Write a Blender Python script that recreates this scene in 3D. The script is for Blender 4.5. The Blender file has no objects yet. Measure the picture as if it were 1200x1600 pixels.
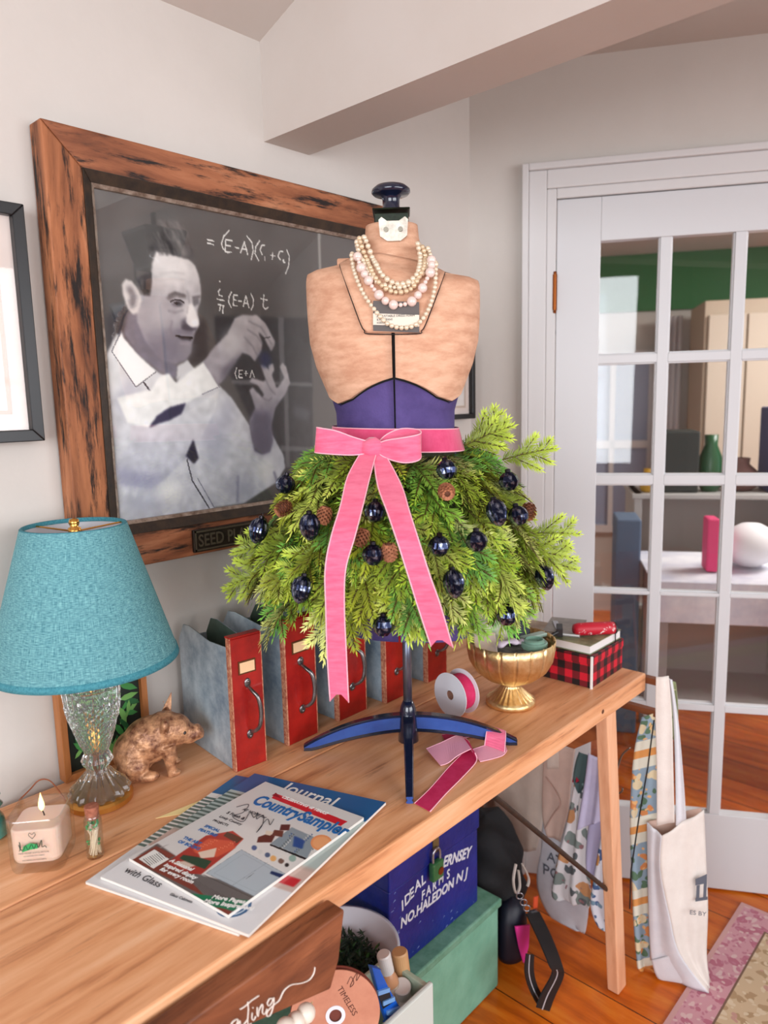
import bpy, math, random
import numpy as np
from mathutils import Vector, Matrix
rnd = random.Random(7); C = bpy.context.scene.collection; S = bpy.context.scene
# ---------------------------------------------------------------- camera
CZ = 1.47; FP = 1150.0
_a = np.array([1080, -200, 1150.]); _b = np.array([-1250, -145, 1150.])
CX = _a / np.linalg.norm(_a); CW = np.cross(_a, _b); CW /= np.linalg.norm(CW); CY = np.cross(CW, CX)
RR = np.stack([CX, CY, CW])                      # rows: the room's axes seen by the camera (right, down, forward)
cam = bpy.data.cameras.new('camera'); co = bpy.data.objects.new('camera', cam); C.objects.link(co); S.camera = co
_m = Matrix(((RR[0][0], -RR[0][1], -RR[0][2], 0), (RR[1][0], -RR[1][1], -RR[1][2], 0), (RR[2][0], -RR[2][1], -RR[2][2], CZ), (0, 0, 0, 1)))
co.matrix_world = _m
cam.sensor_fit = 'HORIZONTAL'; cam.sensor_width = 36; cam.lens = FP / 1200 * 36; cam.clip_start = .05
cam.dof.use_dof = True; cam.dof.focus_distance = 1.3; cam.dof.aperture_fstop = 5.0
# ---------------------------------------------------------------- view, world, lights
S.view_settings.view_transform = 'Standard'; S.view_settings.look = 'None'; S.view_settings.gamma = 1
S.view_settings.use_curve_mapping = False; S.view_settings.exposure = 0.06
W = bpy.data.worlds.new('sky'); S.world = W; W.use_nodes = True
W.node_tree.nodes['Background'].inputs[0].default_value = (.80, .88, 1, 1); W.node_tree.nodes['Background'].inputs[1].default_value = 1.6
def area(name, loc, target, sx, sy, power, col=(1, 1, 1), spread=180):
    l = bpy.data.lights.new(name, 'AREA'); l.shape = 'RECTANGLE'; l.size = sx; l.size_y = sy; l.energy = power; l.color = col; l.spread = math.radians(spread)
    o = bpy.data.objects.new(name, l); C.objects.link(o); o.location = loc
    o.rotation_euler = (Vector(target) - Vector(loc)).to_track_quat('-Z', 'Y').to_euler(); return o
area('side_window_daylight', (-1.95, -.6, 1.65), (1.0, .9, 1.35), 2.2, 1.5, 37, (.92, .96, 1), 125)
area('front_window_daylight', (.9, -2.55, 1.65), (1.0, .9, 1.35), 3.0, 1.5, 37, (.98, .98, 1), 125)
area('next_room_fill', (3.75, .35, 2.3), (3.5, .8, 0), 1.0, 1.0, 60, (1, .98, .95))  # added lamp under the next room's ceiling, brightens what the panes show

# ---------------------------------------------------------------- where a point of the room lies
def ray(u, v): return RR @ np.array([u - 600, v - 800, FP])
def PL(u, v, p0, n):
    r = ray(u, v); p0 = np.array(p0, float) - [0, 0, CZ]; n = np.array(n, float); return r * (p0 @ n) / (r @ n) + [0, 0, CZ]
def PA(u, v, y=1.282): return PL(u, v, (0, y, 0), (0, 1, 0))
def PT(u, v, z=.81): return PL(u, v, (0, 0, z), (0, 0, 1))
def PXX(u, v, x): return PL(u, v, (x, 0, 0), (1, 0, 0))
# ---------------------------------------------------------------- materials
def lin(c):
    o = []
    for x in c[:3]:
        x = x / 255.; o.append(x / 12.92 if x <= .04045 else ((x + .055) / 1.055) ** 2.4)
    return tuple(o) + (1,)
MC = {}
def M(name, c, rough=.6, metal=0, c2=None, scale=8, stretch=(1, 1, 1), bump=0, bscale=None, emit=0, detail=6, spec=.5, lo=.35, hi=.65, coat=0, trans=0, sheen=0):
    if name in MC: return MC[name]
    m = bpy.data.materials.new(name); m.use_nodes = True; nt = m.node_tree; b = nt.nodes['Principled BSDF']
    b.inputs['Base Color'].default_value = lin(c); b.inputs['Roughness'].default_value = rough; b.inputs['Metallic'].default_value = metal
    b.inputs['Specular IOR Level'].default_value = spec; b.inputs['Coat Weight'].default_value = coat; b.inputs['Transmission Weight'].default_value = trans
    b.inputs['Sheen Weight'].default_value = sheen
    if emit: b.inputs['Emission Color'].default_value = lin(c); b.inputs['Emission Strength'].default_value = emit
    if c2 or bump:
        tc = nt.nodes.new('ShaderNodeTexCoord'); mp = nt.nodes.new('ShaderNodeMapping'); mp.inputs['Scale'].default_value = stretch
        nt.links.new(tc.outputs['Object'], mp.inputs[0])
        n = nt.nodes.new('ShaderNodeTexNoise'); n.inputs['Scale'].default_value = scale; n.inputs['Detail'].default_value = detail; n.inputs['Roughness'].default_value = .65
        nt.links.new(mp.outputs[0], n.inputs['Vector'])
        if c2:
            r = nt.nodes.new('ShaderNodeValToRGB'); r.color_ramp.elements[0].position = lo; r.color_ramp.elements[1].position = hi
            r.color_ramp.elements[0].color = lin(c); r.color_ramp.elements[1].color = lin(c2)
            nt.links.new(n.outputs['Fac'], r.inputs[0]); nt.links.new(r.outputs[0], b.inputs['Base Color'])
        if bump:
            n2 = n
            if bscale:
                n2 = nt.nodes.new('ShaderNodeTexNoise'); n2.inputs['Scale'].default_value = bscale; nt.links.new(mp.outputs[0], n2.inputs['Vector'])
            bp = nt.nodes.new('ShaderNodeBump'); bp.inputs['Strength'].default_value = bump; bp.inputs['Distance'].default_value = .01
            nt.links.new(n2.outputs['Fac'], bp.inputs['Height']); nt.links.new(bp.outputs[0], b.inputs['Normal'])
    MC[name] = m; return m
def wood(name, cols, axis=0, scale=6, stretch=18, rough=.45, bump=.15, dark=None, spec=.4, planks=None, warp=1.):
    """long grain along an axis; planks=(axis,width,offset) gives each board its own tone"""
    if name in MC: return MC[name]
    m = bpy.data.materials.new(name); m.use_nodes = True; nt = m.node_tree; b = nt.nodes['Principled BSDF']; L = nt.links.new
    b.inputs['Roughness'].default_value = rough; b.inputs['Specular IOR Level'].default_value = spec
    tc = nt.nodes.new('ShaderNodeTexCoord'); mp = nt.nodes.new('ShaderNodeMapping'); s = [stretch] * 3; s[axis] = 1.; mp.inputs['Scale'].default_value = s
    L(tc.outputs['Object'], mp.inputs[0])
    # warp the grain a little
    wn = nt.nodes.new('ShaderNodeTexNoise'); wn.inputs['Scale'].default_value = 2.5; L(tc.outputs['Object'], wn.inputs['Vector'])
    va = nt.nodes.new('ShaderNodeVectorMath'); va.operation = 'MULTIPLY_ADD'; va.inputs[1].default_value = [.25 * warp * x ** .5 for x in s]; L(wn.outputs['Color'], va.inputs[0]); L(mp.outputs[0], va.inputs[2])
    n = nt.nodes.new('ShaderNodeTexNoise'); n.inputs['Scale'].default_value = scale; n.inputs['Detail'].default_value = 9; n.inputs['Roughness'].default_value = .62
    L(va.outputs[0], n.inputs['Vector'])
    r = nt.nodes.new('ShaderNodeValToRGB'); e = r.color_ramp.elements
    ps = [.28 + .44 * i / (len(cols) - 1) for i in range(len(cols))]
    e[0].position = ps[0]; e[0].color = lin(cols[0]); e[1].position = ps[-1]; e[1].color = lin(cols[-1])
    for p, c in list(zip(ps, cols))[1:-1]:
        x = e.new(p); x.color = lin(c)
    L(n.outputs['Fac'], r.inputs[0]); out = r.outputs[0]
    if dark:
        n3 = nt.nodes.new('ShaderNodeTexNoise'); n3.inputs['Scale'].default_value = dark[1]; n3.inputs['Detail'].default_value = 8; n3.inputs['Roughness'].default_value = .7
        mp3 = nt.nodes.new('ShaderNodeMapping'); s3 = [dark[2]] * 3; s3[axis] = 1.; mp3.inputs['Scale'].default_value = s3; L(tc.outputs['Object'], mp3.inputs[0]); L(mp3.outputs[0], n3.inputs['Vector'])
        r3 = nt.nodes.new('ShaderNodeValToRGB'); r3.color_ramp.elements[0].position = dark[3]; r3.color_ramp.elements[1].position = dark[4]
        L(n3.outputs['Fac'], r3.inputs[0]); mx = nt.nodes.new('ShaderNodeMix'); mx.data_type = 'RGBA'; L(r3.outputs[0], mx.inputs['Factor']); L(out, mx.inputs['A']); mx.inputs['B'].default_value = lin(dark[0]); out = mx.outputs['Result']
    if planks:
        ax, w, off, mort = planks
        sp = nt.nodes.new('ShaderNodeSeparateXYZ'); L(tc.outputs['Object'], sp.inputs[0])
        ma = nt.nodes.new('ShaderNodeMath'); ma.operation = 'MULTIPLY_ADD'; ma.inputs[1].default_value = 1 / w; ma.inputs[2].default_value = off; L(sp.outputs[ax], ma.inputs[0])
        fl = nt.nodes.new('ShaderNodeMath'); fl.operation = 'FLOOR'; L(ma.outputs[0], fl.inputs[0]); wn2 = nt.nodes.new('ShaderNodeTexWhiteNoise'); wn2.noise_dimensions = '1D'; L(fl.outputs[0], wn2.inputs['W'])
        hs = nt.nodes.new('ShaderNodeHueSaturation'); mr = nt.nodes.new('ShaderNodeMapRange'); mr.inputs['To Min'].default_value = .72; mr.inputs['To Max'].default_value = 1.15
        L(wn2.outputs['Value'], mr.inputs['Value']); L(mr.outputs[0], hs.inputs['Value']); L(out, hs.inputs['Color']); out = hs.outputs[0]
        fr = nt.nodes.new('ShaderNodeMath'); fr.operation = 'FRACT'; L(ma.outputs[0], fr.inputs[0]); lt = nt.nodes.new('ShaderNodeMath'); lt.operation = 'LESS_THAN'; lt.inputs[1].default_value = mort; L(fr.outputs[0], lt.inputs[0])
        mx = nt.nodes.new('ShaderNodeMix'); mx.data_type = 'RGBA'; L(lt.outputs[0], mx.inputs['Factor']); L(out, mx.inputs['A']); mx.inputs['B'].default_value = lin((70, 30, 12)); out = mx.outputs['Result']
    L(out, b.inputs['Base Color'])
    bp = nt.nodes.new('ShaderNodeBump'); bp.inputs['Strength'].default_value = bump; bp.inputs['Distance'].default_value = .004; L(n.outputs['Fac'], bp.inputs['Height']); L(bp.outputs[0], b.inputs['Normal'])
    MC[name] = m; return m
def vcol(name, rough=.5, spec=.4, attr='Col', trans=0, coat=0):
    if name in MC: return MC[name]
    m = bpy.data.materials.new(name); m.use_nodes = True; nt = m.node_tree; b = nt.nodes['Principled BSDF']
    a = nt.nodes.new('ShaderNodeVertexColor'); a.layer_name = attr; nt.links.new(a.outputs[0], b.inputs['Base Color'])
    b.inputs['Roughness'].default_value = rough; b.inputs['Specular IOR Level'].default_value = spec; b.inputs['Coat Weight'].default_value = coat
    MC[name] = m; return m
def pane(name, tint=(1, 1, 1), ior=1.5, rough=.01, boost=1.):
    if name in MC: return MC[name]
    m = bpy.data.materials.new(name); m.use_nodes = True; nt = m.node_tree; nt.nodes.remove(nt.nodes['Principled BSDF']); out = nt.nodes['Material Output']
    t = nt.nodes.new('ShaderNodeBsdfTransparent'); t.inputs[0].default_value = tint + (1,); g = nt.nodes.new('ShaderNodeBsdfGlossy'); g.inputs['Roughness'].default_value = rough
    f = nt.nodes.new('ShaderNodeLayerWeight'); f.inputs[0].default_value = .5; pw = nt.nodes.new('ShaderNodeMath'); pw.operation = 'POWER'; pw.inputs[1].default_value = 5; nt.links.new(f.outputs['Facing'], pw.inputs[0]); mu = nt.nodes.new('ShaderNodeMath'); mu.operation = 'MULTIPLY_ADD'; mu.inputs[1].default_value = .85; mu.inputs[2].default_value = .04 * boost; mu.use_clamp = True
    x = nt.nodes.new('ShaderNodeMixShader'); L = nt.links.new; L(pw.outputs[0], mu.inputs[0]); L(mu.outputs[0], x.inputs[0]); L(t.outputs[0], x.inputs[1]); L(g.outputs[0], x.inputs[2]); L(x.outputs[0], out.inputs[0])
    MC[name] = m; return m
# ---------------------------------------------------------------- geometry
def nrm(v):
    v = np.array(v, float); l = np.linalg.norm(v); return v / l if l > 1e-12 else v
def rotm(axis, a):
    return np.array(Matrix.Rotation(a, 3, Vector(axis)))
class G:
    def __init__(s): s.v = []; s.f = []; s.mi = []; s.m = 0
    def add(s, V, F):
        o = len(s.v); s.v.extend([tuple(map(float, p)) for p in V]); s.f.extend([tuple(i + o for i in q) for q in F]); s.mi.extend([s.m] * len(F)); return s
    def box(s, lo, hi, R=None, piv=None):
        (a, b, c), (d, e, f) = lo, hi; V = np.array([(a, b, c), (d, b, c), (d, e, c), (a, e, c), (a, b, f), (d, b, f), (d, e, f), (a, e, f)], float)
        if R is not None:
            p = V.mean(0) if piv is None else np.array(piv, float); V = (V - p) @ np.array(R).T + p
        return s.add(V, [(3, 2, 1, 0), (4, 5, 6, 7), (0, 1, 5, 4), (1, 2, 6, 5), (2, 3, 7, 6), (3, 0, 4, 7)])
    def obox(s, c, ex, ey, ez):          # centre and half axes
        c, ex, ey, ez = [np.array(x, float) for x in (c, ex, ey, ez)]
        V = [c + i * ex + j * ey + k * ez for k in (-1, 1) for i, j in ((-1, -1), (1, -1), (1, 1), (-1, 1))]
        return s.add(V, [(3, 2, 1, 0), (4, 5, 6, 7), (0, 1, 5, 4), (1, 2, 6, 5), (2, 3, 7, 6), (3, 0, 4, 7)])
    def prism(s, pts, off):
        off = np.array(off, float); n = len(pts); P = [np.array(p, float) for p in pts]
        return s.add(P + [p + off for p in P], [tuple(range(n))[::-1], tuple(range(n, 2 * n))] + [(i, (i + 1) % n, (i + 1) % n + n, i + n) for i in range(n)])
    def grid(s, P, closeu=False, closev=False):
        P = np.array(P, float); n, m = P.shape[:2]; F = []
        for i in range(n if closeu else n - 1):
            for j in range(m if closev else m - 1):
                F.append((i * m + j, i * m + (j + 1) % m, (i + 1) % n * m + (j + 1) % m, (i + 1) % n * m + j))
        return s.add(P.reshape(-1, 3), F)
    def lathe(s, prof, c=(0, 0, 0), n=32, rf=None, ax=None):
        c = np.array(c, float); P = []
        ex, ey, ez = (np.eye(3) if ax is None else ax)
        for r, z in prof:
            row = []
            for k in range(n):
                t = 2 * math.pi * k / n; q = r * (rf(t, z) if rf else 1); row.append(c + q * math.cos(t) * ex + q * math.sin(t) * ey + z * ez)
            P.append(row)
        s.grid(P, closev=True)
        o = len(s.v) - n * len(prof)
        if prof[0][0] > 1e-4: s.f.append(tuple(o + k for k in range(n))[::-1]); s.mi.append(s.m)
        if prof[-1][0] > 1e-4: s.f.append(tuple(o + n * (len(prof) - 1) + k for k in range(n))); s.mi.append(s.m)
        return s
    def tube(s, path, r, n=8, closed=False, flat=1.0):
        P = [np.array(p, float) for p in path]; k = len(P); rs = r if hasattr(r, '__len__') else [r] * k; rows = []; up = None
        for i in range(k):
            a = P[(i - 1) % k] if (i or closed) else P[0]; b = P[(i + 1) % k] if (i < k - 1 or closed) else P[-1]; t = nrm(b - a)
            if up is None:
                up = np.cross(t, (0, 0, 1)) if abs(t[2]) < .9 else np.cross(t, (1, 0, 0))
            up = nrm(up - t * (up @ t)); w = np.cross(t, up)
            rows.append([P[i] + rs[i] * (math.cos(q) * up + flat * math.sin(q) * w) for q in [2 * math.pi * j / n for j in range(n)]])
        o = len(s.v); s.grid(rows, closeu=closed, closev=True)
        if not closed: s.f += [tuple(o + j for j in range(n))[::-1], tuple(o + (k - 1) * n + j for j in range(n))]; s.mi += [s.m] * 2
        return s
    def cyl(s, a, b, r, n=20, r2=None): return s.tube([a, b], [r, r if r2 is None else r2], n)
    def sph(s, c, r, n=10, R=None):
        r = np.array([r, r, r] if not hasattr(r, '__len__') else r, float); c = np.array(c, float); V = [(0, 0, 1.)]; F = []; m = n * 2
        for i in range(1, n):
            for j in range(m):
                a = math.pi * i / n; b = 2 * math.pi * j / m; V.append((math.sin(a) * math.cos(b), math.sin(a) * math.sin(b), math.cos(a)))
        V.append((0, 0, -1.)); k = len(V) - 1
        for j in range(m): F.append((0, 1 + j, 1 + (j + 1) % m)); F.append((k, k - m + (j + 1) % m, k - m + j))
        for i in range(n - 2):
            for j in range(m): a = 1 + i * m; F.append((a + j, a + m + j, a + m + (j + 1) % m, a + (j + 1) % m))
        V = np.array(V) * r
        if R is not None: V = V @ np.array(R).T
        return s.add(V + c, F)
    def strip(s, L, Rr, th=.0006):       # ribbon between two edge polylines, given a little thickness
        L = [np.array(p, float) for p in L]; Rr = [np.array(p, float) for p in Rr]; k = len(L); rows = []
        for i in range(k):
            t = nrm(L[min(i + 1, k - 1)] - L[max(i - 1, 0)]); nn = nrm(np.cross(t, Rr[i] - L[i])) * th / 2
            rows.append([L[i] + nn, Rr[i] + nn, Rr[i] - nn, L[i] - nn])
        o = len(s.v); s.grid(rows, closev=True); s.f += [(o, o + 1, o + 2, o + 3), (o + 4 * k - 1, o + 4 * k - 2, o + 4 * k - 3, o + 4 * k - 4)]; s.mi += [s.m] * 2
        return s
def smooth_path(pts, k=6, closed=False):
    P = [np.array(p, float) for p in pts]; n = len(P); out = []
    for i in range(n if closed else n - 1):
        a, b, c, d = (P[(i - 1) % n] if (i or closed) else P[0]), P[i], P[(i + 1) % n], (P[(i + 2) % n] if (closed or i + 2 < n) else P[-1])
        for j in range(k):
            t = j / k; out.append(.5 * ((2 * b) + (-a + c) * t + (2 * a - 5 * b + 4 * c - d) * t * t + (-a + 3 * b - 3 * c + d) * t ** 3))
    if not closed: out.append(P[-1])
    return out
def wloc(p):
    l = Vector((0, 0, 0))
    while p is not None: l = l + p.location; p = p.parent
    return np.array(l)
def obj(name, g, mat, parent=None, smooth=False, bevel=0, loc=None, seg=2, subsurf=0, solid=0, local=False):
    V = np.array(g.v, float)
    if parent is not None and not local: base = wloc(parent); L = (0, 0, 0)
    elif local or parent is not None: base = np.zeros(3); L = (0, 0, 0)
    else:
        if loc is None: lo, hi = V.min(0), V.max(0); loc = ((lo[0] + hi[0]) / 2, (lo[1] + hi[1]) / 2, lo[2])
        base = np.array(loc, float); L = loc
    me = bpy.data.meshes.new(name); me.from_pydata([tuple(p) for p in V - base], [], g.f)
    for mm in (mat if isinstance(mat, (list, tuple)) else [mat]): me.materials.append(mm)
    if isinstance(mat, (list, tuple)): me.polygons.foreach_set('material_index', g.mi)
    if smooth: me.polygons.foreach_set('use_smooth', [True] * len(me.polygons))
    me.update(); me.validate()
    o = bpy.data.objects.new(name, me); C.objects.link(o); o.location = L
    if parent is not None: o.parent = parent
    if bevel: b = o.modifiers.new('bevel', 'BEVEL'); b.width = bevel; b.segments = seg; b.limit_method = 'ANGLE'; b.angle_limit = math.radians(40)
    if solid: b = o.modifiers.new('solid', 'SOLIDIFY'); b.thickness = solid; b.offset = 0
    if subsurf: b = o.modifiers.new('sub', 'SUBSURF'); b.levels = b.render_levels = subsurf
    return o
def tag(o, label, cat, group=None, kind=None):
    o['label'] = label; o['category'] = cat
    if group: o['group'] = group
    if kind: o['kind'] = kind
    return o
def struct(name, g, mat, parent=None, **k):
    o = obj(name, g, mat, parent, **k)
    if parent is None: o['kind'] = 'structure'
    return o
def thing(name, label, cat, loc, group=None, rz=0):
    o = bpy.data.objects.new(name, None); C.objects.link(o); o.location = loc; o.rotation_euler = (0, 0, rz); o.empty_display_size = .05
    return tag(o, label, cat, group)
def dup(root, label=None, loc=None, rz=None):
    r = root.copy(); C.objects.link(r)
    if label: r['label'] = label
    if loc is not None: r.location = loc
    if rz is not None: r.rotation_euler = (0, 0, rz)
    for ch in [o for o in bpy.data.objects if o.parent == root]:
        c = ch.copy(); C.objects.link(c); c.parent = r
        for g in [o for o in bpy.data.objects if o.parent == ch]:
            d = g.copy(); C.objects.link(d); d.parent = c
    return r
def text(name, body, size, mat, parent, org, xd, yd, ext=.0003, shear=0, bold=0, align='LEFT', sx=1., space=1.):
    c = bpy.data.curves.new(name, 'FONT'); c.body = body; c.size = size; c.extrude = ext; c.shear = shear; c.offset = bold * size; c.align_x = align; c.space_character = space; c.resolution_u = 3
    t = bpy.data.objects.new('t', c); C.objects.link(t); dg = bpy.context.evaluated_depsgraph_get(); me = bpy.data.meshes.new_from_object(t.evaluated_get(dg))
    bpy.data.objects.remove(t); bpy.data.curves.remove(c)
    xd = nrm(xd); yd = nrm(np.array(yd, float) - xd * (np.array(yd, float) @ xd)); zd = np.cross(xd, yd); org = np.array(org, float)
    base = wloc(parent) if parent is not None else org
    V = np.zeros(len(me.vertices) * 3); me.vertices.foreach_get('co', V); V = V.reshape(-1, 3)
    Wd = org - base + V[:, :1] * sx * xd + V[:, 1:2] * yd + V[:, 2:] * zd; me.vertices.foreach_set('co', Wd.ravel())
    me.name = name; me.materials.clear(); me.materials.append(mat); me.update()
    o = bpy.data.objects.new(name, me); C.objects.link(o); o.parent = parent
    if parent is None: o.location = org
    return o
# ---------------------------------------------------------------- painted prints (posters, covers) as vertex colours
class Print:
    """a raster on a flat print; m maps a point of the paper to (s,t) in 0..1"""
    def __init__(s, w, h, m, bg): s.w = w; s.h = h; s.m = m; s.a = np.ones((h, w, 3)) * np.array(bg, float); s.X, s.Y = np.meshgrid(np.arange(w) + .5, np.arange(h) + .5)
    def p(s, u, v): a, b = s.m(u, v); return a * s.w, b * s.h
    def mask(s, P):
        P = np.array(P); x0, y0 = np.floor(P.min(0) - 2).astype(int); x1, y1 = np.ceil(P.max(0) + 2).astype(int)
        x0 = max(x0, 0); y0 = max(y0, 0); x1 = min(x1, s.w); y1 = min(y1, s.h)
        if x1 <= x0 or y1 <= y0: return None
        X = s.X[y0:y1, x0:x1]; Y = s.Y[y0:y1, x0:x1]; ins = np.zeros(X.shape, bool)
        for i in range(len(P)):
            (xa, ya), (xb, yb) = P[i - 1], P[i]
            if ya == yb: continue
            c = ((ya > Y) != (yb > Y)) & (X < (xb - xa) * (Y - ya) / (yb - ya) + xa); ins ^= c
        return (slice(y0, y1), slice(x0, x1)), ins.astype(float)
    def blur(s, k, r):
        for _ in range(2):
            for ax in (0, 1):
                q = np.pad(k, [(r, r) if a == ax else (0, 0) for a in range(k.ndim)], mode='edge'); c = np.cumsum(q, axis=ax); z = np.zeros_like(np.take(c, [0], axis=ax)); c = np.concatenate([z, c], axis=ax); n = k.shape[ax]
                k = (np.take(c, range(2 * r + 1, 2 * r + 1 + n), axis=ax) - np.take(c, range(n), axis=ax)) / (2 * r + 1)
        return k
    def poly(s, pts, col, soft=1, alpha=1., col2=None, tex=0, raw=False):
        P = pts if raw else [s.p(*q) for q in pts]
        r = s.mask(P)
        if r is None: return
        sl, k = r
        full = np.zeros((s.h, s.w)); full[sl] = k
        if soft: full = s.blur(full, soft)
        full *= alpha; c = np.ones((s.h, s.w, 1)) * np.array(col, float)
        if col2 is not None:                          # lengthwise blend from col (top) to col2 (bottom)
            ys = [q[1] for q in P]; t = np.clip((s.Y - min(ys)) / max(1e-6, max(ys) - min(ys)), 0, 1)[..., None]; c = c * (1 - t) + np.array(col2, float) * t
        if tex: c = c + s.noise(tex)
        s.a = s.a * (1 - full[..., None]) + c * full[..., None]
    def noise(s, amp, sc=3, seed=1):
        rs = np.random.RandomState(seed); n = rs.randn(s.h, s.w); n = s.blur(n, sc); return (n / n.std() * amp)[..., None]
    def line(s, pts, wd, col, soft=0, alpha=1., raw=False):
        P = [np.array(q if raw else s.p(*q)) for q in pts]
        for a, b in zip(P, P[1:]):
            t = nrm(b - a); n = np.array([-t[1], t[0]]) * wd / 2; s.poly([a - t * wd * .3 + n, b + t * wd * .3 + n, b + t * wd * .3 - n, a - t * wd * .3 - n], col, soft, alpha, raw=True)
    def ell(s, c, rx, ry, col, soft=1, alpha=1., rot=0):
        P = [(c[0] + rx * math.cos(t) * math.cos(rot) - ry * math.sin(t) * math.sin(rot), c[1] + rx * math.cos(t) * math.sin(rot) + ry * math.sin(t) * math.cos(rot)) for t in [2 * math.pi * i / 24 for i in range(24)]]
        s.poly(P, col, soft, alpha)
    def mesh(s, name, corner, mat, parent, bulge=None):
        """corner(s,t)->xyz"""
        w, h = s.w, s.h; o00, o10, o01, o11 = [np.array(corner(*q), float) for q in ((0, 0), (1, 0), (0, 1), (1, 1))]
        x = np.arange(w) / (w - 1); y = np.arange(h) / (h - 1); X, Y = np.meshgrid(x, y); X = X[..., None]; Y = Y[..., None]
        V = (o00 * (1 - X) * (1 - Y) + o10 * X * (1 - Y) + o01 * (1 - X) * Y + o11 * X * Y).reshape(-1, 3) - wloc(parent)
        i = np.arange(w * h).reshape(h, w); F = np.stack([i[:-1, :-1], i[1:, :-1], i[1:, 1:], i[:-1, 1:]], -1).reshape(-1, 4)
        me = bpy.data.meshes.new(name); me.vertices.add(len(V)); me.vertices.foreach_set('co', V.ravel()); me.loops.add(F.size); me.loops.foreach_set('vertex_index', F.ravel().astype(np.int32))
        me.polygons.add(len(F)); me.polygons.foreach_set('loop_start', (np.arange(len(F)) * 4).astype(np.int32)); me.update(calc_edges=True)
        a = me.color_attributes.new('Col', 'FLOAT_COLOR', 'POINT'); c = np.clip(s.a, 0, 255) / 255.; c = np.where(c <= .04045, c / 12.92, ((c + .055) / 1.055) ** 2.4)
        a.data.foreach_set('color', np.concatenate([c.reshape(-1, 3), np.ones((w * h, 1))], 1).ravel().astype(np.float32)); me.materials.append(mat)
        o = bpy.data.objects.new(name, me); C.objects.link(o); o.parent = parent; return o
# ================================================================= the room
plaster = M('wall_plaster', (202, 195, 188), .9, c2=(207, 200, 193), scale=3, bump=.04, bscale=60)
ceilm = M('ceiling_plaster', (200, 190, 182), .9, c2=(204, 195, 188), scale=3)
trimw = M('white_trim_paint', (212, 209, 208), .4)
floorw = wood('orange_pine_boards', [(178, 78, 10), (226, 110, 20), (242, 142, 46)], axis=1, scale=3, stretch=9, rough=.28, planks=(0, .16, .13, .02), bump=.05)
SB = np.array([.5, -.8660254, 0]); NB = np.array([.8660254, .5, 0]); OB = np.array([1.756, 1.282, 0])    # along / behind the door wall
def wb(s, n, z): return OB + SB * s + NB * n + np.array([0, 0, z])
g = G(); g.box((-2.1, -2.75, -.05), (6.5, 3.6, 0)); struct('floor', g, floorw)
g = G(); g.box((-2.1, 1.282, -.0), (1.85, 1.38, 2.75)); struct('wall_left', g, plaster)
# the door wall, opening from s=.228 to s=1.0, 2.0 high
D0, D1, DT = .232, 1.012, 2.003
g = G()
def wseg(g, s0, s1, z0, z1, n0=0, n1=.12): g.prism([wb(s0, n0, z0), wb(s1, n0, z0), wb(s1, n1, z0), wb(s0, n1, z0)], (0, 0, z1 - z0))
wseg(g, 0, D0 - .012, 0, 2.6); wseg(g, D1 + .012, 4.4, 0, 2.6); wseg(g, D0 - .012, D1 + .012, DT + .012, 2.6)
struct('wall_right', g, plaster)
# window walls behind the camera
g = G(); g.box((-2.1, -2.75, 0), (4.2, -2.65, .9)); g.box((-2.1, -2.75, 2.4), (4.2, -2.65, 3.7)); g.box((-2.1, -2.75, .9), (-.8, -2.65, 2.4)); g.box((2.6, -2.75, .9), (4.2, -2.65, 2.4))
struct('wall_front', g, plaster)
g = G(); g.box((-2.2, -2.75, 0), (-2.1, 1.38, .9)); g.box((-2.2, -2.75, 2.4), (-2.1, 1.38, 3.7)); g.box((-2.2, -2.75, .9), (-2.1, -1.8, 2.4)); g.box((-2.2, .6, .9), (-2.1, 1.38, 2.4))
struct('wall_side', g, plaster)
def wframe(name, a, b, z0, z1, nx):
    a = np.array(a, float); b = np.array(b, float); t = nrm(b - a); n = np.cross(t, (0, 0, 1)); L = np.linalg.norm(b - a); g = G()
    for i in range(nx + 1): g.obox(a + t * L * i / nx + [0, 0, (z0 + z1) / 2], t * .02, n * .02, (0, 0, (z1 - z0) / 2))
    for z in (z0, (z0 + z1) / 2, z1): g.obox((a + b) / 2 + [0, 0, z], t * L / 2, n * .02, (0, 0, .025))
    struct(name, g, trimw)
wframe('window_1', (-.8, -2.7, 0), (2.6, -2.7, 0), .9, 2.4, 6); wframe('window_2', (-2.15, .6, 0), (-2.15, -1.8, 0), .9, 2.4, 4)
# sloped ceiling in front, beam, flat ceiling behind the beam
g = G(); k = .34
g.prism([(-2.2, 1.3, 2.2 - .018 * k), (1.05, 1.3, 2.2 - .018 * k), (1.05, -2.75, 2.2 + k * 4.03), (-2.2, -2.75, 2.2 + k * 4.03)], (0, 0, .06)); struct('ceiling', g, ceilm)
g = G(); g.box((1.0355, -2.7, 2.008), (1.160, 1.30, 3.7)); struct('beam', g, ceilm)
g = G(); g.box((1.1, -2.75, 2.353), (6.5, 3.6, 2.42)); struct('ceiling_rear', g, ceilm)
g = G(); g.box((-2.1, 1.266, 0), (1.76, 1.283, .11)); struct('baseboard_left', g, trimw, bevel=.003)
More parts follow.
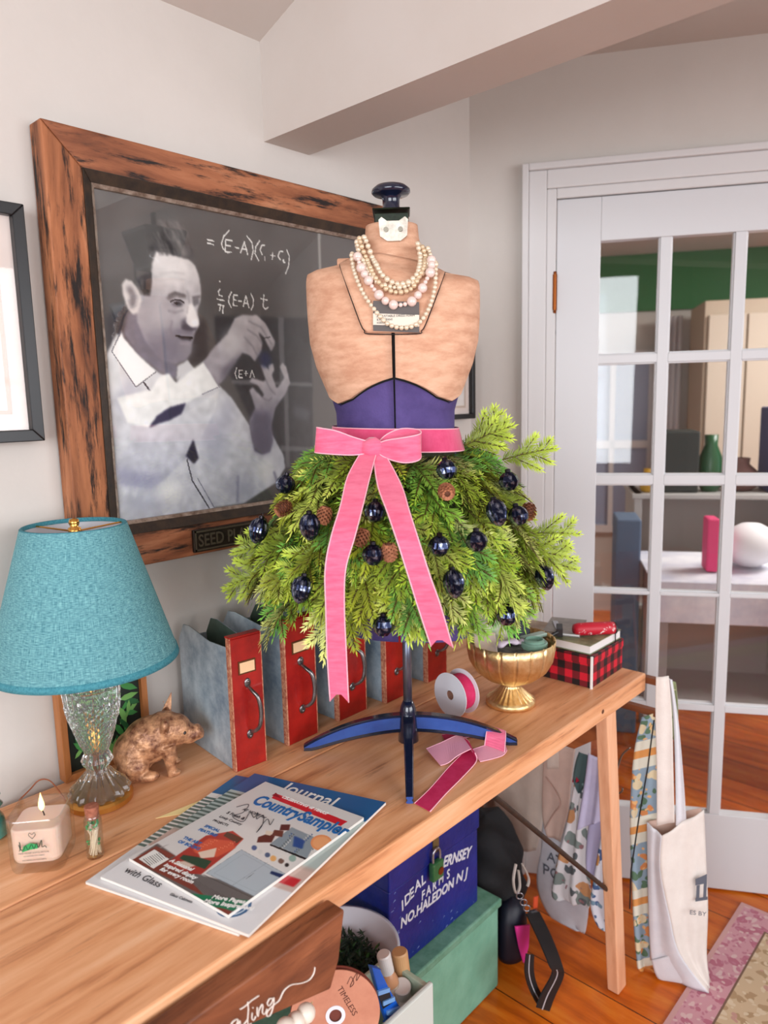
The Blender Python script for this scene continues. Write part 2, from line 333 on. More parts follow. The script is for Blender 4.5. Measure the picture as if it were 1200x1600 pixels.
# door casing
def bar(g, s0, s1, n0, n1, z0, z1): wseg(g, s0, s1, z0, z1, n0, n1)
g = G()
for (w0, w1, d) in ((-.088, -.070, .030), (-.070, -.022, .018), (-.022, .004, .012)):       # a stepped moulding
    bar(g, D0 + w0, D0 + w1, -d, .0, 0, DT - w0); bar(g, D1 - w1, D1 - w0, -d, .0, 0, DT - w0); bar(g, D0 + w1, D1 - w1, -d, .0, DT - w1, DT - w0)
bar(g, D0 - .012, D0, 0, .12, 0, DT); bar(g, D1, D1 + .012, 0, .12, 0, DT); bar(g, D0 - .012, D1 + .012, 0, .12, DT, DT + .012)
struct('trim_1', g, trimw, bevel=.003)
g = G(); bar(g, .0, D0 - .09, -.016, 0, 0, .11); struct('baseboard_right', g, trimw, bevel=.003)
# the glazed door: stiles, rails, muntins, panes
dm = thing('door_1', 'white glazed door with five rows of three panes', 'door', tuple(wb(D0, 0, 0))); del dm['label']; del dm['category']; dm['kind'] = 'structure'
doorw = M('door_white_paint', (208, 207, 208), .35)
cols = [(D0 + .122, D0 + .272), (D0 + .308, D0 + .458), (D0 + .494, D0 + .644)]
rows = [(.243, .556), (.583, .897), (.915, 1.215), (1.25, 1.552), (1.584, 1.884)]
g = G(); q0, q1 = .004, .040
bar(g, D0 + .005, cols[0][0], q0, q1, .006, DT - .004); bar(g, cols[-1][1], D1 - .004, q0, q1, .006, DT - .004)
bar(g, cols[0][0], cols[-1][1], q0, q1, .006, rows[0][0]); bar(g, cols[0][0], cols[-1][1], q0, q1, rows[-1][1], DT - .004)
obj('door_frame', g, doorw, dm, bevel=.002)
g = G()
for a, b in zip(cols, cols[1:]):
    bar(g, a[1] + .004, b[0] - .004, q0 + .002, q1 - .002, rows[0][0], rows[-1][1]); bar(g, a[1], b[0], q0 + .010, q1 - .010, rows[0][0], rows[-1][1])
for a, b in zip(rows, rows[1:]):
    for c in cols: bar(g, c[0] - .004, c[1] + .004, q0 + .002, q1 - .002, a[1] + .004, b[0] - .004); bar(g, c[0], c[1], q0 + .010, q1 - .010, a[1], b[0])
obj('muntins', g, doorw, dm, bevel=.0015)
glm = pane('door_glass', ior=1.5, boost=1.3)
for r in rows:
    for c in cols:
        g = G(); bar(g, c[0] - .003, c[1] + .003, .020, .023, r[0] - .003, r[1] + .003); obj('pane', g, glm, dm)
brass = M('aged_brass', (150, 84, 40), .35, metal=.9)
for z in (1.753, .25):
    g = G(); g.cyl(wb(D0 + .001, -.008, z - .048), wb(D0 + .001, -.008, z + .048), .007, 12); g.sph(wb(D0 + .001, -.008, z + .052), .006, 6); g.sph(wb(D0 + .001, -.008, z - .052), .006, 6); bar(g, D0 - .004, D0 + .008, -.006, .002, z - .045, z + .045)
    obj('hinge', g, brass, dm, smooth=False)
# ================================================================= the next room, seen through the glass
g = G(); wseg(g, -1.6, 4.4, 0, 2.6, 3.0, 3.1); struct('wall_back', g, M('next_wall', (196, 190, 182), .9))
g = G(); wseg(g, -1.6, 4.4, 2.0, 2.36, 2.97, 2.999); struct('trim_2', g, M('green_frieze', (30, 104, 52), .7))
g = G(); g.prism([wb(-.35, .12, 0), wb(-.35, 3.0, 0), wb(-.45, 3.0, 0), wb(-.45, .12, 0)], (0, 0, 2.6)); struct('wall_far', g, M('next_wall', (196, 190, 182)))
g = G(); wseg(g, -.35, 4.4, 0, .16, 2.97, 2.999); struct('baseboard_back', g, trimw)
def nthing(name, label, cat, s, n, z=0): return thing(name, label, cat, tuple(wb(s, n, z)))
# window with curtain in the far corner
g = G()
for a, b, c, d in ((.36, .40, .55, 1.75), (.84, .88, .55, 1.75), (.40, .84, .55, .60), (.40, .84, 1.70, 1.75), (.40, .84, 1.12, 1.17), (.60, .63, .60, 1.70)): wseg(g, a, b, c, d, 2.955, 2.999)
struct('window_3', g, trimw)
g = G(); wseg(g, .40, .84, .60, 1.70, 2.985, 2.998); o = struct('window_4', g, M('window_sky', (150, 160, 185), .3))
g = G(); Lp = []; Rp = []
rows_ = [[wb(.86 + .16 * i / 24, 2.86 + .02 * math.sin(i * 1.4), z) for i in range(25)] for z in (.3, 1.0, 1.95)]
g.grid(rows_); tag(obj('curtain', g, M('pale_curtain', (226, 222, 224), .8), smooth=True, solid=.002), 'pale curtain hanging beside the window beyond the glazed door', 'curtain')
# leaning beige panel under the green frieze
cb = nthing('wardrobe', 'beige wardrobe beyond the top left panes of the glazed door', 'wardrobe', .66, 2.75)
g = G(); wseg(g, 1.06, 1.5, 0, 1.98, 2.4, 2.84); obj('carcass', g, M('beige_board', (190, 172, 150), .6), cb, bevel=.004)
g = G(); wseg(g, 1.08, 1.275, .08, 1.9, 2.375, 2.4); obj('door', g, M('beige_board2', (202, 188, 170), .6), cb, bevel=.004)
g = G(); wseg(g, 1.285, 1.48, .08, 1.9, 2.375, 2.4); obj('door', g, M('beige_board2', (202, 188, 170)), cb, bevel=.004)
# grey painted shelf unit on the right, low pine chest in front of it
sh = nthing('shelf_unit', 'grey white open shelf unit beyond the glazed door', 'shelf', 1.0, 1.5)
gw = M('grey_white_paint', (178, 176, 172), .6); g = G()
wseg(g, .60, .635, 0, 1.02, 1.35, 1.75); wseg(g, 1.30, 1.335, 0, 1.02, 1.35, 1.75); wseg(g, .60, 1.335, 0, 1.02, 1.75, 1.77); obj('carcass', g, gw, sh, bevel=.003)
for z in (.05, .50, 1.02):
    g = G(); wseg(g, .59, 1.345, z - .022, z, 1.34, 1.76); obj('shelf', g, gw, sh, bevel=.003)
def blob(name, label, cat, s, n, z0, z1, w, d, col, rough=.6, shape='box'):
    g = G()
    if shape == 'box':
        wseg(g, s - w / 2, s + w / 2, z0, z1, n - d / 2, n + d / 2); o = obj(name, g, M('c_' + name + str(col), col, rough), bevel=.008)
    elif shape == 'jar':
        h = z1 - z0; r = w / 2; g.lathe([(r * .7, 0), (r, h * .12), (r, h * .6), (r * .55, h * .82), (r * .6, h)], wb(s, n, z0), 20); o = obj(name, g, M('c_' + name + str(col), col, rough), smooth=True)
    elif shape == 'cushion':
        g.sph(wb(s, n, (z0 + z1) / 2), (w / 2, d / 2, (z1 - z0) / 2), 8); o = obj(name, g, M('c_' + name + str(col), col, rough), smooth=True)
    tag(o, label, cat); return o
blob('storage_box', 'dark storage box standing on the grey white shelf unit', 'box', .80, 1.5, 1.021, 1.30, .16, .22, (34, 44, 42))
blob('vase', 'yellow vase on top of the grey white shelf unit', 'vase', .665, 1.42, 1.021, 1.13, .07, .07, (196, 150, 40), .4, 'jar')
blob('vase', 'dark green vase on top of the grey white shelf unit', 'vase', .94, 1.46, 1.021, 1.28, .10, .10, (30, 84, 50), .3, 'jar')
blob('basket', 'brown basket on top of the grey white shelf unit', 'basket', 1.07, 1.5, 1.021, 1.17, .16, .2, (96, 64, 60), .8, 'jar')
blob('storage_box', 'blue box at the right on top of the grey white shelf unit', 'box', 1.24, 1.5, 1.021, 1.40, .13, .2, (54, 66, 120))
tb = nthing('side_table', 'table under a white and lilac cloth beyond the glazed door', 'table', .45, 1.25)
g = G(); wseg(g, .62, 1.5, .74, .77, .70, 1.22); obj('top', g, M('pine', (170, 110, 60)), tb)
for a, b in ((.65, .74), (1.46, .74), (.65, 1.18), (1.46, 1.18)):
    g = G(); wseg(g, a - .02, a + .02, 0, .74, b - .02, b + .02); obj('leg', g, M('grey_leg', (150, 150, 150)), tb)
g = G(); wseg(g, .60, 1.52, .772, .778, .68, 1.24); wseg(g, .60, 1.52, .62, .778, .672, .68); tag(obj('tablecloth', g, M('lilac_cloth', (196, 198, 214), .8, c2=(240, 240, 244), scale=5), bevel=.003), 'white and lilac cloth over the table beyond the glazed door', 'tablecloth')
blob('bag', 'white bag with rounded sides on the cloth beyond the glazed door', 'bag', 1.0, .95, .782, .96, .24, .2, (236, 234, 236), .7, 'cushion')
blob('ribbon_roll', 'pink ribbon roll on the cloth beyond the glazed door', 'ribbon', .84, .88, .782, .99, .045, .10, (226, 66, 120), .6)
blob('bag', 'blue denim bag standing on the floor beyond the second pane column', 'bag', .55, 1.15, 0, .95, .10, .22, (92, 112, 136), .9)
0 and blob('chair_cushion', 'pink and grey cushion seen through the left pane of the glazed door', 'cushion', .30, .95, .70, 1.02, .14, .12, (150, 110, 110), .8, 'cushion')
blob('red_bag', 'red bag seen through the lower left pane of the glazed door', 'bag', .185, .62, .60, .82, .12, .12, (150, 14, 26), .6, 'cushion')
lp = nthing('coat_stand', 'thin black stand holding a red bag beyond the glazed door', 'stand', .26, .62); g = G(); g.cyl(wb(.26, .62, .02), wb(.26, .62, 1.75), .012); g.obox(wb(.26, .62, .01), SB * .14, NB * .14, (0, 0, .01)); g.obox(wb(.215, .62, .61), SB * .06, NB * .05, (0, 0, .008)); obj('pole', g, M('black_iron', (22, 22, 22), .5), lp)
g = G(); g.cyl(wb(.24, .62, 1.7), wb(.13, .62, 1.66), .008); obj('hook', g, M('black_iron', (22, 22, 22)), lp)
# two dark ceiling lanterns above the photographer, mirrored in the poster glass
def lantern(c, label, r=.15):
    t = thing('ceiling_lantern', label, 'lamp', c, 'dark ceiling lanterns'); c = np.array(c, float); ir = M('black_iron', (22, 22, 22)); z = c[2]
    g = G(); g.lathe([(r * .5, -.02), (r * .5, .0)], c, 20); g.cyl(c - [0, 0, .02], c - [0, 0, .13], .012); obj('canopy', g, ir, t)
    g = G(); b = c - [0, 0, .13]
    for k in range(4):
        a0 = math.pi / 4 + k * math.pi / 2; a1 = a0 + math.pi / 2; q = lambda a, R, zz: b + np.array([R * math.cos(a), R * math.sin(a), zz])
        g.cyl(q(a0, r * 1.25, 0), q(a0, r * .8, -.16), .007, 8); g.cyl(q(a0, r * 1.25, 0), q(a1, r * 1.25, 0), .009, 8); g.cyl(q(a0, r * .8, -.16), q(a1, r * .8, -.16), .008, 8); g.cyl(q(a0, r * 1.25, 0), b + [0, 0, .03], .007, 8)
    obj('frame', g, ir, t); g = G(); g.lathe([(r * .78, -.158), (r * 1.22, -.004), (.01, .03)], b, 4, ax=(np.array([.7071, .7071, 0]), np.array([-.7071, .7071, 0]), np.array([0, 0, 1.]))); obj('smoked_glass', g, M('smoked_glass', (44, 44, 48), .15), t); g = G(); g.sph(b - [0, 0, .185], .028, 8); obj('bulb', g, M('bulb', (240, 230, 210), .2), t); return t

def mirrored(u, v, yv):                              # where a lantern must hang to be seen in the poster glass at this spot
    p = PA(u, v, yv); return (float(p[0]), 2 * 1.2575 - yv, float(p[2]))
for (u, v, yv, r_, lab) in ((238, 318, 3.2, .115, 'dark ceiling lantern mirrored at the top left of the poster glass'), (212, 440, 4.0, .13, 'second dark ceiling lantern mirrored lower, near the ear in the poster glass')):
    c = mirrored(u, v, yv); t = lantern(c, lab, r_); zc = 2.2 + .34 * (1.282 - c[1]); g = G(); g.cyl((c[0], c[1], c[2]), (c[0], c[1], zc - .001), .008, 8); obj('rod', g, M('black_iron', (22, 22, 22)), t)
# ================================================================= the work table
topw = wood('honey_pine_top', [(176, 112, 72), (222, 156, 108), (234, 174, 128), (242, 190, 148)], axis=0, scale=3.4, stretch=12, rough=.42, warp=.5, dark=((150, 88, 52), 4.2, 16, .60, .74), bump=.12)
edgew = wood('pine_edge', [(176, 104, 62), (228, 156, 106), (244, 184, 138)], axis=0, warp=.5, scale=3, stretch=12, rough=.5, dark=((110, 58, 30), 5, 12, .6, .72), bump=.2)
legw = wood('pale_pine_leg', [(212, 146, 106), (234, 176, 136), (242, 190, 152)], axis=2, scale=3, stretch=12, rough=.5)
TX = 1.653
tb = thing('work_table', 'long honey-coloured pine work table with splayed legs along the wall', 'table', (.7, .98, 0))
g = G(); g.box((-.45, .695, .766), (TX, .9905, .81)); obj('board', g, [topw], tb, bevel=.004)
g = G(); g.box((-.45, .993, .766), (TX, 1.262, .81)); obj('board', g, [topw], tb, bevel=.0025)
for x0 in (-.10, 1.50):
    g = G(); g.prism([(x0, .72, .765), (x0, 1.25, .765), (x0, 1.25, .70), (x0, 1.18, .64), (x0, .80, .64), (x0, .72, .70)], (.022, 0, 0)); obj('apron', g, wood('brown_apron', [(120, 64, 30), (160, 92, 48), (184, 112, 62)], axis=1, scale=3, stretch=10), tb, bevel=.002)
for x0, x1 in ((1.485, 1.582), (-.10, -.20)):
    for y in (.70, 1.215):
        g = G(); g.prism([(x0 - .022, y, .765), (x0 + .022, y, .765), (x1 + .022, y, .001), (x1 - .022, y, .001)], (0, .03, 0)); obj('leg', g, legw, tb, bevel=.003)
iron = M('dark_iron', (52, 46, 42), .5, metal=.6, c2=(80, 62, 50), scale=30)
g = G(); g.tube([(1.04, .722, .760), (1.055, .722, .742), (1.50, .722, .322), (1.545, .722, .28)], .0055, 8); obj('brace', g, iron, tb, smooth=True)
g = G(); g.sph(PA(942, 1112, .695) - [0, 0, 0], (.006, .0012, .005), 6); obj('knot', g, M('knot', (96, 50, 24)), tb)
hk = G(); P = [PXX(*p, 1.60) for p in [(985, 1168), (972, 1180), (963, 1205), (950, 1236), (955, 1243), (970, 1238), (973, 1232)]]; hk.tube(smooth_path(P, 5), .0022, 6)
o = obj('wire_hook', hk, M('wire_steel', (140, 130, 120), .3, metal=.9), smooth=True); tag(o, 'bent steel wire hook hanging at the right front table leg', 'hook')

# ================================================================= poster in the rustic frame
rustic = wood('rustic_reclaimed_wood', [(60, 34, 22), (128, 74, 46), (162, 100, 66), (188, 128, 92)], axis=0, scale=3, stretch=9, rough=.6, dark=((28, 18, 14), 7, 8, .50, .60), bump=.5)
rusticv = wood('rustic_reclaimed_wood_upright', [(60, 34, 22), (134, 80, 50), (172, 108, 70), (198, 136, 98)], axis=2, scale=3, stretch=9, rough=.6, dark=((28, 18, 14), 7, 8, .50, .60), bump=.5)
FX0, FX1, FZ0, FZ1 = .550, 1.442, 1.178, 1.925; IX0, IX1, IZ0, IZ1 = .640, 1.352, 1.262, 1.840
pf = thing('framed_poster', 'large rustic wood framed black and white photograph of a man writing at a blackboard', 'picture', (1.0, 1.28, FZ0))
blk = M('black_inner_moulding', (34, 26, 20), .5, c2=(60, 44, 30), scale=40)
silver = M('worn_silver_lip', (176, 160, 146), .4, metal=.4, c2=(110, 90, 76), scale=60)
def mitre(g, x0, z0, x1, z1, X0, Z0, X1, Z1, side, yf, yb, yin=None):
    """one mitred side; outer rect x0..z1, inner rect X0..Z1; yf front at outer edge, yin front at inner edge"""
    yin = yf if yin is None else yin
    o = {'l': [(x0, z0), (x0, z1)], 'r': [(x1, z1), (x1, z0)], 't': [(x0, z1), (x1, z1)], 'b': [(x1, z0), (x0, z0)]}[side]; i = {'l': [(X0, Z0), (X0, Z1)], 'r': [(X1, Z1), (X1, Z0)], 't': [(X0, Z1), (X1, Z1)], 'b': [(X1, Z0), (X0, Z0)]}[side]
    V = [(o[0][0], yb, o[0][1]), (o[1][0], yb, o[1][1]), (i[1][0], yb, i[1][1]), (i[0][0], yb, i[0][1]), (o[0][0], yf, o[0][1]), (o[1][0], yf, o[1][1]), (i[1][0], yin, i[1][1]), (i[0][0], yin, i[0][1])]
    g.add(V, [(0, 1, 2, 3), (7, 6, 5, 4), (0, 4, 5, 1), (1, 5, 6, 2), (2, 6, 7, 3), (3, 7, 4, 0)])
for sd in 'lrtb':
    g = G(); mitre(g, FX0, FZ0, FX1, FZ1, FX0 + .068, FZ0 + .062, FX1 - .068, FZ1 - .062, sd, 1.236, 1.279, 1.243); obj('frame_side', g, rusticv if sd in 'lr' else rustic, pf, bevel=.003)
g = G()
for sd in 'lrtb': mitre(g, FX0 + .066, FZ0 + .060, FX1 - .066, FZ1 - .060, IX0 - .004, IZ0 - .004, IX1 + .004, IZ1 + .004, sd, 1.240, 1.279, 1.252)
obj('inner_moulding', g, blk, pf, bevel=.001)
g = G()
for sd in 'lrtb': mitre(g, IX0 - .006, IZ0 - .006, IX1 + .006, IZ1 + .006, IX0, IZ0, IX1, IZ1, sd, 1.250, 1.279, 1.254)
obj('silver_lip', g, silver, pf)
def pm(u, v): p = PA(u, v, 1.262); return (p[0] - IX0) / (IX1 - IX0), (IZ1 - p[2]) / (IZ1 - IZ0)
pr = Print(460, 374, pm, (88, 86, 84)); c8 = lambda *q: [(150 + x / 3.019, 290 + y / 3.019) for x, y in q]
def pp(q, col, soft=1, alpha=1., col2=None, tex=0): pr.poly(c8(*q), col, soft, alpha, col2, tex)
def plx(q, w, col, soft=0, alpha=1.): pr.line(c8(*q), w, col, soft, alpha)
pr.a = pr.a + pr.noise(3, 12)
pp([(560, 615), (860, 625), (1010, 625), (1030, 1330), (860, 1400), (640, 900), (570, 800)], (42, 45, 50), 2, col2=(50, 52, 58), tex=3)  # window reflected in the glass: dark panes and muntins painted into the print
pp([(1015, 200), (1500, 300), (1500, 1400), (1030, 1400)], (96, 92, 90), 2)
pp([(1045, 215), (1058, 218), (1075, 900), (1062, 900)], (168, 166, 160), 1, .8)
for q in ([(858, 620), (885, 622), (890, 930), (868, 930)], [(640, 915), (1020, 930), (1020, 948), (640, 935)], [(885, 948), (905, 948), (915, 1330), (895, 1330)], [(870, 1225), (1030, 1235), (1030, 1255), (870, 1250)]): pp(q, (120, 120, 122), 1, .75)
pp([(930, 1040), (1010, 1060), (1000, 1110), (930, 1090)], (96, 98, 108), 3, .6)
# dark shelf behind the neck
pp([(50, 620), (150, 560), (200, 800), (60, 800)], (36, 36, 44), 3)
pp([(430, 620), (520, 640), (530, 820), (440, 850)], (56, 54, 56), 3)
# shirt
pp([(52, 790), (100, 695), (250, 850), (380, 930), (430, 820), (470, 870), (585, 945), (640, 1000), (725, 1130), (740, 1210), (830, 1170), (885, 1270), (893, 1330), (850, 1400), (700, 1495), (115, 1592), (100, 1400), (60, 900)], (206, 206, 204), 1, col2=(190, 192, 200), tex=5)
for a, b, c, d in ((150, 1000, 60, 90), (560, 1200, 60, 120), (680, 1420, 70, 60), (240, 1500, 90, 50), (620, 1080, 30, 80)): pr.ell(c8((a, b))[0], c / 3, d / 3, (164, 166, 180), 7, .55)
for a, b, c, d in ((350, 1440, 60, 50), (800, 1340, 40, 60), (90, 930, 30, 60)): pr.ell(c8((a, b))[0], c / 3, d / 3, (226, 226, 222), 7, .7)
# neck and face
pp([(150, 600), (205, 600), (300, 800), (385, 845), (380, 915), (300, 880), (190, 790), (130, 700)], (104, 102, 116), 2, col2=(120, 118, 130), tex=4)
pp([(250, 300), (300, 250), (340, 160), (300, 120), (380, 190), (405, 180), (420, 250), (445, 280), (466, 335), (440, 352), (380, 335), (300, 312), (285, 320)], (96, 92, 90), 2, col2=(52, 50, 52), tex=12)
pp([(352, 200), (390, 180), (412, 250), (430, 330), (400, 330), (372, 260)], (150, 146, 142), 3, .6)
pp([(285, 312), (330, 318), (380, 335), (440, 352), (468, 378), (486, 425), (497, 490), (494, 545), (478, 590), (488, 655), (470, 690), (463, 715), (455, 745), (450, 790), (425, 825), (380, 842), (330, 830), (290, 805), (235, 735), (195, 640), (190, 560), (205, 515), (252, 520), (262, 450), (265, 370)], (212, 208, 204), 1, col2=(138, 134, 142), tex=5)
pr.ell(c8((360, 400))[0], 26, 22, (228, 224, 220), 8, .6); pr.ell(c8((300, 600))[0], 30, 30, (180, 176, 178), 9, .7); pr.ell(c8((330, 760))[0], 34, 26, (112, 110, 122), 9, .7)
pr.ell(c8((230, 560))[0], 16, 40, (150, 146, 150), 7, .5); pr.ell(c8((425, 765))[0], 12, 12, (150, 146, 150), 5, .6)
pr.ell(c8((440, 600))[0], 10, 16, (226, 222, 218), 4, .7)
pp([(330, 530), (370, 505), (420, 520), (428, 535), (380, 525), (345, 545)], (110, 104, 104), 1, .8); pp([(355, 560), (385, 540), (415, 556), (400, 572), (370, 572)], (96, 94, 100), 1, .9); pp([(372, 556), (395, 548), (402, 562), (382, 568)], (40, 40, 46), 1)
pp([(455, 535), (485, 530), (488, 560), (462, 572)], (104, 102, 106), 1, .8); plx([(340, 590), (375, 600), (412, 588)], 1.4, (130, 126, 130), 1); pr.ell(c8((350, 560))[0], 16, 7, (150, 146, 150), 4, .5)
plx([(432, 500), (442, 560), (432, 600)], 2, (150, 146, 148), 1, .8); pp([(405, 640), (425, 620), (442, 640), (436, 665), (470, 672), (440, 690), (404, 672)], (84, 80, 92), 2, .8)
pp([(360, 690), (400, 672), (460, 690), (462, 705), (380, 700)], (120, 116, 126), 2, .8); pp([(372, 705), (400, 712), (455, 716), (448, 730), (405, 726)], (36, 32, 40), 1); plx([(400, 745), (440, 748)], 2, (170, 160, 166), 1, .7)
plx([(380, 560), (350, 640), (350, 700), (372, 730)], 2, (150, 144, 150), 2, .6)
pp([(235, 420), (262, 410), (262, 470), (255, 522), (225, 518), (205, 470), (190, 440)], (50, 48, 52), 1, tex=8)
pp([(122, 470), (140, 442), (170, 450), (200, 490), (218, 540), (200, 600), (175, 610), (150, 580), (130, 520)], (206, 200, 196), 1); pp([(145, 480), (168, 475), (190, 515), (192, 560), (170, 585), (155, 550), (165, 520), (148, 500)], (110, 104, 108), 2, .8)
# nose, brow light, hair strands
pp([(436, 560), (452, 556), (470, 590), (486, 640), (484, 664), (462, 672), (436, 662), (424, 640), (434, 600)], (232, 228, 224), 1, .85); pp([(404, 660), (430, 655), (450, 672), (478, 668), (470, 684), (430, 684), (404, 678)], (74, 70, 82), 1, .85); pr.ell(c8((468, 648))[0], 6, 5, (246, 244, 240), 2, .8)
plx([(352, 548), (372, 540), (398, 541), (416, 552)], 2.2, (52, 50, 56), 0, .9); pp([(366, 552), (382, 548), (392, 556), (380, 564)], (30, 30, 36), 0); plx([(345, 520), (375, 506), (422, 520)], 2.6, (92, 86, 88), 1, .9); plx([(458, 530), (488, 524)], 2.6, (92, 86, 88), 1, .9)
plx([(378, 708), (405, 714), (454, 718)], 2.4, (26, 24, 30), 0); plx([(360, 640), (352, 680), (362, 720)], 1.6, (128, 122, 130), 1, .8); plx([(300, 420), (360, 410), (420, 418)], 1.2, (180, 176, 174), 1, .7); plx([(300, 450), (360, 440), (430, 446)], 1.2, (180, 176, 174), 1, .7)
r4 = random.Random(8)
for k in range(60):
    a = r4.uniform(300, 450); q = [(a, 328), (a - r4.uniform(5, 25), 285), (a - r4.uniform(20, 60), 250 - r4.uniform(0, 30))]; plx(q, 1.3, r4.choice([(44, 42, 44), (120, 116, 112), (150, 146, 142), (70, 68, 68)]), 1, .45)
for k in range(40):
    a = r4.uniform(330, 440); q = [(a, 260), (a - r4.uniform(-5, 25), 220), (a - r4.uniform(10, 70), 190 - r4.uniform(0, 30))]; plx(q, 1.2, r4.choice([(60, 58, 58), (150, 146, 142), (110, 106, 104)]), 1, .4)
# collar, sleeves
pp([(122, 685), (76, 782), (190, 950), (235, 915), (285, 875), (200, 800), (135, 720)], (232, 232, 228), 1); plx([(122, 685), (76, 782), (190, 950), (285, 878)], 1.3, (96, 96, 108), 0); plx([(228, 930), (265, 980)], 2.5, (50, 48, 60))
pp([(385, 850), (430, 826), (452, 860), (400, 900), (380, 920)], (200, 200, 200), 1)
pp([(265, 960), (300, 900), (345, 885), (380, 935), (440, 880), (510, 828), (545, 880), (580, 950), (500, 985), (420, 1030), (320, 1060), (250, 1140), (150, 1120), (100, 1000)], (226, 226, 222), 1, tex=4)
pp([(90, 1320), (160, 1220), (250, 1145), (340, 1100), (430, 1068), (520, 1010), (580, 965), (560, 1060), (510, 1160), (440, 1270), (330, 1380), (260, 1430), (110, 1405)], (214, 214, 212), 1, col2=(176, 178, 190), tex=5)
pp([(250, 1142), (290, 1085), (350, 1045), (425, 1025), (405, 1075), (350, 1105), (300, 1120)], (54, 50, 74), 1); plx([(500, 985), (575, 952)], 1.5, (150, 150, 158)); plx([(510, 828), (560, 900), (582, 952)], 1.2, (140, 140, 148))
pp([(100, 1330), (330, 1370), (260, 1432), (110, 1408)], (150, 150, 172), 4, .7)
pp([(460, 1195), (485, 1285), (462, 1312), (424, 1275)], (46, 42, 62), 1); plx([(430, 1290), (455, 1390), (535, 1520)], 2, (70, 68, 84)); plx([(480, 1380), (520, 1450), (560, 1520)], 1.5, (130, 130, 146)); plx([(670, 1370), (668, 1490)], 4, (140, 140, 158), 1, .8); plx([(840, 1350), (862, 1420)], 4, (120, 120, 140), 1, .8)
# hands
pp([(505, 832), (560, 760), (620, 700), (655, 625), (690, 610), (760, 612), (800, 650), (845, 735), (842, 758), (826, 785), (814, 762), (790, 715), (765, 690), (785, 742), (780, 785), (750, 830), (722, 800), (690, 790), (640, 860), (600, 920), (578, 942), (540, 885)], (190, 186, 186), 1, col2=(150, 146, 152), tex=5)
for q in ([(720, 640), (780, 670), (830, 750)], [(715, 680), (760, 710), (782, 745)], [(700, 715), (740, 760), (760, 800)]): plx(q, 1.6, (120, 116, 122), 1, .8)
pr.ell(c8((640, 740))[0], 16, 20, (206, 204, 202), 6, .6); pp([(600, 860), (690, 790), (640, 880), (590, 930)], (96, 92, 104), 3, .7)
pp([(775, 845), (795, 842), (825, 880), (852, 955), (870, 935), (888, 905), (866, 855), (880, 836), (898, 855), (916, 930), (892, 985), (846, 1050), (828, 1130), (836, 1200), (822, 1255), (785, 1268), (748, 1252), (735, 1190), (722, 1110), (750, 1050), (735, 1000), (722, 965), (740, 950), (785, 1000), (792, 985), (760, 940), (724, 925), (735, 905), (790, 925), (800, 915)], (196, 192, 192), 1, col2=(110, 108, 124), tex=5)
pp([(735, 1060), (820, 1070), (832, 1200), (810, 1262), (760, 1262), (738, 1190)], (84, 82, 104), 5, .75); pp([(812, 845), (835, 838), (842, 870), (826, 900), (814, 880)], (190, 186, 188), 1)
for q in ([(800, 915), (822, 960), (846, 985)], [(785, 1000), (815, 1015), (830, 1000)]): plx(q, 1.4, (110, 106, 114), 1, .8)
plx([(790, 720), (822, 715)], 2, (40, 40, 44), 0, .6); pr.ell(c8((797, 820))[0], 9, 12, (24, 44, 92), 3, .9)
# chalk writing
ck = (222, 222, 216)
def chalk(strokes, w=1.7):
    for q in strokes: plx(q, w, ck, 0, .95)
chalk([[(526, 256), (556, 264)], [(526, 272), (554, 280)], [(628, 214), (604, 240), (592, 275), (600, 300), (622, 318)], [(612, 255), (610, 312), (638, 316)], [(612, 256), (642, 262)], [(611, 284), (636, 288)], [(655, 292), (675, 297)], [(682, 318), (700, 268), (716, 328)], [(688, 300), (712, 304)], [(712, 240), (736, 270), (742, 310), (732, 352)], [(772, 262), (754, 290), (750, 322), (768, 356)], [(796, 282), (782, 284), (774, 305), (784, 328)], [(796, 338), (797, 356)], [(822, 330), (846, 334)], [(834, 316), (832, 348)], [(882, 312), (866, 312), (858, 334), (870, 352)], [(880, 356), (886, 352), (884, 362), (892, 364)], [(900, 305), (912, 335), (908, 380), (894, 418)]])
chalk([[(584, 452), (586, 455)], [(586, 490), (578, 500), (582, 518), (596, 522)], [(572, 536), (606, 544)], [(578, 562), (606, 568)], [(588, 562), (584, 590)], [(600, 568), (598, 604)], [(640, 502), (628, 525), (626, 550), (638, 576)], [(650, 515), (648, 566), (668, 568)], [(650, 516), (668, 518)], [(650, 540), (664, 542)], [(672, 545), (688, 547)], [(694, 572), (708, 520), (722, 578)], [(700, 555), (718, 558)], [(730, 510), (742, 535), (742, 565), (732, 588)], [(792, 515), (788, 572), (800, 584), (812, 574)], [(778, 535), (808, 540)]])
chalk([[(664, 860), (656, 885), (664, 910)], [(676, 870), (674, 905), (690, 906)], [(676, 870), (692, 872)], [(676, 888), (688, 889)], [(700, 885), (716, 887)], [(708, 876), (707, 898)], [(726, 905), (736, 872), (748, 906)]], 1.3)
pr.a = np.where(pr.a > 120, 120 + (pr.a - 120) * 1.22, pr.a)
pr.mesh('photograph', lambda s, t: (IX0 + s * (IX1 - IX0), 1.262, IZ1 - t * (IZ1 - IZ0)), vcol('photo_print', .45), pf)
g = G(); g.box((IX0 - .003, 1.2565, IZ0 - .003), (IX1 + .003, 1.2585, IZ1 + .003)); obj('glass', g, pane('poster_glass', ior=1.5, boost=1.9), pf)
g = G(); g.box((IX0 - .01, 1.266, IZ0 - .01), (IX1 + .01, 1.279, IZ1 + .01)); obj('backing', g, blk, pf)
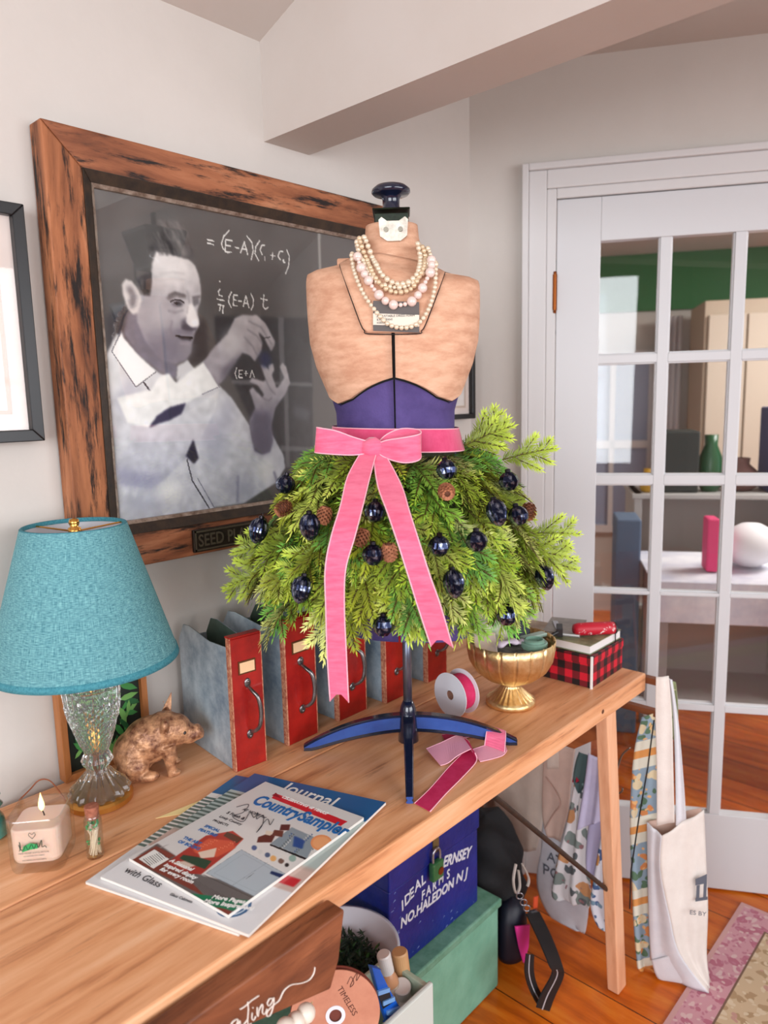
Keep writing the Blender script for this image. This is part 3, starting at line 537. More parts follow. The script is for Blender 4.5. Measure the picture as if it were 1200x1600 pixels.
# cast plate on the bottom rail
lp = [PA(*p, 1.236) for p in [(299, 828), (299, 866), (400, 845), (400, 812)]]; x0, x1 = .775, .955; z0, z1 = 1.1845, 1.2295
g = G(); g.box((x0, 1.229, z0), (x1, 1.2362, z1)); pl = obj('name_plate', g, M('cast_iron_plate', (58, 46, 36), .5, metal=.5, c2=(36, 28, 22), scale=60), pf, bevel=.002)
g = G(); 
for a, b, c, d in ((x0 + .003, x1 - .003, z1 - .006, z1 - .003), (x0 + .003, x1 - .003, z0 + .003, z0 + .006), (x0 + .003, x0 + .006, z0 + .003, z1 - .003), (x1 - .006, x1 - .003, z0 + .003, z1 - .003)): g.box((a, 1.2275, c), (b, 1.229, d))
obj('plate_rim', g, M('worn_iron', (110, 98, 84), .4, metal=.6), pl)
text('lettering', 'SEED PLATE', .034, M('worn_iron', (110, 98, 84), .4, metal=.6), pl, (x0 + .010, 1.2285, z0 + .011), (1, 0, 0), (0, 0, 1), ext=.001, sx=.80, bold=.01)

# black framed picture at the far left, and a small one near the corner
def simple_frame(name, label, x0, x1, z0, z1, w, mat, matw, inner, y=1.262, depth=.018, paint=None):
    t = thing(name, label, 'picture', ((x0 + x1) / 2, 1.28, z0)); g = G()
    for sd in 'lrtb': mitre(g, x0, z0, x1, z1, x0 + w, z0 + w, x1 - w, z1 - w, sd, y - depth, 1.279)
    obj('frame', g, mat, t, bevel=.0015); g = G(); g.box((x0 + w - .002, y - .004, z0 + w - .002), (x1 - w + .002, 1.278, z1 - w + .002)); obj('mat_board', g, M('pinkish_mat', (226, 212, 204), .8), t)
    if inner:
        a, b, c, d = inner; g = G(); g.box((a, y - .0052, c), (b, y - .004, d)); obj('print', g, M('pale_print', (206, 204, 202), .6, c2=(232, 226, 220), scale=14), t)
        g = G()
        for sd in 'lrtb': mitre(g, a - .006, c - .006, b + .006, d + .006, a, c, b, d, sd, y - .0056, y - .004)
        obj('fillet', g, M('fillet', (196, 176, 160), .5), t)
    g = G(); g.box((x0 + w - .001, y - .010, z0 + w - .001), (x1 - w + .001, y - .009, z1 - w + .001)); obj('glass', g, pane('picture_glass', ior=1.45), t); return t
simple_frame('framed_print', 'black framed pale print at the far left edge of the wall', .216, .516, 1.417, 1.79, .019, M('black_frame', (24, 24, 26), .35), None, (.265, .466, 1.468, 1.74))
simple_frame('framed_print', 'small black framed picture on the wall right behind the dress form', 1.50, 1.727, 1.413, 1.62, .014, M('black_frame', (24, 24, 26), .35), None, (1.54, 1.69, 1.45, 1.58))
# botanical picture leaning behind the lamp
bt = thing('botanical_picture', 'wood framed green leaf picture leaning on the wall behind the lamp', 'picture', (.58, 1.25, .81)); wf = wood('frame_oak', [(150, 88, 44), (190, 124, 72)], axis=2, scale=4, stretch=12)
g = G()
for sd in 'lrtb': mitre(g, .50, .811, .668, 1.03, .512, .823, .656, 1.018, sd, 1.252, 1.277)
obj('frame', g, wf, bt, bevel=.001); g = G(); g.box((.51, 1.262, .82), (.658, 1.276, 1.02)); obj('print', g, M('dark_green_ground', (14, 26, 16), .6), bt)
g = G(); r2 = random.Random(3)
for k in range(70):
    c = np.array([r2.uniform(.525, .645), 1.2612, r2.uniform(.835, 1.0)]); a = r2.uniform(0, 6.28); L = r2.uniform(.012, .022); w = L * .28; d = np.array([math.cos(a), 0, math.sin(a)]); e = np.array([-math.sin(a), 0, math.cos(a)])
    P = [c - d * L, c - d * L * .4 + e * w, c + d * L * .3 + e * w, c + d * L, c + d * L * .3 - e * w, c - d * L * .4 - e * w]; g.m = k % 3; g.prism([p - [0, .0003 * k / 10, 0] for p in P], (0, -.0003, 0))
obj('leaves', g, [M('leaf_a', (58, 130, 60), .6), M('leaf_b', (110, 160, 80), .6), M('leaf_c', (30, 90, 44), .6)], bt)

# ================================================================= table lamp
LX, LY = .516, 1.155
la = thing('table_lamp', 'cut glass table lamp with a teal linen shade', 'lamp', (LX, LY, .81))
shm = M('teal_linen', (70, 140, 156), .85, c2=(118, 180, 186), scale=260, stretch=(1, 1, 1), lo=.3, hi=.7, bump=.3)
nt = shm.node_tree                                     # woven cloth: two crossed thread directions
tc = nt.nodes.new('ShaderNodeTexCoord'); sp = nt.nodes.new('ShaderNodeSeparateXYZ'); nt.links.new(tc.outputs['Object'], sp.inputs[0])
at = nt.nodes.new('ShaderNodeMath'); at.operation = 'ARCTAN2'; nt.links.new(sp.outputs[0], at.inputs[0]); nt.links.new(sp.outputs[1], at.inputs[1])
def thread(fa, fz, sc):
    cb = nt.nodes.new('ShaderNodeCombineXYZ'); m1 = nt.nodes.new('ShaderNodeMath'); m1.operation = 'MULTIPLY'; m1.inputs[1].default_value = fa; nt.links.new(at.outputs[0], m1.inputs[0]); m2 = nt.nodes.new('ShaderNodeMath'); m2.operation = 'MULTIPLY'; m2.inputs[1].default_value = fz; nt.links.new(sp.outputs[2], m2.inputs[0])
    nt.links.new(m1.outputs[0], cb.inputs[0]); nt.links.new(m2.outputs[0], cb.inputs[1]); n = nt.nodes.new('ShaderNodeTexNoise'); n.inputs['Scale'].default_value = sc; n.inputs['Detail'].default_value = 4; nt.links.new(cb.outputs[0], n.inputs['Vector']); return n
n1 = thread(5, 260, 3.); n2 = thread(80, 20, 3.); ad = nt.nodes.new('ShaderNodeMath'); ad.operation = 'ADD'; nt.links.new(n1.outputs['Fac'], ad.inputs[0]); nt.links.new(n2.outputs['Fac'], ad.inputs[1])
rp = nt.nodes.new('ShaderNodeValToRGB'); e = rp.color_ramp.elements; e[0].position = .40; e[0].color = lin((52, 112, 126)); e[1].position = .62; e[1].color = lin((128, 186, 190)); hf = nt.nodes.new('ShaderNodeMath'); hf.operation = 'MULTIPLY'; hf.inputs[1].default_value = .5; nt.links.new(ad.outputs[0], hf.inputs[0]); nt.links.new(hf.outputs[0], rp.inputs[0]); nt.links.new(rp.outputs[0], nt.nodes['Principled BSDF'].inputs['Base Color'])
SC = np.array([LX - .004, LY, 0])
def shade_ring(r0, z0, r1, z1, th=.0016): return [(r0, z0), (r1, z1), (r1 - th, z1), (r0 - th, z0)]
zb, zt, rb, rt_ = 1.060, 1.284, .147, .080
g = G(); g.lathe([(rb, 0), (rt_, zt - zb)], (SC[0], SC[1], zb), 64); g.f = [f for f in g.f if len(f) == 4]; g.mi = [0] * len(g.f); o = obj('lamp_shade', g, shm, la, smooth=True)
o2 = G(); o2.lathe([(rb - .002, 0), (rt_ - .002, zt - zb)], (SC[0], SC[1], zb), 64); o2.f = [f[::-1] for f in o2.f if len(f) == 4]; o2.mi = [0] * len(o2.f); obj('shade_lining', o2, M('white_lining', (214, 216, 222), .8), la, smooth=True)
g = G(); tm = M('teal_trim', (44, 116, 132), .85, c2=(76, 148, 160), scale=300)
for r, z, hh in ((rb, zb, .010), (rt_, zt - .006, .007)):
    sl = (rt_ - rb) / (zt - zb); P = [(r - .003, 0), (r + .0012, -.0005), (r + .0012 + sl * hh, hh), (r - .003 + sl * hh, hh), (r - .003, 0)]; g2 = G(); g2.lathe(P, (SC[0], SC[1], z), 64); g2.f = [f for f in g2.f if len(f) == 4]; g2.mi = [0] * len(g2.f); obj('shade_trim', g2, tm, la, smooth=True)
gold = M('polished_gold', (214, 160, 84), .25, metal=1)
g = G()
for k in range(3): a = 2.0 + k * 2.094; g.cyl((SC[0], SC[1], 1.274), (SC[0] + (rt_ - .003) * math.cos(a), SC[1] + (rt_ - .003) * math.sin(a), 1.280), .0015, 6)
obj('spider', g, gold, la); g = G(); g.lathe([(.003, -.012), (.010, -.008), (.010, .004), (.006, .006), (.0085, .012), (.007, .018), (.0, .020)], (SC[0], SC[1], 1.276), 18); g.cyl((SC[0], SC[1], 1.02), (SC[0], SC[1], 1.276), .002, 6); obj('finial', g, gold, la, smooth=True)
g = G(); g.lathe([(.014, 0), (.016, .006), (.016, .04), (.013, .045)], (LX, LY, 1.014), 20); obj('socket', g, gold, la, smooth=True)
crystal = M('cut_crystal', (246, 250, 248), .0, trans=.94, spec=.9); crystal.node_tree.nodes['Principled BSDF'].inputs['IOR'].default_value = 1.42
def cut(t, z):
    zz = z + .81
    if zz > .905: a = math.sin(10 * t + (zz) * 260) * math.sin(10 * t - zz * 260); return 1 + .045 * (abs(a) if zz < .985 else 0) + .035 * abs(math.sin(8 * t)) * (1 if zz >= .955 else 0)
    if zz > .868: return 1 + .05 * math.cos(12 * t)
    return 1 + .09 * math.cos(16 * t) * min(1, (.868 - zz) / .01)
pr_ = [(.046, .016), (.047, .020), (.044, .026), (.036, .034), (.026, .046), (.019, .056), (.017, .062), (.022, .068), (.025, .074), (.022, .082), (.018, .088), (.021, .095)]
for i in range(1, 34): z = .095 + i * .0033; q = i / 33; pr_.append((.021 + .024 * math.sin(q * 1.5) ** .9, z))
pr_ += [(.047, .206), (.044, .209), (.030, .2100)]
g = G(); g.lathe(pr_, (LX, LY, .81), 128, rf=cut); obj('glass_body', g, crystal, la)
g = G(); g.cyl((LX, LY, .83), (LX, LY, 1.01), .0035, 10); obj('rod', g, gold, la, smooth=True)
g = G(); g.lathe([(.050, .0), (.0535, .002), (.0535, .010), (.050, .014), (.046, .0162)], (LX, LY, .8102), 48); obj('base', g, M('brass_base', (196, 138, 66), .35, metal=.8), la, smooth=False)
g = G(); P = [PT(*p, .8125) for p in [(105, 1255), (92, 1240), (78, 1231), (62, 1231), (47, 1238), (30, 1250)]]; P[1][2] += .006; P[2][2] += .014; P[3][2] += .014; P[4][2] += .005; g.tube(smooth_path(P, 6), .0012, 6); obj('cord', g, M('copper_cord', (170, 96, 60), .4), la, smooth=True)
# ================================================================= dress form
PO = np.array([1.0, .882, 0.]); DC = PO - np.array([.6609, -.7505, 0]) * .012; FR = np.array([-.7505, -.6609, 0]); EX = np.array([.6609, -.7505, 0]); UZ = np.array([0, 0, 1.])
def D(u, v, r): return PL(u, v, DC + FR * r, FR)            # a point of the upright plane r in front of the form's axis
PROF = [(1.0, .128, .120), (1.05, .139, .128), (1.12, .146, .132), (1.22, .142, .128), (1.31, .126, .112), (1.40, .1085, .094), (1.45, .1095, .096), (1.48, .118, .104), (1.50, .126, .108), (1.53, .138, .114), (1.57, .1475, .117), (1.61, .150, .113), (1.64, .151, .104), (1.676, .151, .090), (1.686, .1495, .080), (1.691, .146, .070), (1.695, .130, .062), (1.701, .100, .056), (1.711, .069, .050), (1.724, .050, .047), (1.745, .045, .044), (1.766, .043, .042)]
def prof(z):
    zs = [p[0] for p in PROF]; return float(np.interp(z, zs, [p[1] for p in PROF])), float(np.interp(z, zs, [p[2] for p in PROF]))
def surf(th, z, off=0.):
    a, b = prof(z); a += off; b += off; n = 2.5 if z < 1.70 else 2.3; ct, st = math.cos(th), math.sin(th)
    return DC + EX * (a * np.sign(st) * abs(st) ** (2 / n)) + FR * (b * np.sign(ct) * abs(ct) ** (2 / n)) + UZ * z
linen = M('tan_linen', (198, 146, 116), .85, c2=(224, 178, 148), scale=22, stretch=(1, 1, 3), bump=.15, bscale=300)
purple = M('purple_felt', (62, 48, 100), .9, c2=(88, 72, 130), scale=9, bump=.1, bscale=250)
dfm = thing('dress_form', 'vintage adjustable dress form with tan bust, purple waist and dark blue stand', 'dress form', (DC[0], DC[1], .81))
def drop(p):
    x = (p - DC) @ EX; x = x if p[2] < 1.715 else -1; k = min(1, max(0, (p[2] - 1.56) / .13)); return p - UZ * .018 * k * min(1, max(0, (x + .02) / .08))
g = G(); th_ = np.linspace(-math.pi, math.pi, 49)[:-1]
g.grid([[drop(surf(t, z - (.006 if z > 1.66 and z < 1.72 else 0), -.009 if z < 1.62 else -.012)) for t in th_] for z in np.linspace(1.075, 1.765, 60)], closev=True); obj('core', g, M('black_core', (18, 16, 18), .8), dfm, smooth=True)
def patch(name, t0, t1, zlo, zhi, mat, off=0, n=22, m=26, th=.005):
    g = G(); P = []
    for i in range(n + 1):
        t = t0 + (t1 - t0) * i / n; a = zlo(t); b = zhi(t); P.append([surf(t, a + (b - a) * j / m, off) for j in range(m + 1)])
    Q = [[surf(t0 + (t1 - t0) * i / n, zlo(t0 + (t1 - t0) * i / n) + (zhi(t0 + (t1 - t0) * i / n) - zlo(t0 + (t1 - t0) * i / n)) * j / m, off - th) for j in range(m + 1)] for i in range(n + 1)]
    P = [[drop(p) for p in r] for r in P]; Q = [[drop(p) for p in r] for r in Q]; g.grid(P); o = len(g.v); g.grid([r for r in Q]); w = m + 1
    g.f[n * m:] = [f[::-1] for f in g.f[n * m:]]
    def e(i, j): return i * w + j
    for i in range(n): g.f.append((e(i + 1, 0), e(i, 0), o + e(i, 0), o + e(i + 1, 0))); g.f.append((e(i, m), e(i + 1, m), o + e(i + 1, m), o + e(i, m)))
    for j in range(m): g.f.append((e(0, j), e(0, j + 1), o + e(0, j + 1), o + e(0, j))); g.f.append((e(n, j + 1), e(n, j), o + e(n, j), o + e(n, j + 1)))
    g.mi = [0] * len(g.f); return obj(name, g, mat, dfm, smooth=True)
def bustlo(t):
    x = abs(t); return float(np.interp(x, [0, .25, .6, .95, 1.3, 1.8], [1.507, 1.494, 1.474, 1.466, 1.476, 1.486]))
gp = .007
for sgn in (-1, 1):
    a, b = (gp, 1.62) if sgn > 0 else (-1.62, -gp)
    patch('bust_panel', a, b, bustlo, lambda t: 1.700, linen, 0, m=34)
    a, b = (1.66, 3.12) if sgn > 0 else (-3.12, -1.66); patch('back_panel', a, b, lambda t: 1.486, lambda t: 1.700, linen, 0)
    a, b = (gp * .6, 1.60) if sgn > 0 else (-1.60, -gp * .6); patch('waist_panel', a, b, lambda t: 1.398, lambda t: bustlo(t) - .0035, purple, -.004)
    patch('hip_panel', a, b, lambda t: 1.062 - .012 * math.sin(t), lambda t: 1.392, purple, -.002)
    a, b = (1.64, 3.12) if sgn > 0 else (-3.12, -1.64); patch('waist_panel', a, b, lambda t: 1.398, lambda t: 1.480, purple, -.004); patch('hip_panel', a, b, lambda t: 1.06, lambda t: 1.392, purple, -.002)
# neck and yoke (raised collar piece, lower edge squared off on the chest)
g = G(); g.grid([[drop(surf(t, z, .002)) for t in th_] for z in np.linspace(1.7005, 1.766, 18)], closev=True); g.f.append(tuple(len(th_) * 17 + i for i in range(len(th_)))); g.mi.append(0); obj('neck', g, linen, dfm, smooth=True)
def onf(x, z, off=0):                                     # point of the chest at sideways x
    a, b = prof(z); a += off; b += off; n = 2.5; q = min(.999, abs(x) / a); return DC + EX * x + FR * (b * (1 - q ** n) ** (1 / n)) + UZ * z
g = G(); rows_ = []
for j in range(25):
    z = 1.578 + (1.712 - 1.578) * j / 24; w = float(np.interp(z, [1.578, 1.584, 1.592, 1.64, 1.685, 1.697, 1.712], [.040, .047, .051, .068, .084, .088, .060]))
    rows_.append([drop(onf(w * (2 * i / 20 - 1), z, .005)) for i in range(21)])
g.grid(rows_); obj('yoke', g, linen, dfm, smooth=True, solid=.006)
g = G(); out = [drop(onf(x, z, .0052)) for x, z in [(-.088, 1.697), (-.084, 1.685), (-.069, 1.64), (-.052, 1.592), (-.046, 1.582), (-.038, 1.576), (.038, 1.576), (.046, 1.582), (.052, 1.592), (.069, 1.64), (.084, 1.685), (.088, 1.697)]]; g.tube(smooth_path(out, 4), .0009, 6); obj('yoke_seam_shade', g, M('black_core', (18, 16, 18), .8), dfm, smooth=True)  # seam line round the yoke, drawn black for the shadow in its gap
g = G()
g.obox(D(542, 411, .02), EX * .016, FR * .014, UZ * .006); obj('shoulder_tab', g, linen, dfm, bevel=.003)
mw = M('ivory_metal', (226, 220, 206), .35, metal=.3, c2=(170, 160, 146), scale=50)
g = G(); P = [(-.024, .016), (-.019, .0205), (-.010, .014), (.010, .014), (.020, .0205), (.025, .016), (.023, -.010), (.012, -.018), (-.010, -.018), (-.022, -.010)]; nc = onf(0, 1.750, .009) + EX * .003
g.prism([nc + EX * x + UZ * z - FR * .004 for x, z in P][::-1], FR * .006); np_ = obj('neck_plate', g, mw, dfm)
for x in (-.012, .012):
    g = G(); g.cyl(nc + EX * x + FR * .001, nc + EX * x + FR * .0062, .004, 12); obj('rivet', g, M('dull_steel', (130, 124, 112), .35, metal=.9), np_)
g = G(); g.obox(DC + UZ * 1.775, EX * .029, FR * .029, UZ * .008); g.obox(DC + UZ * 1.790, EX * .032, FR * .030, UZ * .0015); obj('neck_bracket', g, M('green_black_metal', (38, 52, 34), .35, metal=.6, c2=(20, 20, 18), scale=40), dfm, bevel=.002)
navy = M('navy_enamel', (20, 26, 48), .2, coat=.6); cc = DC + UZ * 1.791
g = G(); g.lathe([(.017, 0), (.018, .003), (.0145, .008), (.0150, .020), (.0185, .026), (.030, .0275), (.0335, .031), (.033, .036), (.026, .042), (.014, .0455), (.0, .0465)], cc, 36); obj('neck_knob', g, navy, dfm, smooth=True)
# adjusting card in the yoke
cd = thing('paper_card', 'small grey and white instruction card pinned on the chest of the dress form', 'card', tuple(onf(0, 1.58, .01))); cardw = M('card_white', (224, 212, 196), .7); cardg = M('card_grey', (92, 86, 84), .7)
cq = [D(583, 487, .128), D(655, 491, .128), D(655, 519, .128), D(583, 516, .128)]
def quad(a, b, c, d, s0, s1, t0, t1): f = lambda s, t: (a * (1 - s) + b * s) * (1 - t) + (d * (1 - s) + c * s) * t; return [f(s0, t1), f(s1, t1), f(s1, t0), f(s0, t0)]
q_ = [np.array(x) for x in (D(583, 470, .1225), D(655, 472, .1225), D(655, 520, .1245), D(583, 517, .1245))]
g = G(); g.prism(quad(*q_, 0, 1, 0, 1), FR * .001); obj('backing', g, cardg, cd); g = G(); g.prism([p + FR * .0012 for p in quad(*q_, 0, 1, .42, .80)], FR * .0004); obj('panel', g, cardw, cd)
for tx, t, sz in (('ADJUSTABLE DRESS FORM', .55, .0052), ('& PATTERNS', .66, .0045), ('SIZES A  B', .76, .004)): o_ = (q_[0] * .92 + q_[1] * .08) * (1 - t) + (q_[3] * .92 + q_[2] * .08) * t + FR * .0018; text('printing', tx, sz, M('ink', (48, 44, 44), .7), cd, o_, EX, UZ, ext=.0001)
# stand: pole and four arched feet
pol = M('worn_steel_pole', (120, 124, 136), .3, metal=.8, c2=(58, 64, 92), scale=14, stretch=(3, 3, .6))
g = G(); g.lathe([(.0085, .045), (.0085, .30)], (PO[0], PO[1], .81), 20); g.lathe([(.012, .045), (.012, .052), (.0095, .058)], (PO[0], PO[1], .81), 20); obj('pole', g, pol, dfm, smooth=True)
royal = M('blue_cast_iron', (30, 62, 132), .38, c2=(46, 84, 156), scale=10, coat=.3, bump=.05, bscale=80)
feet = [np.array([.86, 1.026]), np.array([1.141, .729]), np.array([.848, .748])]; feet.append(2 * PO[:2] - feet[2])
g = G(); g.lathe([(.020, -.028), (.018, .0), (.016, .03), (.014, .040), (.009, .052)], (PO[0], PO[1], .852), 20); obj('hub', g, navy, dfm, smooth=True)
for k, f in enumerate(feet):
    d = np.array([f[0], f[1], 0]) - PO; L = np.linalg.norm(d); d /= L; w = np.cross(d, UZ); rows_ = []; g = G()
    for i in range(15):
        q = i / 14; top = .056 * (1 - q ** 2.1) + .012; bot = max(0.0, (.056 - .046 + .004) + .030 * (1 - q * .2) - .044 * q ** 1.6 - .012 * 0); bot = max(0., .034 - .040 * q ** 1.7) if i < 14 else 0.; hw = .0085 * (1 - .45 * q); c = PO + d * (L * q); z = .81
        e = .0035
        rows_.append([c + w * hw + UZ * (z + bot), c + w * (hw + .0015) + UZ * (z + bot + .002), c + w * hw * .75 + UZ * (z + bot + .006), c + w * hw * .75 + UZ * (z + top - .006), c + w * (hw + .0015) + UZ * (z + top - .002), c + w * hw + UZ * (z + top), c - w * hw + UZ * (z + top), c - w * (hw + .0015) + UZ * (z + top - .002), c - w * hw * .75 + UZ * (z + top - .006), c - w * hw * .75 + UZ * (z + bot + .006), c - w * (hw + .0015) + UZ * (z + bot + .002), c - w * hw + UZ * (z + bot)])
    g.grid(rows_, closev=True); g.f.append(tuple(range(12))[::-1]); g.f.append(tuple(14 * 12 + i for i in range(12))); g.mi = [0] * len(g.f)
    for i, f_ in enumerate(g.f[:14 * 12]):
        if i % 12 in (0, 1, 3, 4, 5, 6, 7, 9, 10, 11): g.mi[i] = 1
        if i % 12 in (2, 8): g.mi[i] = 0
    obj('foot', g, [royal, navy], dfm)

# ================================================================= evergreen skirt
sk = thing('evergreen_skirt', 'full skirt of yellow-green fir sprigs around the dress form waist', 'skirt', (DC[0], DC[1], 1.03))
SKP = [(1.08, .215), (1.13, .245), (1.18, .262), (1.23, .262), (1.28, .248), (1.32, .222), (1.355, .188), (1.385, .145), (1.41, .118)]
def skr(z): return float(np.interp(z, [p[0] for p in SKP], [p[1] for p in SKP]))
g = G(); g.grid([[DC + (EX * math.sin(t) + FR * math.cos(t)) * max(.112, skr(z) - .075) * (1 + .04 * math.sin(7 * t + z * 60)) + UZ * z for t in th_] for z in np.linspace(1.15, 1.395, 16)], closev=True)
obj('branch_base', g, M('dark_branches', (30, 36, 18), .95, c2=(62, 48, 28), scale=30), sk)
rs = np.random.RandomState(5)
def make_sprig(L, seed):
    r = np.random.RandomState(seed); N = []; stems = [(np.zeros(3), np.array([1., 0, 0]), L)]
    for k in range(4):
        q = .18 + .17 * k; sg = 1 if k % 2 else -1; a = sg * r.uniform(.55, .8); stems.append((np.array([L * q, 0, 0]), np.array([math.cos(a), math.sin(a), r.uniform(-.1, .15)]), L * (.62 - .42 * q)))
    ST = []
    for s0, d, l in stems:
        d = nrm(d); side = nrm(np.cross((0, 0, 1), d)); up = np.cross(d, side); n = int(l / .0031); ST.append((s0, d, l, side, up))
        for i in range(n):
            q = i / n; base = s0 + d * l * q + up * .006 * math.sin(q * 2.5) * l / .1
            for sg in (-1, 1):
                if r.rand() < .06: continue
                nl = .0200 * (1 - .45 * q ** 3) * r.uniform(.8, 1.12); fa = r.uniform(.80, 1.1) * (1 - .45 * q); dv = nrm(math.cos(fa) * d + math.sin(fa) * side * sg + up * r.uniform(.0, .5))
                N.append((base, dv, nl, q if s0[0] > 0 else q * .8, side))
            if i % 3 == 0: N.append((base, nrm(d * .9 + up * .8 + side * r.uniform(-.3, .3)), .011, q, side))
        N.append((s0 + d * l, d, .012, 1., side))
    V = []; F = []; T = []
    for b, dv, nl, q, side in N:
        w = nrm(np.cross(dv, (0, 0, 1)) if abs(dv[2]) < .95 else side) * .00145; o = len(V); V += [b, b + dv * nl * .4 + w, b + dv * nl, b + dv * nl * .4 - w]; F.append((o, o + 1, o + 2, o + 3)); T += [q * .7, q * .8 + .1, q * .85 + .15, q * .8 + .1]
    for s0, d, l, side, up in ST:
        o = len(V); w = side * .0013; P = [s0 + d * l * q + up * .006 * math.sin(q * 2.5) * l / .1 for q in (0, .35, .7, 1)]
        for p in P: V += [p + w, p + up * .0016, p - w]; T += [-1, -1, -1]
        for i in range(3):
            for j in range(3): F.append((o + i * 3 + j, o + i * 3 + (j + 1) % 3, o + i * 3 + 3 + (j + 1) % 3, o + i * 3 + 3 + j))
    return np.array(V), np.array(F), np.array(T)
SPR = [make_sprig(L, i) for i, L in enumerate((.075, .09, .10, .11, .085, .12))]
Vs = []; Fs = []; Cs = []; nv = 0
pal = np.array([(160, 188, 60), (184, 208, 78), (202, 220, 104), (130, 180, 66), (170, 186, 56), (110, 176, 76), (220, 232, 140)], float)
def put(pos, d, up, k, col, sc=1.):
    global nv
    V, F, T = SPR[k]; x = nrm(d); z = nrm(np.array(up) - x * (np.array(up) @ x)); y = np.cross(z, x); q = np.array(V) * sc
    q[:, 2] -= 2.4 * q[:, 0] ** 2 * 1.0                # droop
    Vs.append(pos + q[:, :1] * x + q[:, 1:2] * y + q[:, 2:] * z); Fs.append(F + nv); nv += len(V)
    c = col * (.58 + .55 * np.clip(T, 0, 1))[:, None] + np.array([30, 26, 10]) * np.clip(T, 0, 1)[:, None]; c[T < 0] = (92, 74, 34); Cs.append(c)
def dirt(t): return EX * math.sin(t) + FR * math.cos(t)
for ring, (z, n_) in enumerate([(1.175, 40), (1.195, 42), (1.215, 44), (1.235, 44), (1.255, 44), (1.275, 42), (1.296, 40), (1.318, 38), (1.340, 36), (1.360, 32), (1.378, 26)]):
    for i in range(n_):
        t = 2 * math.pi * (i + rs.rand() * .9) / n_; zz = z + rs.uniform(-.014, .014); o = dirt(t); tan = np.cross(UZ, o); r0 = max(.108, skr(zz) - rs.uniform(.055, .085))
        out_ = rs.uniform(.45, 1.25); dn = rs.uniform(.5, 1.1); 
        if z > 1.33: out_, dn = rs.uniform(1.0, 1.6), rs.uniform(.15, .75)
        if z > 1.37: out_, dn = 1.4, rs.uniform(.25, .6)
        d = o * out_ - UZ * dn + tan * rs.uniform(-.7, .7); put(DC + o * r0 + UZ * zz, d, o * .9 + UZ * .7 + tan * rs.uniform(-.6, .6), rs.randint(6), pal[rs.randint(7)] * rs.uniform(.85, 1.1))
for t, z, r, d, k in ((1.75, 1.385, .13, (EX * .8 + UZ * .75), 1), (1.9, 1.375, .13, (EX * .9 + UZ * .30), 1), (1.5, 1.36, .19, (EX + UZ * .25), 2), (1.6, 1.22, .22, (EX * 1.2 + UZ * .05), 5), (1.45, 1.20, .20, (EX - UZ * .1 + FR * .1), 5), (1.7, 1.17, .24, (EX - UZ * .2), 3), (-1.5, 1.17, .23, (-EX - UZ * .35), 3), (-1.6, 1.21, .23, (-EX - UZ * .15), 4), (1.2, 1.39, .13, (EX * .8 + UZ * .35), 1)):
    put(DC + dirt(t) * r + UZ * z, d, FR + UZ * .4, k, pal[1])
V = np.concatenate(Vs); F = np.concatenate(Fs); Cc = np.clip(np.concatenate(Cs), 0, 255) / 255.; Cc = ((Cc + .055) / 1.055) ** 2.4
me = bpy.data.meshes.new('foliage'); me.vertices.add(len(V)); me.vertices.foreach_set('co', (V - wloc(sk)).ravel()); me.loops.add(F.size); me.loops.foreach_set('vertex_index', F.ravel().astype(np.int32)); me.polygons.add(len(F)); me.polygons.foreach_set('loop_start', (np.arange(len(F)) * 4).astype(np.int32)); me.update(calc_edges=True)
a_ = me.color_attributes.new('Col', 'FLOAT_COLOR', 'POINT'); a_.data.foreach_set('color', np.concatenate([Cc, np.ones((len(V), 1))], 1).ravel().astype(np.float32))
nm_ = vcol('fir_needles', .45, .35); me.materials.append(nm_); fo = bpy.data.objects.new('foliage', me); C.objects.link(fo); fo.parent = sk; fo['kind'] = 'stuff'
nt = nm_.node_tree; tr = nt.nodes.new('ShaderNodeBsdfTranslucent'); ms = nt.nodes.new('ShaderNodeMixShader'); ms.inputs[0].default_value = .25; nt.links.new([n for n in nt.nodes if n.type == 'VERTEX_COLOR'][0].outputs[0], tr.inputs[0]); nt.links.new(nt.nodes['Principled BSDF'].outputs[0], ms.inputs[1]); nt.links.new(tr.outputs[0], ms.inputs[2]); nt.links.new(ms.outputs[0], nt.nodes['Material Output'].inputs[0])
def skirt_r(u, v, extra=.0):
    """distance in front of the axis at which the sight line meets the skirt's outer surface"""
    r = ray(u, v); o = np.array([0, 0, CZ]); best = None
    for t in np.linspace(.0008, .0016, 400):
        p = o + r * t; h = math.hypot(p[0] - DC[0], p[1] - DC[1])
        if h < skr(p[2]) + extra: return p
    return D(u, v, .0)
# ornaments
orn = M('dark_mercury_glass', (30, 36, 60), .16, metal=.85, c2=(176, 184, 204), scale=85, lo=.48, hi=.68)
cap = M('ornament_cap', (40, 36, 40), .3, metal=.9)
def cone_orn():
    t = thing('pinecone_ornament', '', 'ornament', (0, 0, 0)); g = G()
    g.lathe([(.0012, -.021), (.006, -.0185), (.0115, -.012), (.0145, -.003), (.0150, .004), (.0125, .0115), (.007, .0165), (.003, .018)], (0, 0, 0), 36, rf=lambda a, z: 1 + .09 * math.sin(6 * a + z * 420) * math.sin(6 * a - z * 420)); obj('bulb', g, orn, t, smooth=False, local=True)
    g = G(); g.lathe([(.0042, .0165), (.0042, .021), (.002, .022)], (0, 0, 0), 12); P = [(0, .0022 * math.cos(a), .0235 + .0022 * math.sin(a)) for a in np.linspace(0, 6.0, 10)]; g.tube(P, .0005, 5); obj('cap', g, cap, t, local=True); return t
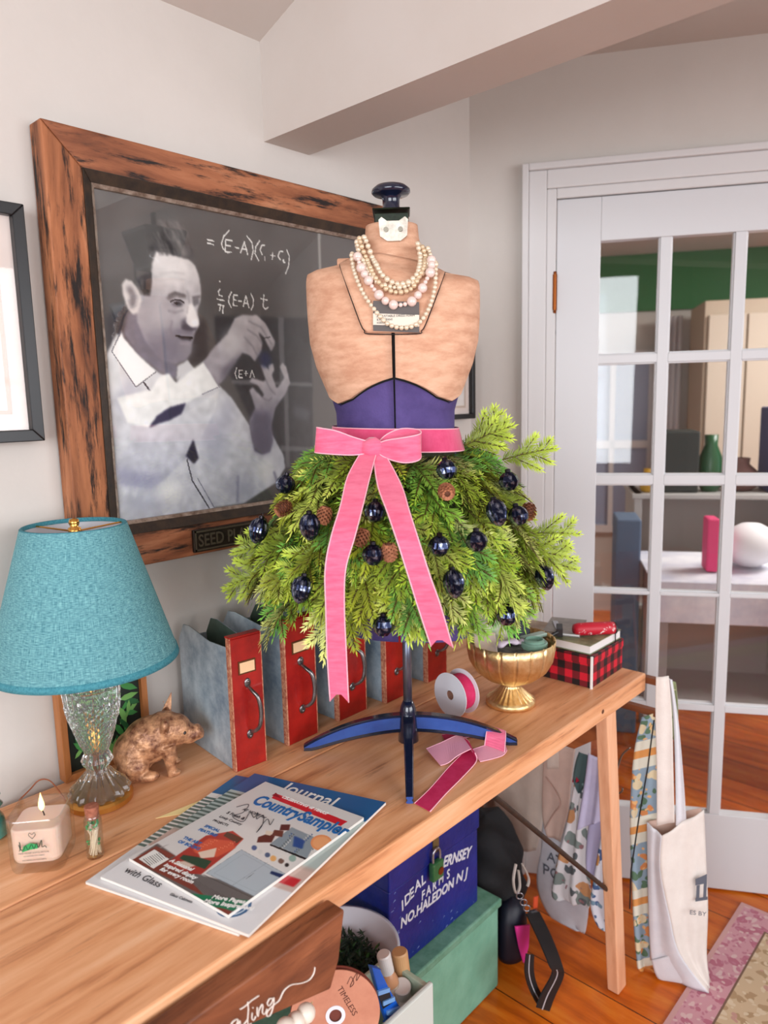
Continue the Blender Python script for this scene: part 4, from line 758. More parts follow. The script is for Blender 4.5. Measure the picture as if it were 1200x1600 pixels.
def ball_orn():
    t = thing('ball_ornament', '', 'ornament', (0, 0, 0)); g = G(); g.lathe([(.001, -.0148), (.007, -.013), (.0125, -.0075), (.0148, 0), (.0125, .0075), (.007, .013), (.003, .0146)], (0, 0, 0), 32, rf=lambda a, z: 1 + .05 * math.cos(8 * a)); obj('bulb', g, orn, t, smooth=False, local=True)
    g = G(); g.lathe([(.0042, .0135), (.0042, .018), (.002, .019)], (0, 0, 0), 12); obj('cap', g, cap, t, local=True); return t
ORN = [(446, 757, 'b', 'partly hidden dark glass ornament highest on the left side of the skirt'), (404, 828, 'p', 'blue-grey glass pinecone ornament in front of the frame plate at the left skirt edge'), (484, 822, 'p', 'large blue-grey glass pinecone ornament left of the left ribbon tail, beside a brown cone'),
 (586, 800, 'b', 'dark glass ball ornament highest between the two ribbon tails'), (583, 867, 'b', 'dark glass ball ornament between the ribbon tails touching a brown cone'), (396, 914, 'b', 'dark round ornament hanging at the lowest left edge of the skirt'),
 (471, 920, 'p', 'dark glass pinecone ornament low on the left beside the left ribbon tail'), (599, 978, 'b', 'dark ball ornament hanging alone at the bottom hem between the ribbon tails'), (698, 734, 'b', 'dark glass ball ornament just under the waist ribbon on the right'),
 (795, 752, 'b', 'dark blue ball ornament nearest the upper right outline of the skirt'), (776, 800, 'p', 'small speckled glass ornament tucked deep in the right of the skirt'), (810, 806, 'b', 'dark glass ball ornament right of the small speckled one'),
 (745, 846, 'b', 'dark shiny ball ornament in the middle of the right half of the skirt'), (686, 853, 'b', 'grey glass ornament half hidden close to the right ribbon tail'), (709, 911, 'p', 'dark netted glass pinecone ornament beside the right ribbon tail near the hem'),
 (851, 902, 'p', 'netted dark glass pinecone ornament at the far right edge of the skirt'), (792, 962, 'b', 'small dark ornament half buried at the lower right hem')]
pc, pb = cone_orn(), ball_orn(); used = set()
def orient(t, p, tilt):
    o = nrm(np.array([p[0] - DC[0], p[1] - DC[1], 0])); t.location = tuple(p); t.rotation_euler = (tilt * -o[1], tilt * o[0], 0)
for i, (u, v, k, lab) in enumerate(ORN):
    src = pc if k == 'p' else pb; t = src if k not in used else dup(src); used.add(k); t['label'] = lab; t['group'] = 'dark glass ornaments on the skirt'; p = skirt_r(u, v, .012); orient(t, p, rnd.uniform(-.4, .25)); s_ = 1.1 if k == 'b' else 1.12; t.scale = (s_, s_, s_)
# brown cones
bc = M('brown_cone', (142, 84, 56), .7, c2=(196, 128, 92), scale=120)
def brown_cone():
    t = thing('pinecone', '', 'pinecone', (0, 0, 0)); g = G(); g.sph((0, 0, 0), (.009, .009, .013), 8); obj('core', g, M('cone_core', (96, 54, 34), .8), t, local=True); g = G()
    for i in range(9):
        z = -.013 + i * .0031; r = .0105 * math.sin(math.acos(max(-1, min(1, z / .0155)))) + .002
        for j in range(9):
            a = j * 2 * math.pi / 9 + i * .35; c = np.array([r * math.cos(a), r * math.sin(a), z]); o = np.array([math.cos(a), math.sin(a), 0]); w = np.array([-math.sin(a), math.cos(a), 0]); g.add([c - w * .003 - o * .003, c + w * .003 - o * .003, c + w * .0022 + o * .001 - UZ * .003, c - w * .0022 + o * .001 - UZ * .003, c - UZ * .001 - o * .004], [(0, 1, 2, 3), (3, 2, 4)])
    obj('scales', g, bc, t, local=True); return t
CON = [(697, 767, 'brown pinecone seen end-on below the waist ribbon at the right'), (507, 803, 'brown pinecone tucked against the left ribbon tail'), (445, 793, 'long reddish pinecone near the left outline of the skirt'), (608, 860, 'brown pinecone between the ribbon tails beside a dark ball ornament'), (826, 797, 'small brown pinecone at the upper right edge of the skirt'), (566, 838, 'dark pinecone deep in the greenery right of the left ribbon tail')]
b0 = brown_cone()
for i, (u, v, lab) in enumerate(CON):
    t = b0 if i == 0 else dup(b0); t['label'] = lab; t['group'] = 'brown pinecones on the skirt'; p = skirt_r(u, v, .006); t.location = tuple(p); t.rotation_euler = [(1.3, .4, 2.3), (.2, .2, 0), (.2, 1.1, 0), (.2, -.3, 0), (.3, .5, 1), (.4, 0, 1)][i]

# ================================================================= pink velvet sash and bow
velv = M('pink_velvet', (222, 84, 122), .75, c2=(234, 112, 144), scale=30, sheen=.4, stretch=(1, 1, 6)); pinkl = M('pale_pink_backing', (244, 166, 186), .6); edgem = M('pale_pink_edge', (248, 182, 196), .6)
bw = thing('waist_ribbon', 'pink velvet ribbon tied in a bow round the waist of the dress form', 'ribbon', tuple(DC + FR * .10 + UZ * 1.40))
def ribbon(name, Ls, Rs, par, mat=velv, edge=True, th=.0009, k=6, notch=False):
    L = smooth_path(Ls, k); R_ = smooth_path(Rs, k); g = G(); g.strip(L, R_, th)
    if notch:                                            # shallow swallow-tail end
        L = [p for p in L]; R_ = [p for p in R_]; a_, b_ = L[-1], R_[-1]; dl = nrm(L[-1] - L[-2]); m_ = (a_ + b_) / 2 - dl * .004; nn = nrm(np.cross(b_ - a_, dl)) * th
        g.prism([a_, m_, a_ + dl * .011], nn); g.prism([m_, b_, b_ + dl * .013], nn); L.append(a_ + dl * .011); R_.append(b_ + dl * .013)
    o = obj(name, g, mat, par, smooth=False)
    if edge:
        e = G(); e.tube(L, .0011, 5); e.tube(R_, .0011, 5)
        obj('edging', e, edgem, o, smooth=True)
    return o
Ls = []; Rs = []
for i in range(41):
    t = -math.pi + 2 * math.pi * i / 40; Ls.append(surf(t, 1.422 - .004 * math.sin(t), .004)); Rs.append(surf(t, 1.384 - .004 * math.sin(t), .010))
ribbon('waist_band', Ls, Rs, bw, M('deep_pink_velvet', (206, 50, 100), .75, c2=(220, 76, 122), scale=30, sheen=.4), k=2)
# loops: front strand and back strand
f1, f2 = .128, .108
ribbon('bow_loop', [D(576, 690, .160), D(552, 683, .166), D(524, 673, .170), D(500, 669, .168), D(495, 668, .160), D(506, 670, .146), D(540, 682, .140), D(572, 690, .144)], [D(576, 708, .160), D(552, 711, .168), D(524, 710, .176), D(498, 708, .172), D(492, 706, .162), D(506, 705, .146), D(540, 706, .140), D(572, 704, .144)], bw)
ribbon('bow_loop', [D(588, 694, .160), D(604, 688, .168), D(630, 684, .176), D(651, 680, .176), D(658, 676, .166), D(652, 671, .152), D(626, 670, .146), D(604, 679, .144), D(590, 692, .146)], [D(588, 706, .160), D(604, 716, .168), D(630, 723, .178), D(652, 720, .178), D(658, 712, .168), D(652, 700, .152), D(626, 690, .146), D(604, 692, .144), D(590, 702, .146)], bw)
g = G(); g.lathe([(.001, -.020), (.012, -.015), (.0155, -.005), (.0155, .006), (.012, .015), (.001, .020)], (0, 0, 0), 20, rf=lambda a, z: 1 + .12 * math.sin(5 * a + z * 200)); kc = D(582, 700, .158)
g.v = [tuple(kc + EX * p[2] * .9 + FR * p[0] * .75 + UZ * p[1] * 1.05) for p in g.v]; obj('knot', g, velv, bw, smooth=True)
tl = [((562, 596 - 3), 716, 0)]
def tail(name, pts, par): return ribbon(name, [D(a, v, r) for a, b, v, r in pts], [D(b, v + dv, r) for (a, b, v, r), dv in zip(pts, [0] * len(pts))], par, notch=True)
tail('ribbon_tail', [(563, 588, 708, .160), (543, 578, 745, .215), (532, 567, 790, .270), (517, 554, 840, .312), (508, 540, 890, .326), (509, 538, 950, .324), (511, 541, 1020, .318), (515, 544, 1085, .312)], bw)
tail('ribbon_tail', [(583, 602, 710, .160), (590, 627, 758, .225), (605, 640, 800, .280), (622, 656, 850, .318), (638, 672, 900, .326), (652, 688, 945, .322), (670, 704, 1000, .314)], bw)

# ================================================================= necklaces
pearl = M('cream_pearl', (226, 208, 182), .25, metal=.15, coat=.6); pgold = M('champagne_pearl', (216, 190, 156), .25, metal=.2, coat=.6); rose = M('rose_quartz_bead', (232, 206, 196), .2, coat=.5)
def chestd(u, v):
    p = D(u, v, .09); x = (p - DC) @ EX; z = p[2]; q = onf(float(np.clip(x, -.14, .14)), min(z, 1.70), .006); r = (q - DC) @ FR
    if z > 1.70: r = float(np.interp(z, [1.70, 1.725, 1.75], [r, .066, .045]))
    return r
def necklace(name, label, pts, rb, mat, back=None, sizes=None, lift=.0):
    P = []
    for i, (u, v) in enumerate(pts):
        r = chestd(u, v) + rb + .003 + lift; P.append(D(u, v, r))
    n = len(P); P0, P1 = P[0], P[-1]; 
    back_ = [DC - FR * .03 + EX * -.052 + UZ * (P0[2] - .004), DC - FR * .062 + UZ * (P0[2] - .012), DC - FR * .03 + EX * .056 + UZ * (P1[2] - .004)][::-1]
    path = smooth_path(P + back_, 10, closed=True); seg = [np.linalg.norm(path[(i + 1) % len(path)] - path[i]) for i in range(len(path))]; tot = sum(seg)
    t = thing(name, label, 'necklace', tuple(min(P, key=lambda p: p[2]))); base = wloc(t); cum = np.concatenate([[0], np.cumsum(seg)]); pa = np.array(path + [path[0]])
    s = 0; i = 0; mm = {}
    while s < tot - rb * .8:
        r_ = sizes[i % len(sizes)] if sizes else rb
        s += r_; c = np.array([np.interp(s, cum, pa[:, k]) for k in range(3)]); s += r_
        if (round(r_, 4)) not in mm:
            g = G(); g.sph((0, 0, 0), r_, 7); o = obj('bead', g, mat, t, smooth=True, local=True); mm[round(r_, 4)] = o
        else:
            o = mm[round(r_, 4)].copy(); C.objects.link(o)
        o.location = tuple(c - base); i += 1
    g = G(); g.tube(path, .0007, 4, closed=True); obj('cord', g, pgold, t); return t
pg = lambda q: [(540 + x / 7.5, 350 + y / 7.5) for x, y in q]
necklace('pearl_necklace', 'longest strand of small cream pearls, hanging lowest over the card', pg([(80, 350), (85, 480), (130, 640), (200, 800), (290, 940), (400, 1080), (500, 1175), (640, 1215), (780, 1200), (890, 1130), (970, 1000), (1020, 860), (1050, 700), (1055, 540), (1050, 460)]), .0040, pearl)
necklace('pearl_necklace', 'innermost strand of cream pearls, close round the neck of the form', pg([(215, 160), (270, 280), (310, 390), (360, 480), (430, 600), (560, 690), (690, 700), (780, 650), (850, 560), (875, 440), (870, 340), (845, 230)]), .0046, pearl, sizes=[.0046, .0042, .0046, .0050], lift=.003)
necklace('pearl_necklace', 'strand of champagne beads just below the innermost pearl strand', pg([(160, 170), (200, 300), (250, 420), (300, 540), (370, 660), (460, 750), (580, 800), (700, 790), (790, 740), (860, 620), (920, 500), (930, 380), (900, 270)]), .0043, pgold, sizes=[.0043, .0038, .0045], lift=.004)
necklace('pearl_necklace', 'strand of mixed pale beads between the champagne and pink strands on the left neck', pg([(130, 210), (165, 340), (215, 460), (290, 590), (380, 690), (520, 735), (650, 745), (800, 690), (890, 590), (960, 470), (990, 370), (960, 290)]), .0040, pearl, sizes=[.004, .0033, .0046], lift=.001)
necklace('bead_necklace', 'necklace of chunky pink stone beads hanging above the small card', pg([(140, 380), (180, 510), (260, 650), (330, 760), (440, 880), (540, 940), (630, 950), (730, 930), (810, 880), (890, 770), (945, 660), (1000, 540), (1000, 420)]), .0078, rose, sizes=[.0078, .0036, .0036, .0082, .0066], lift=.002)
# ================================================================= galvanised file boxes with red fronts
zinc = M('galvanised_zinc', (122, 140, 156), .5, metal=.2, c2=(196, 208, 214), scale=12, bump=.05, bscale=60)
zinci = M('dull_green_zinc', (70, 92, 80), .5, metal=.35, c2=(104, 124, 110), scale=9)
redp = M('worn_red_paint', (128, 12, 10), .35, c2=(172, 26, 18), scale=14, coat=.3, bump=.05, bscale=90); rub = M('rubbed_edge', (206, 150, 116), .6, c2=(150, 60, 40), scale=160)
steel = M('dull_steel_handle', (150, 146, 146), .28, metal=.9, c2=(100, 92, 90), scale=40); labm = M('cream_label', (238, 196, 150), .7)
def file_box(w):
    t = thing('file_box', '', 'file box', (0, 0, 0)); H = .252; d = .20; g = G(); th = .0016
    side = [(0.002, .002), (d, .002), (d, .205), (d - .022, .238), (d - .045, .240), (.075, .228), (.0, .232)]   # (depth, height)
    def sheet(x, m=0): g.m = m; g.prism([(x, y, z) for y, z in side], (th, 0, 0))
    sheet(0); g.box((0, d - th, .002), (w, d, .205)); g.box((0, 0, 0), (w, d, .003)); sheet(w - th, 0)
    obj('case', g, [zinc, zinci], t, local=True, bevel=.0006)
    g = G(); g.prism([(th * 1.2, y, z) for y, z in side], (.0004, 0, 0)); g.prism([(w - th * 1.6, y, z) for y, z in side], (.0004, 0, 0)); obj('lining', g, zinci, t, local=True)
    g = G(); g.box((-.001, -.003, 0), (w + .001, .0, H - .004)); g.prism([(-.001, -.003, H - .006), (w + .001, -.003, H - .006), (w + .001, .003, H), (-.001, .003, H)][::1], (0, .014, 0)) if False else g.box((-.001, -.003, H - .004), (w + .001, .016, H)); f = obj('front', g, redp, t, local=True, bevel=.0016)
    g = G(); g.box((-.0022, -.0036, 0), (.0005, .010, H - .002)); g.box((w - .0005, -.0034, 0), (w + .0016, .008, H - .002)); obj('corner_strip', g, rub, t, local=True, bevel=.0006)
    lx0, lx1 = w * .5 - .019, w * .5 + .019; g = G(); g.box((lx0, -.0045, .180), (lx1, -.003, .205)); fr = obj('label_holder', g, M('brass_holder', (112, 74, 44), .4, metal=.7), t, local=True, bevel=.0004)
    g = G(); g.box((lx0 + .003, -.0052, .183), (lx1 - .003, -.0045, .202)); obj('label', g, labm, fr, local=True)
    g = G(); x = w * .55; P = [(x - .004, -.006, .156), (x - .003, -.018, .150), (x + .003, -.027, .138), (x + .006, -.030, .112), (x + .004, -.027, .086), (x - .001, -.018, .074), (x - .003, -.006, .069)]; g.tube(smooth_path(P, 5), [.0026 + .0016 * math.sin(math.pi * i / 30) for i in range(31)], 8)
    for z in (.162, .064): g.sph((x - .004, -.004, z), (.007, .0022, .009), 7); g.sph((x - .004, -.0065, z + (.003 if z > .1 else -.003)), (.003, .002, .003), 5)
    obj('handle', g, steel, t, local=True, smooth=True); return t
BX = [(.724, 1.056, .062, -.10, 'galvanised file box with red front standing nearest the bronze pig'), (.852, 1.063, .074, .0, 'galvanised file box with red front and cream label, second from the pig'), (.992, 1.068, .080, .0, 'galvanised red-fronted file box behind the left ribbon tail'), (1.122, 1.054, .068, .0, 'galvanised red-fronted file box just left of the form\'s pole'), (1.272, 1.060, .070, .0, 'galvanised red-fronted file box behind the right ribbon tail, nearest the ribbon spool')]
fb = file_box(.066)
for i, (x, y, w, rz, lab) in enumerate(BX):
    t = fb if i == 0 else dup(fb); t.location = (x, y, .8105); t.rotation_euler = (0, 0, rz); t['label'] = lab; t['group'] = 'galvanised file boxes with red fronts'; t.scale = (w / .066, 1, 1)

# ================================================================= bronze pig
bronze = M('rubbed_bronze', (104, 58, 38), .45, metal=.3, c2=(216, 162, 120), scale=60, bump=.35, bscale=90)
pg_ = thing('pig_figurine', 'seated brown bronze pig figurine in front of the first file box', 'figurine', (.627, 1.165, .8105))
PC = np.array([.628, 1.170, .8105]); hd = nrm([.080, -.052, 0]); sd = np.cross(UZ, hd)        # faces right, a little towards the camera
def q3(f, s, z): return PC + hd * f + sd * s + UZ * z
g = G(); Rp = np.stack([hd, sd, UZ])                     # rows: local axes
def el(f, s, z, a, b, c, tilt=0):
    R = np.array(Matrix.Rotation(tilt, 3, 'Y')); T = (np.stack([hd, sd, UZ], 1) @ R); g.sph(q3(f, s, z), (a, b, c), 12, R=T)
el(-.006, 0, .058, .046, .036, .040, -.35); el(-.030, 0, .040, .036, .038, .038); el(.018, 0, .072, .034, .031, .032, -.2); el(.036, 0, .070, .028, .026, .028, .3); el(.054, 0, .062, .024, .018, .018, .25); el(.068, 0, .060, .016, .013, .0125, .1); el(.076, 0, .063, .006, .0125, .0135, -.35)
for s_ in (-1, 1):
    el(-.032, s_ * .028, .024, .026, .016, .024); el(-.010, s_ * .034, .010, .020, .011, .009); g.tube([q3(.022, s_ * .019, .052), q3(.026, s_ * .021, .030), q3(.028, s_ * .021, .012), q3(.029, s_ * .021, 0)], [.015, .0105, .0085, .0095], 14); el(.032, s_ * .021, .005, .011, .009, .005)
    g.add([q3(.030, s_ * .014, .090), q3(.018, s_ * .024, .088), q3(.022, s_ * .019, .082), q3(.016, s_ * .040, .112 if s_ > 0 else .078), q3(.020, s_ * .036, .108 if s_ > 0 else .080)], [(0, 1, 3), (0, 3, 4), (1, 2, 3), (2, 4, 3), (2, 0, 4), (0, 2, 1)])
    el(.022, s_ * .027, .090, .007, .010, .012, .2)
o = obj('body', g, bronze, pg_, smooth=True); rm = o.modifiers.new('remesh', 'REMESH'); rm.mode = 'VOXEL'; rm.voxel_size = .0016; rm.use_smooth_shade = True; sm = o.modifiers.new('smooth', 'SMOOTH'); sm.iterations = 6; sm.factor = .5
pg_.scale = (1.08, 1.08, 1.08)
for s_ in (-1, 1):
    g = G(); b = q3(.020, s_ * .022, .086); tip = q3(.034 if s_ > 0 else .026, s_ * .036, .128 if s_ > 0 else .078); w = hd * .011; g.add([b - w, b + w, tip, b + sd * s_ * .006, b + UZ * .006 + w * .2], [(0, 1, 4), (0, 4, 2), (4, 1, 2), (1, 3, 2), (3, 0, 2), (0, 3, 1)]); obj('ear', g, bronze, pg_, smooth=False, bevel=.001)
    g = G(); g.sph(q3(.052, s_ * .0195, .071), .0032, 6); obj('eye', g, M('pig_eye', (50, 40, 36), .3), pg_, smooth=True)

# ================================================================= candle in a square glass
cc_ = np.array([.3835, 1.062, .8105]); ang = math.radians(-40); cx_ = np.array([math.cos(ang), math.sin(ang), 0]); cy_ = np.array([-math.sin(ang), math.cos(ang), 0])
cn = thing('candle', 'lit pale pink candle in a square glass with green and black writing', 'candle', tuple(cc_))
def rsq(h, z, r=.012, n=5):
    P = []
    for k, (sx, sy) in enumerate(((1, 1), (-1, 1), (-1, -1), (1, -1))):
        for i in range(n + 1):
            a = math.pi / 2 * (k + i / n); P.append(cc_ + cx_ * (sx * (h - r) + r * math.cos(a)) + cy_ * (sy * (h - r) + r * math.sin(a)) + UZ * z)
    return P
gl = pane('jar_glass', tint=(.97, .985, .975), ior=1.5, boost=2.4); ho, hi_ = .0375, .0345
g = G(); g.grid([rsq(ho * .93, 0), rsq(ho * .97, .004), rsq(ho, .012), rsq(ho * 1.01, .080), rsq(ho * .99, .0815), rsq(hi_, .080), rsq(hi_ * .98, .015)], closev=True); g.f.append(tuple(range(24))[::-1]); g.f.append(tuple(6 * 24 + i for i in range(24))); g.mi = [0] * len(g.f); obj('glass', g, gl, cn, smooth=False)
g = G(); g.grid([rsq(hi_ * .90, .0135), rsq(hi_ * .97, .020), rsq(hi_ * .985, .064), rsq(hi_ * .94, .0655)], closev=True); g.f.append(tuple(range(24))[::-1]); g.f.append(tuple(3 * 24 + i for i in range(24))); g.mi = [0] * len(g.f)
wax = M('pink_wax', (246, 212, 196), .5, emit=.0); wax.node_tree.nodes['Principled BSDF'].inputs['Subsurface Weight'].default_value = .3; wax.node_tree.nodes['Principled BSDF'].inputs['Subsurface Scale'].default_value = .01; obj('wax', g, wax, cn, smooth=False, bevel=.002)
wt = cc_ + UZ * .0655 + cx_ * .004 + cy_ * .004; g = G(); g.tube([wt, wt + UZ * .005 - cx_ * .001, wt + UZ * .009 - cx_ * .003], .0009, 6); obj('wick', g, M('charred_wick', (40, 26, 24), .9), cn)
g = G(); g.lathe([(.0002, 0), (.0032, .004), (.0044, .008), (.0038, .014), (.0018, .022), (.0002, .029)], wt + UZ * .007 - cx_ * .003, 14); fl = M('candle_flame', (255, 214, 130), .5); fl.node_tree.nodes['Principled BSDF'].inputs['Emission Color'].default_value = lin((255, 226, 150)); fl.node_tree.nodes['Principled BSDF'].inputs['Emission Strength'].default_value = 2.2; obj('flame', g, fl, cn, smooth=True)
fo_ = cc_ - cy_ * (ho * 1.02 + .0006); grn = M('green_ink', (44, 150, 84), .6); ink = M('ink', (48, 44, 44), .7)
lb = G(); 
def ft(x, z): return fo_ + cx_ * x + UZ * z - cy_ * .0002
g = G(); g.tube(smooth_path([ft(*p) for p in [(-.019, .048), (-.017, .040), (-.013, .040), (-.010, .046), (-.007, .039), (-.002, .047), (.001, .040), (.005, .048), (.007, .041), (.012, .052), (.012, .042), (.016, .043), (.018, .040)]], 5), .0006, 4); g.tube(smooth_path([ft(*p) for p in [(-.018, .052), (-.017, .044), (-.019, .038)]], 4), .0006, 4); s1 = obj('script_writing', g, M('dark_green_ink', (30, 60, 44), .6), cn)
g = G(); g.prism([ft(x, z) for x, z in [(-.016, .036), (-.004, .039), (.006, .040), (.007, .046), (-.004, .049), (-.013, .045)]], -cy_ * .0001); obj('green_swash', g, grn, cn)
g = G(); g.tube(smooth_path([ft(*p) for p in [(0, .0555), (-.0045, .061), (-.003, .0645), (0, .0620), (.003, .0645), (.0045, .061), (0, .0555)]], 5), .0004, 4); obj('heart', g, ink, cn)
for tx, z, sz in (('HAND POURED IN SMALL BATCHES', .0330, .0026), ('ALL NATURAL SOY CANDLE', .0285, .0022), ('WATERMELON MARGARITA', .0220, .0026)): text('printing', tx, sz, ink, cn, ft(0, z), cx_, UZ, ext=.0001, align='CENTER')

# ================================================================= match bottle
mb = thing('match_bottle', 'tiny corked glass bottle of matches tied with green', 'bottle', (.4365, 1.010, .8105)); mc = np.array([.4365, 1.010, .8105])
g = G(); g.lathe([(.0118, 0), (.0125, .002), (.0125, .058), (.0105, .063), (.0100, .068), (.0092, .068), (.0092, .062), (.0112, .057), (.0112, .003)], mc, 28); obj('glass', g, gl, mb, smooth=True)
g = G(); g.lathe([(.0088, .060), (.0105, .078), (.0100, .080), (.004, .0808), (0, .0808)], mc, 20); obj('cork', g, M('brown_cork', (136, 76, 56), .8, c2=(170, 104, 80), scale=200), mb)
g = G(); r3 = random.Random(2); tw = M('match_wood', (236, 214, 186), .7)
for k in range(26):
    a = r3.uniform(0, 6.28); q = r3.uniform(.004, .0098); b = a + r3.uniform(1.6, 2.6); g.tube([mc + [q * math.cos(a), q * math.sin(a), .004], mc + [q * math.cos(b), q * math.sin(b), .046]], .0009, 4)
o = obj('matchsticks', g, tw, mb); o['kind'] = 'stuff'
g = G()
for z, n_ in ((.050, 22), (.024, 10)):
    for k in range(n_): a = r3.uniform(0, 6.28); q = r3.uniform(.006, .0104); g.sph(mc + [q * math.cos(a), q * math.sin(a), z + r3.uniform(-.004, .004)], .0019, 4)
o = obj('green_tips', g, grn, mb); o['kind'] = 'stuff'

# ================================================================= teal vase at the left edge
g = G(); g.lathe([(.020, 0), (.024, .004), (.020, .03), (.012, .045), (.020, .052), (.013, .062), (.018, .068), (.011, .078), (.012, .084), (.009, .084)], (.352, 1.182, .8105), 28); tag(obj('vase', g, M('teal_glaze', (36, 124, 120), .2, c2=(90, 170, 160), scale=30, coat=.6), smooth=True), 'small ridged teal glazed vase cut off by the left edge of the photo', 'vase')

# ================================================================= magazines
blue = (30, 94, 148)
paper = M('page_edges', (228, 222, 214), .7)
def magazine(name, label, q, z0, th, paint, w=300, h=390, cover=True, curl=0):
    """q = corners TL TR BR BL on the table (x,y)"""
    q = [np.array([a, b, z0]) for a, b in q]; t = thing(name, label, 'magazine', tuple(sum(q) / 4)); g = G(); g.prism([q[3], q[2], q[1], q[0]], (0, 0, th - .0004)); obj('pages', g, paper, t)
    H = None
    A = []; B = []
    for (s, tt), p in zip(((0, 0), (1, 0), (1, 1), (0, 1)), q):
        x, y = p[0], p[1]; A += [[x, y, 1, 0, 0, 0, -s * x, -s * y], [0, 0, 0, x, y, 1, -tt * x, -tt * y]]; B += [s, tt]
    Hc = np.linalg.solve(np.array(A), np.array(B))
    def m(u, v): p = PT(u, v, z0 + th); d = Hc[6] * p[0] + Hc[7] * p[1] + 1; return (Hc[0] * p[0] + Hc[1] * p[1] + Hc[2]) / d, (Hc[3] * p[0] + Hc[4] * p[1] + Hc[5]) / d
    P = Print(w, h, m, (230, 228, 224)); paint(P); Z = UZ * th
    cm = vcol('glossy_cover', .32, .5, coat=.2); P.mesh('cover', lambda s, tt: q[0] * (1 - s) * (1 - tt) + q[1] * s * (1 - tt) + q[2] * s * tt + q[3] * (1 - s) * tt + Z, cm, t); return t, q, Z
c7 = lambda q: [(130 + x / 2.4, 1180 + y / 2.4) for x, y in q]
def p_journal(P):
    P.poly([(0, 0), (P.w, 0), (P.w, P.h * .20), (0, P.h * .20)], blue, 0, raw=True)
    for k in range(16): y = P.h * (.24 + .030 * k); P.poly([(0, y), (P.w, y), (P.w, y + P.h * .018), (0, y + P.h * .018)], (96, 116, 108), 0, raw=True)
    P.poly([(0, P.h * .74), (P.w, P.h * .74), (P.w, P.h), (0, P.h)], (222, 222, 224), 1, raw=True)
def p_journal2(P):
    P.poly([(0, 0), (P.w, 0), (P.w, P.h * .19), (0, P.h * .19)], blue, 0, raw=True); P.poly([(0, P.h * .19), (P.w, P.h * .19), (P.w, P.h * .6), (0, P.h * .6)], (176, 190, 186), 2, raw=True)
    for k in range(12): y = P.h * (.21 + .032 * k); P.poly([(0, y), (P.w * .6, y), (P.w * .6, y + P.h * .016), (0, y + P.h * .016)], (86, 106, 98), 0, raw=True)
    P.poly([(0, P.h * .58), (P.w, P.h * .58), (P.w, P.h * .8), (0, P.h * .8)], (196, 160, 146), 3, .7, raw=True)
    P.poly([(0, P.h * .74), (P.w, P.h * .74), (P.w, P.h), (0, P.h)], (226, 226, 228), 1, raw=True)
    cx, cy = P.w * .80, P.h * .90; P.poly([(cx + 26 * math.cos(a), cy + 26 * math.sin(a)) for a in np.linspace(0, 6.2, 30)], (20, 82, 130), 0, raw=True); P.poly([(cx + 21 * math.cos(a), cy + 21 * math.sin(a)) for a in np.linspace(0, 6.2, 30)], (200, 214, 224), 0, raw=True); P.poly([(cx + 19 * math.cos(a), cy + 19 * math.sin(a)) for a in np.linspace(0, 6.2, 30)], (20, 82, 130), 0, raw=True)
    P.poly([(P.w * .78, P.h * .66), (P.w * .98, P.h * .66), (P.w * .98, P.h * .71), (P.w * .78, P.h * .71)], (196, 40, 50), 1, raw=True)
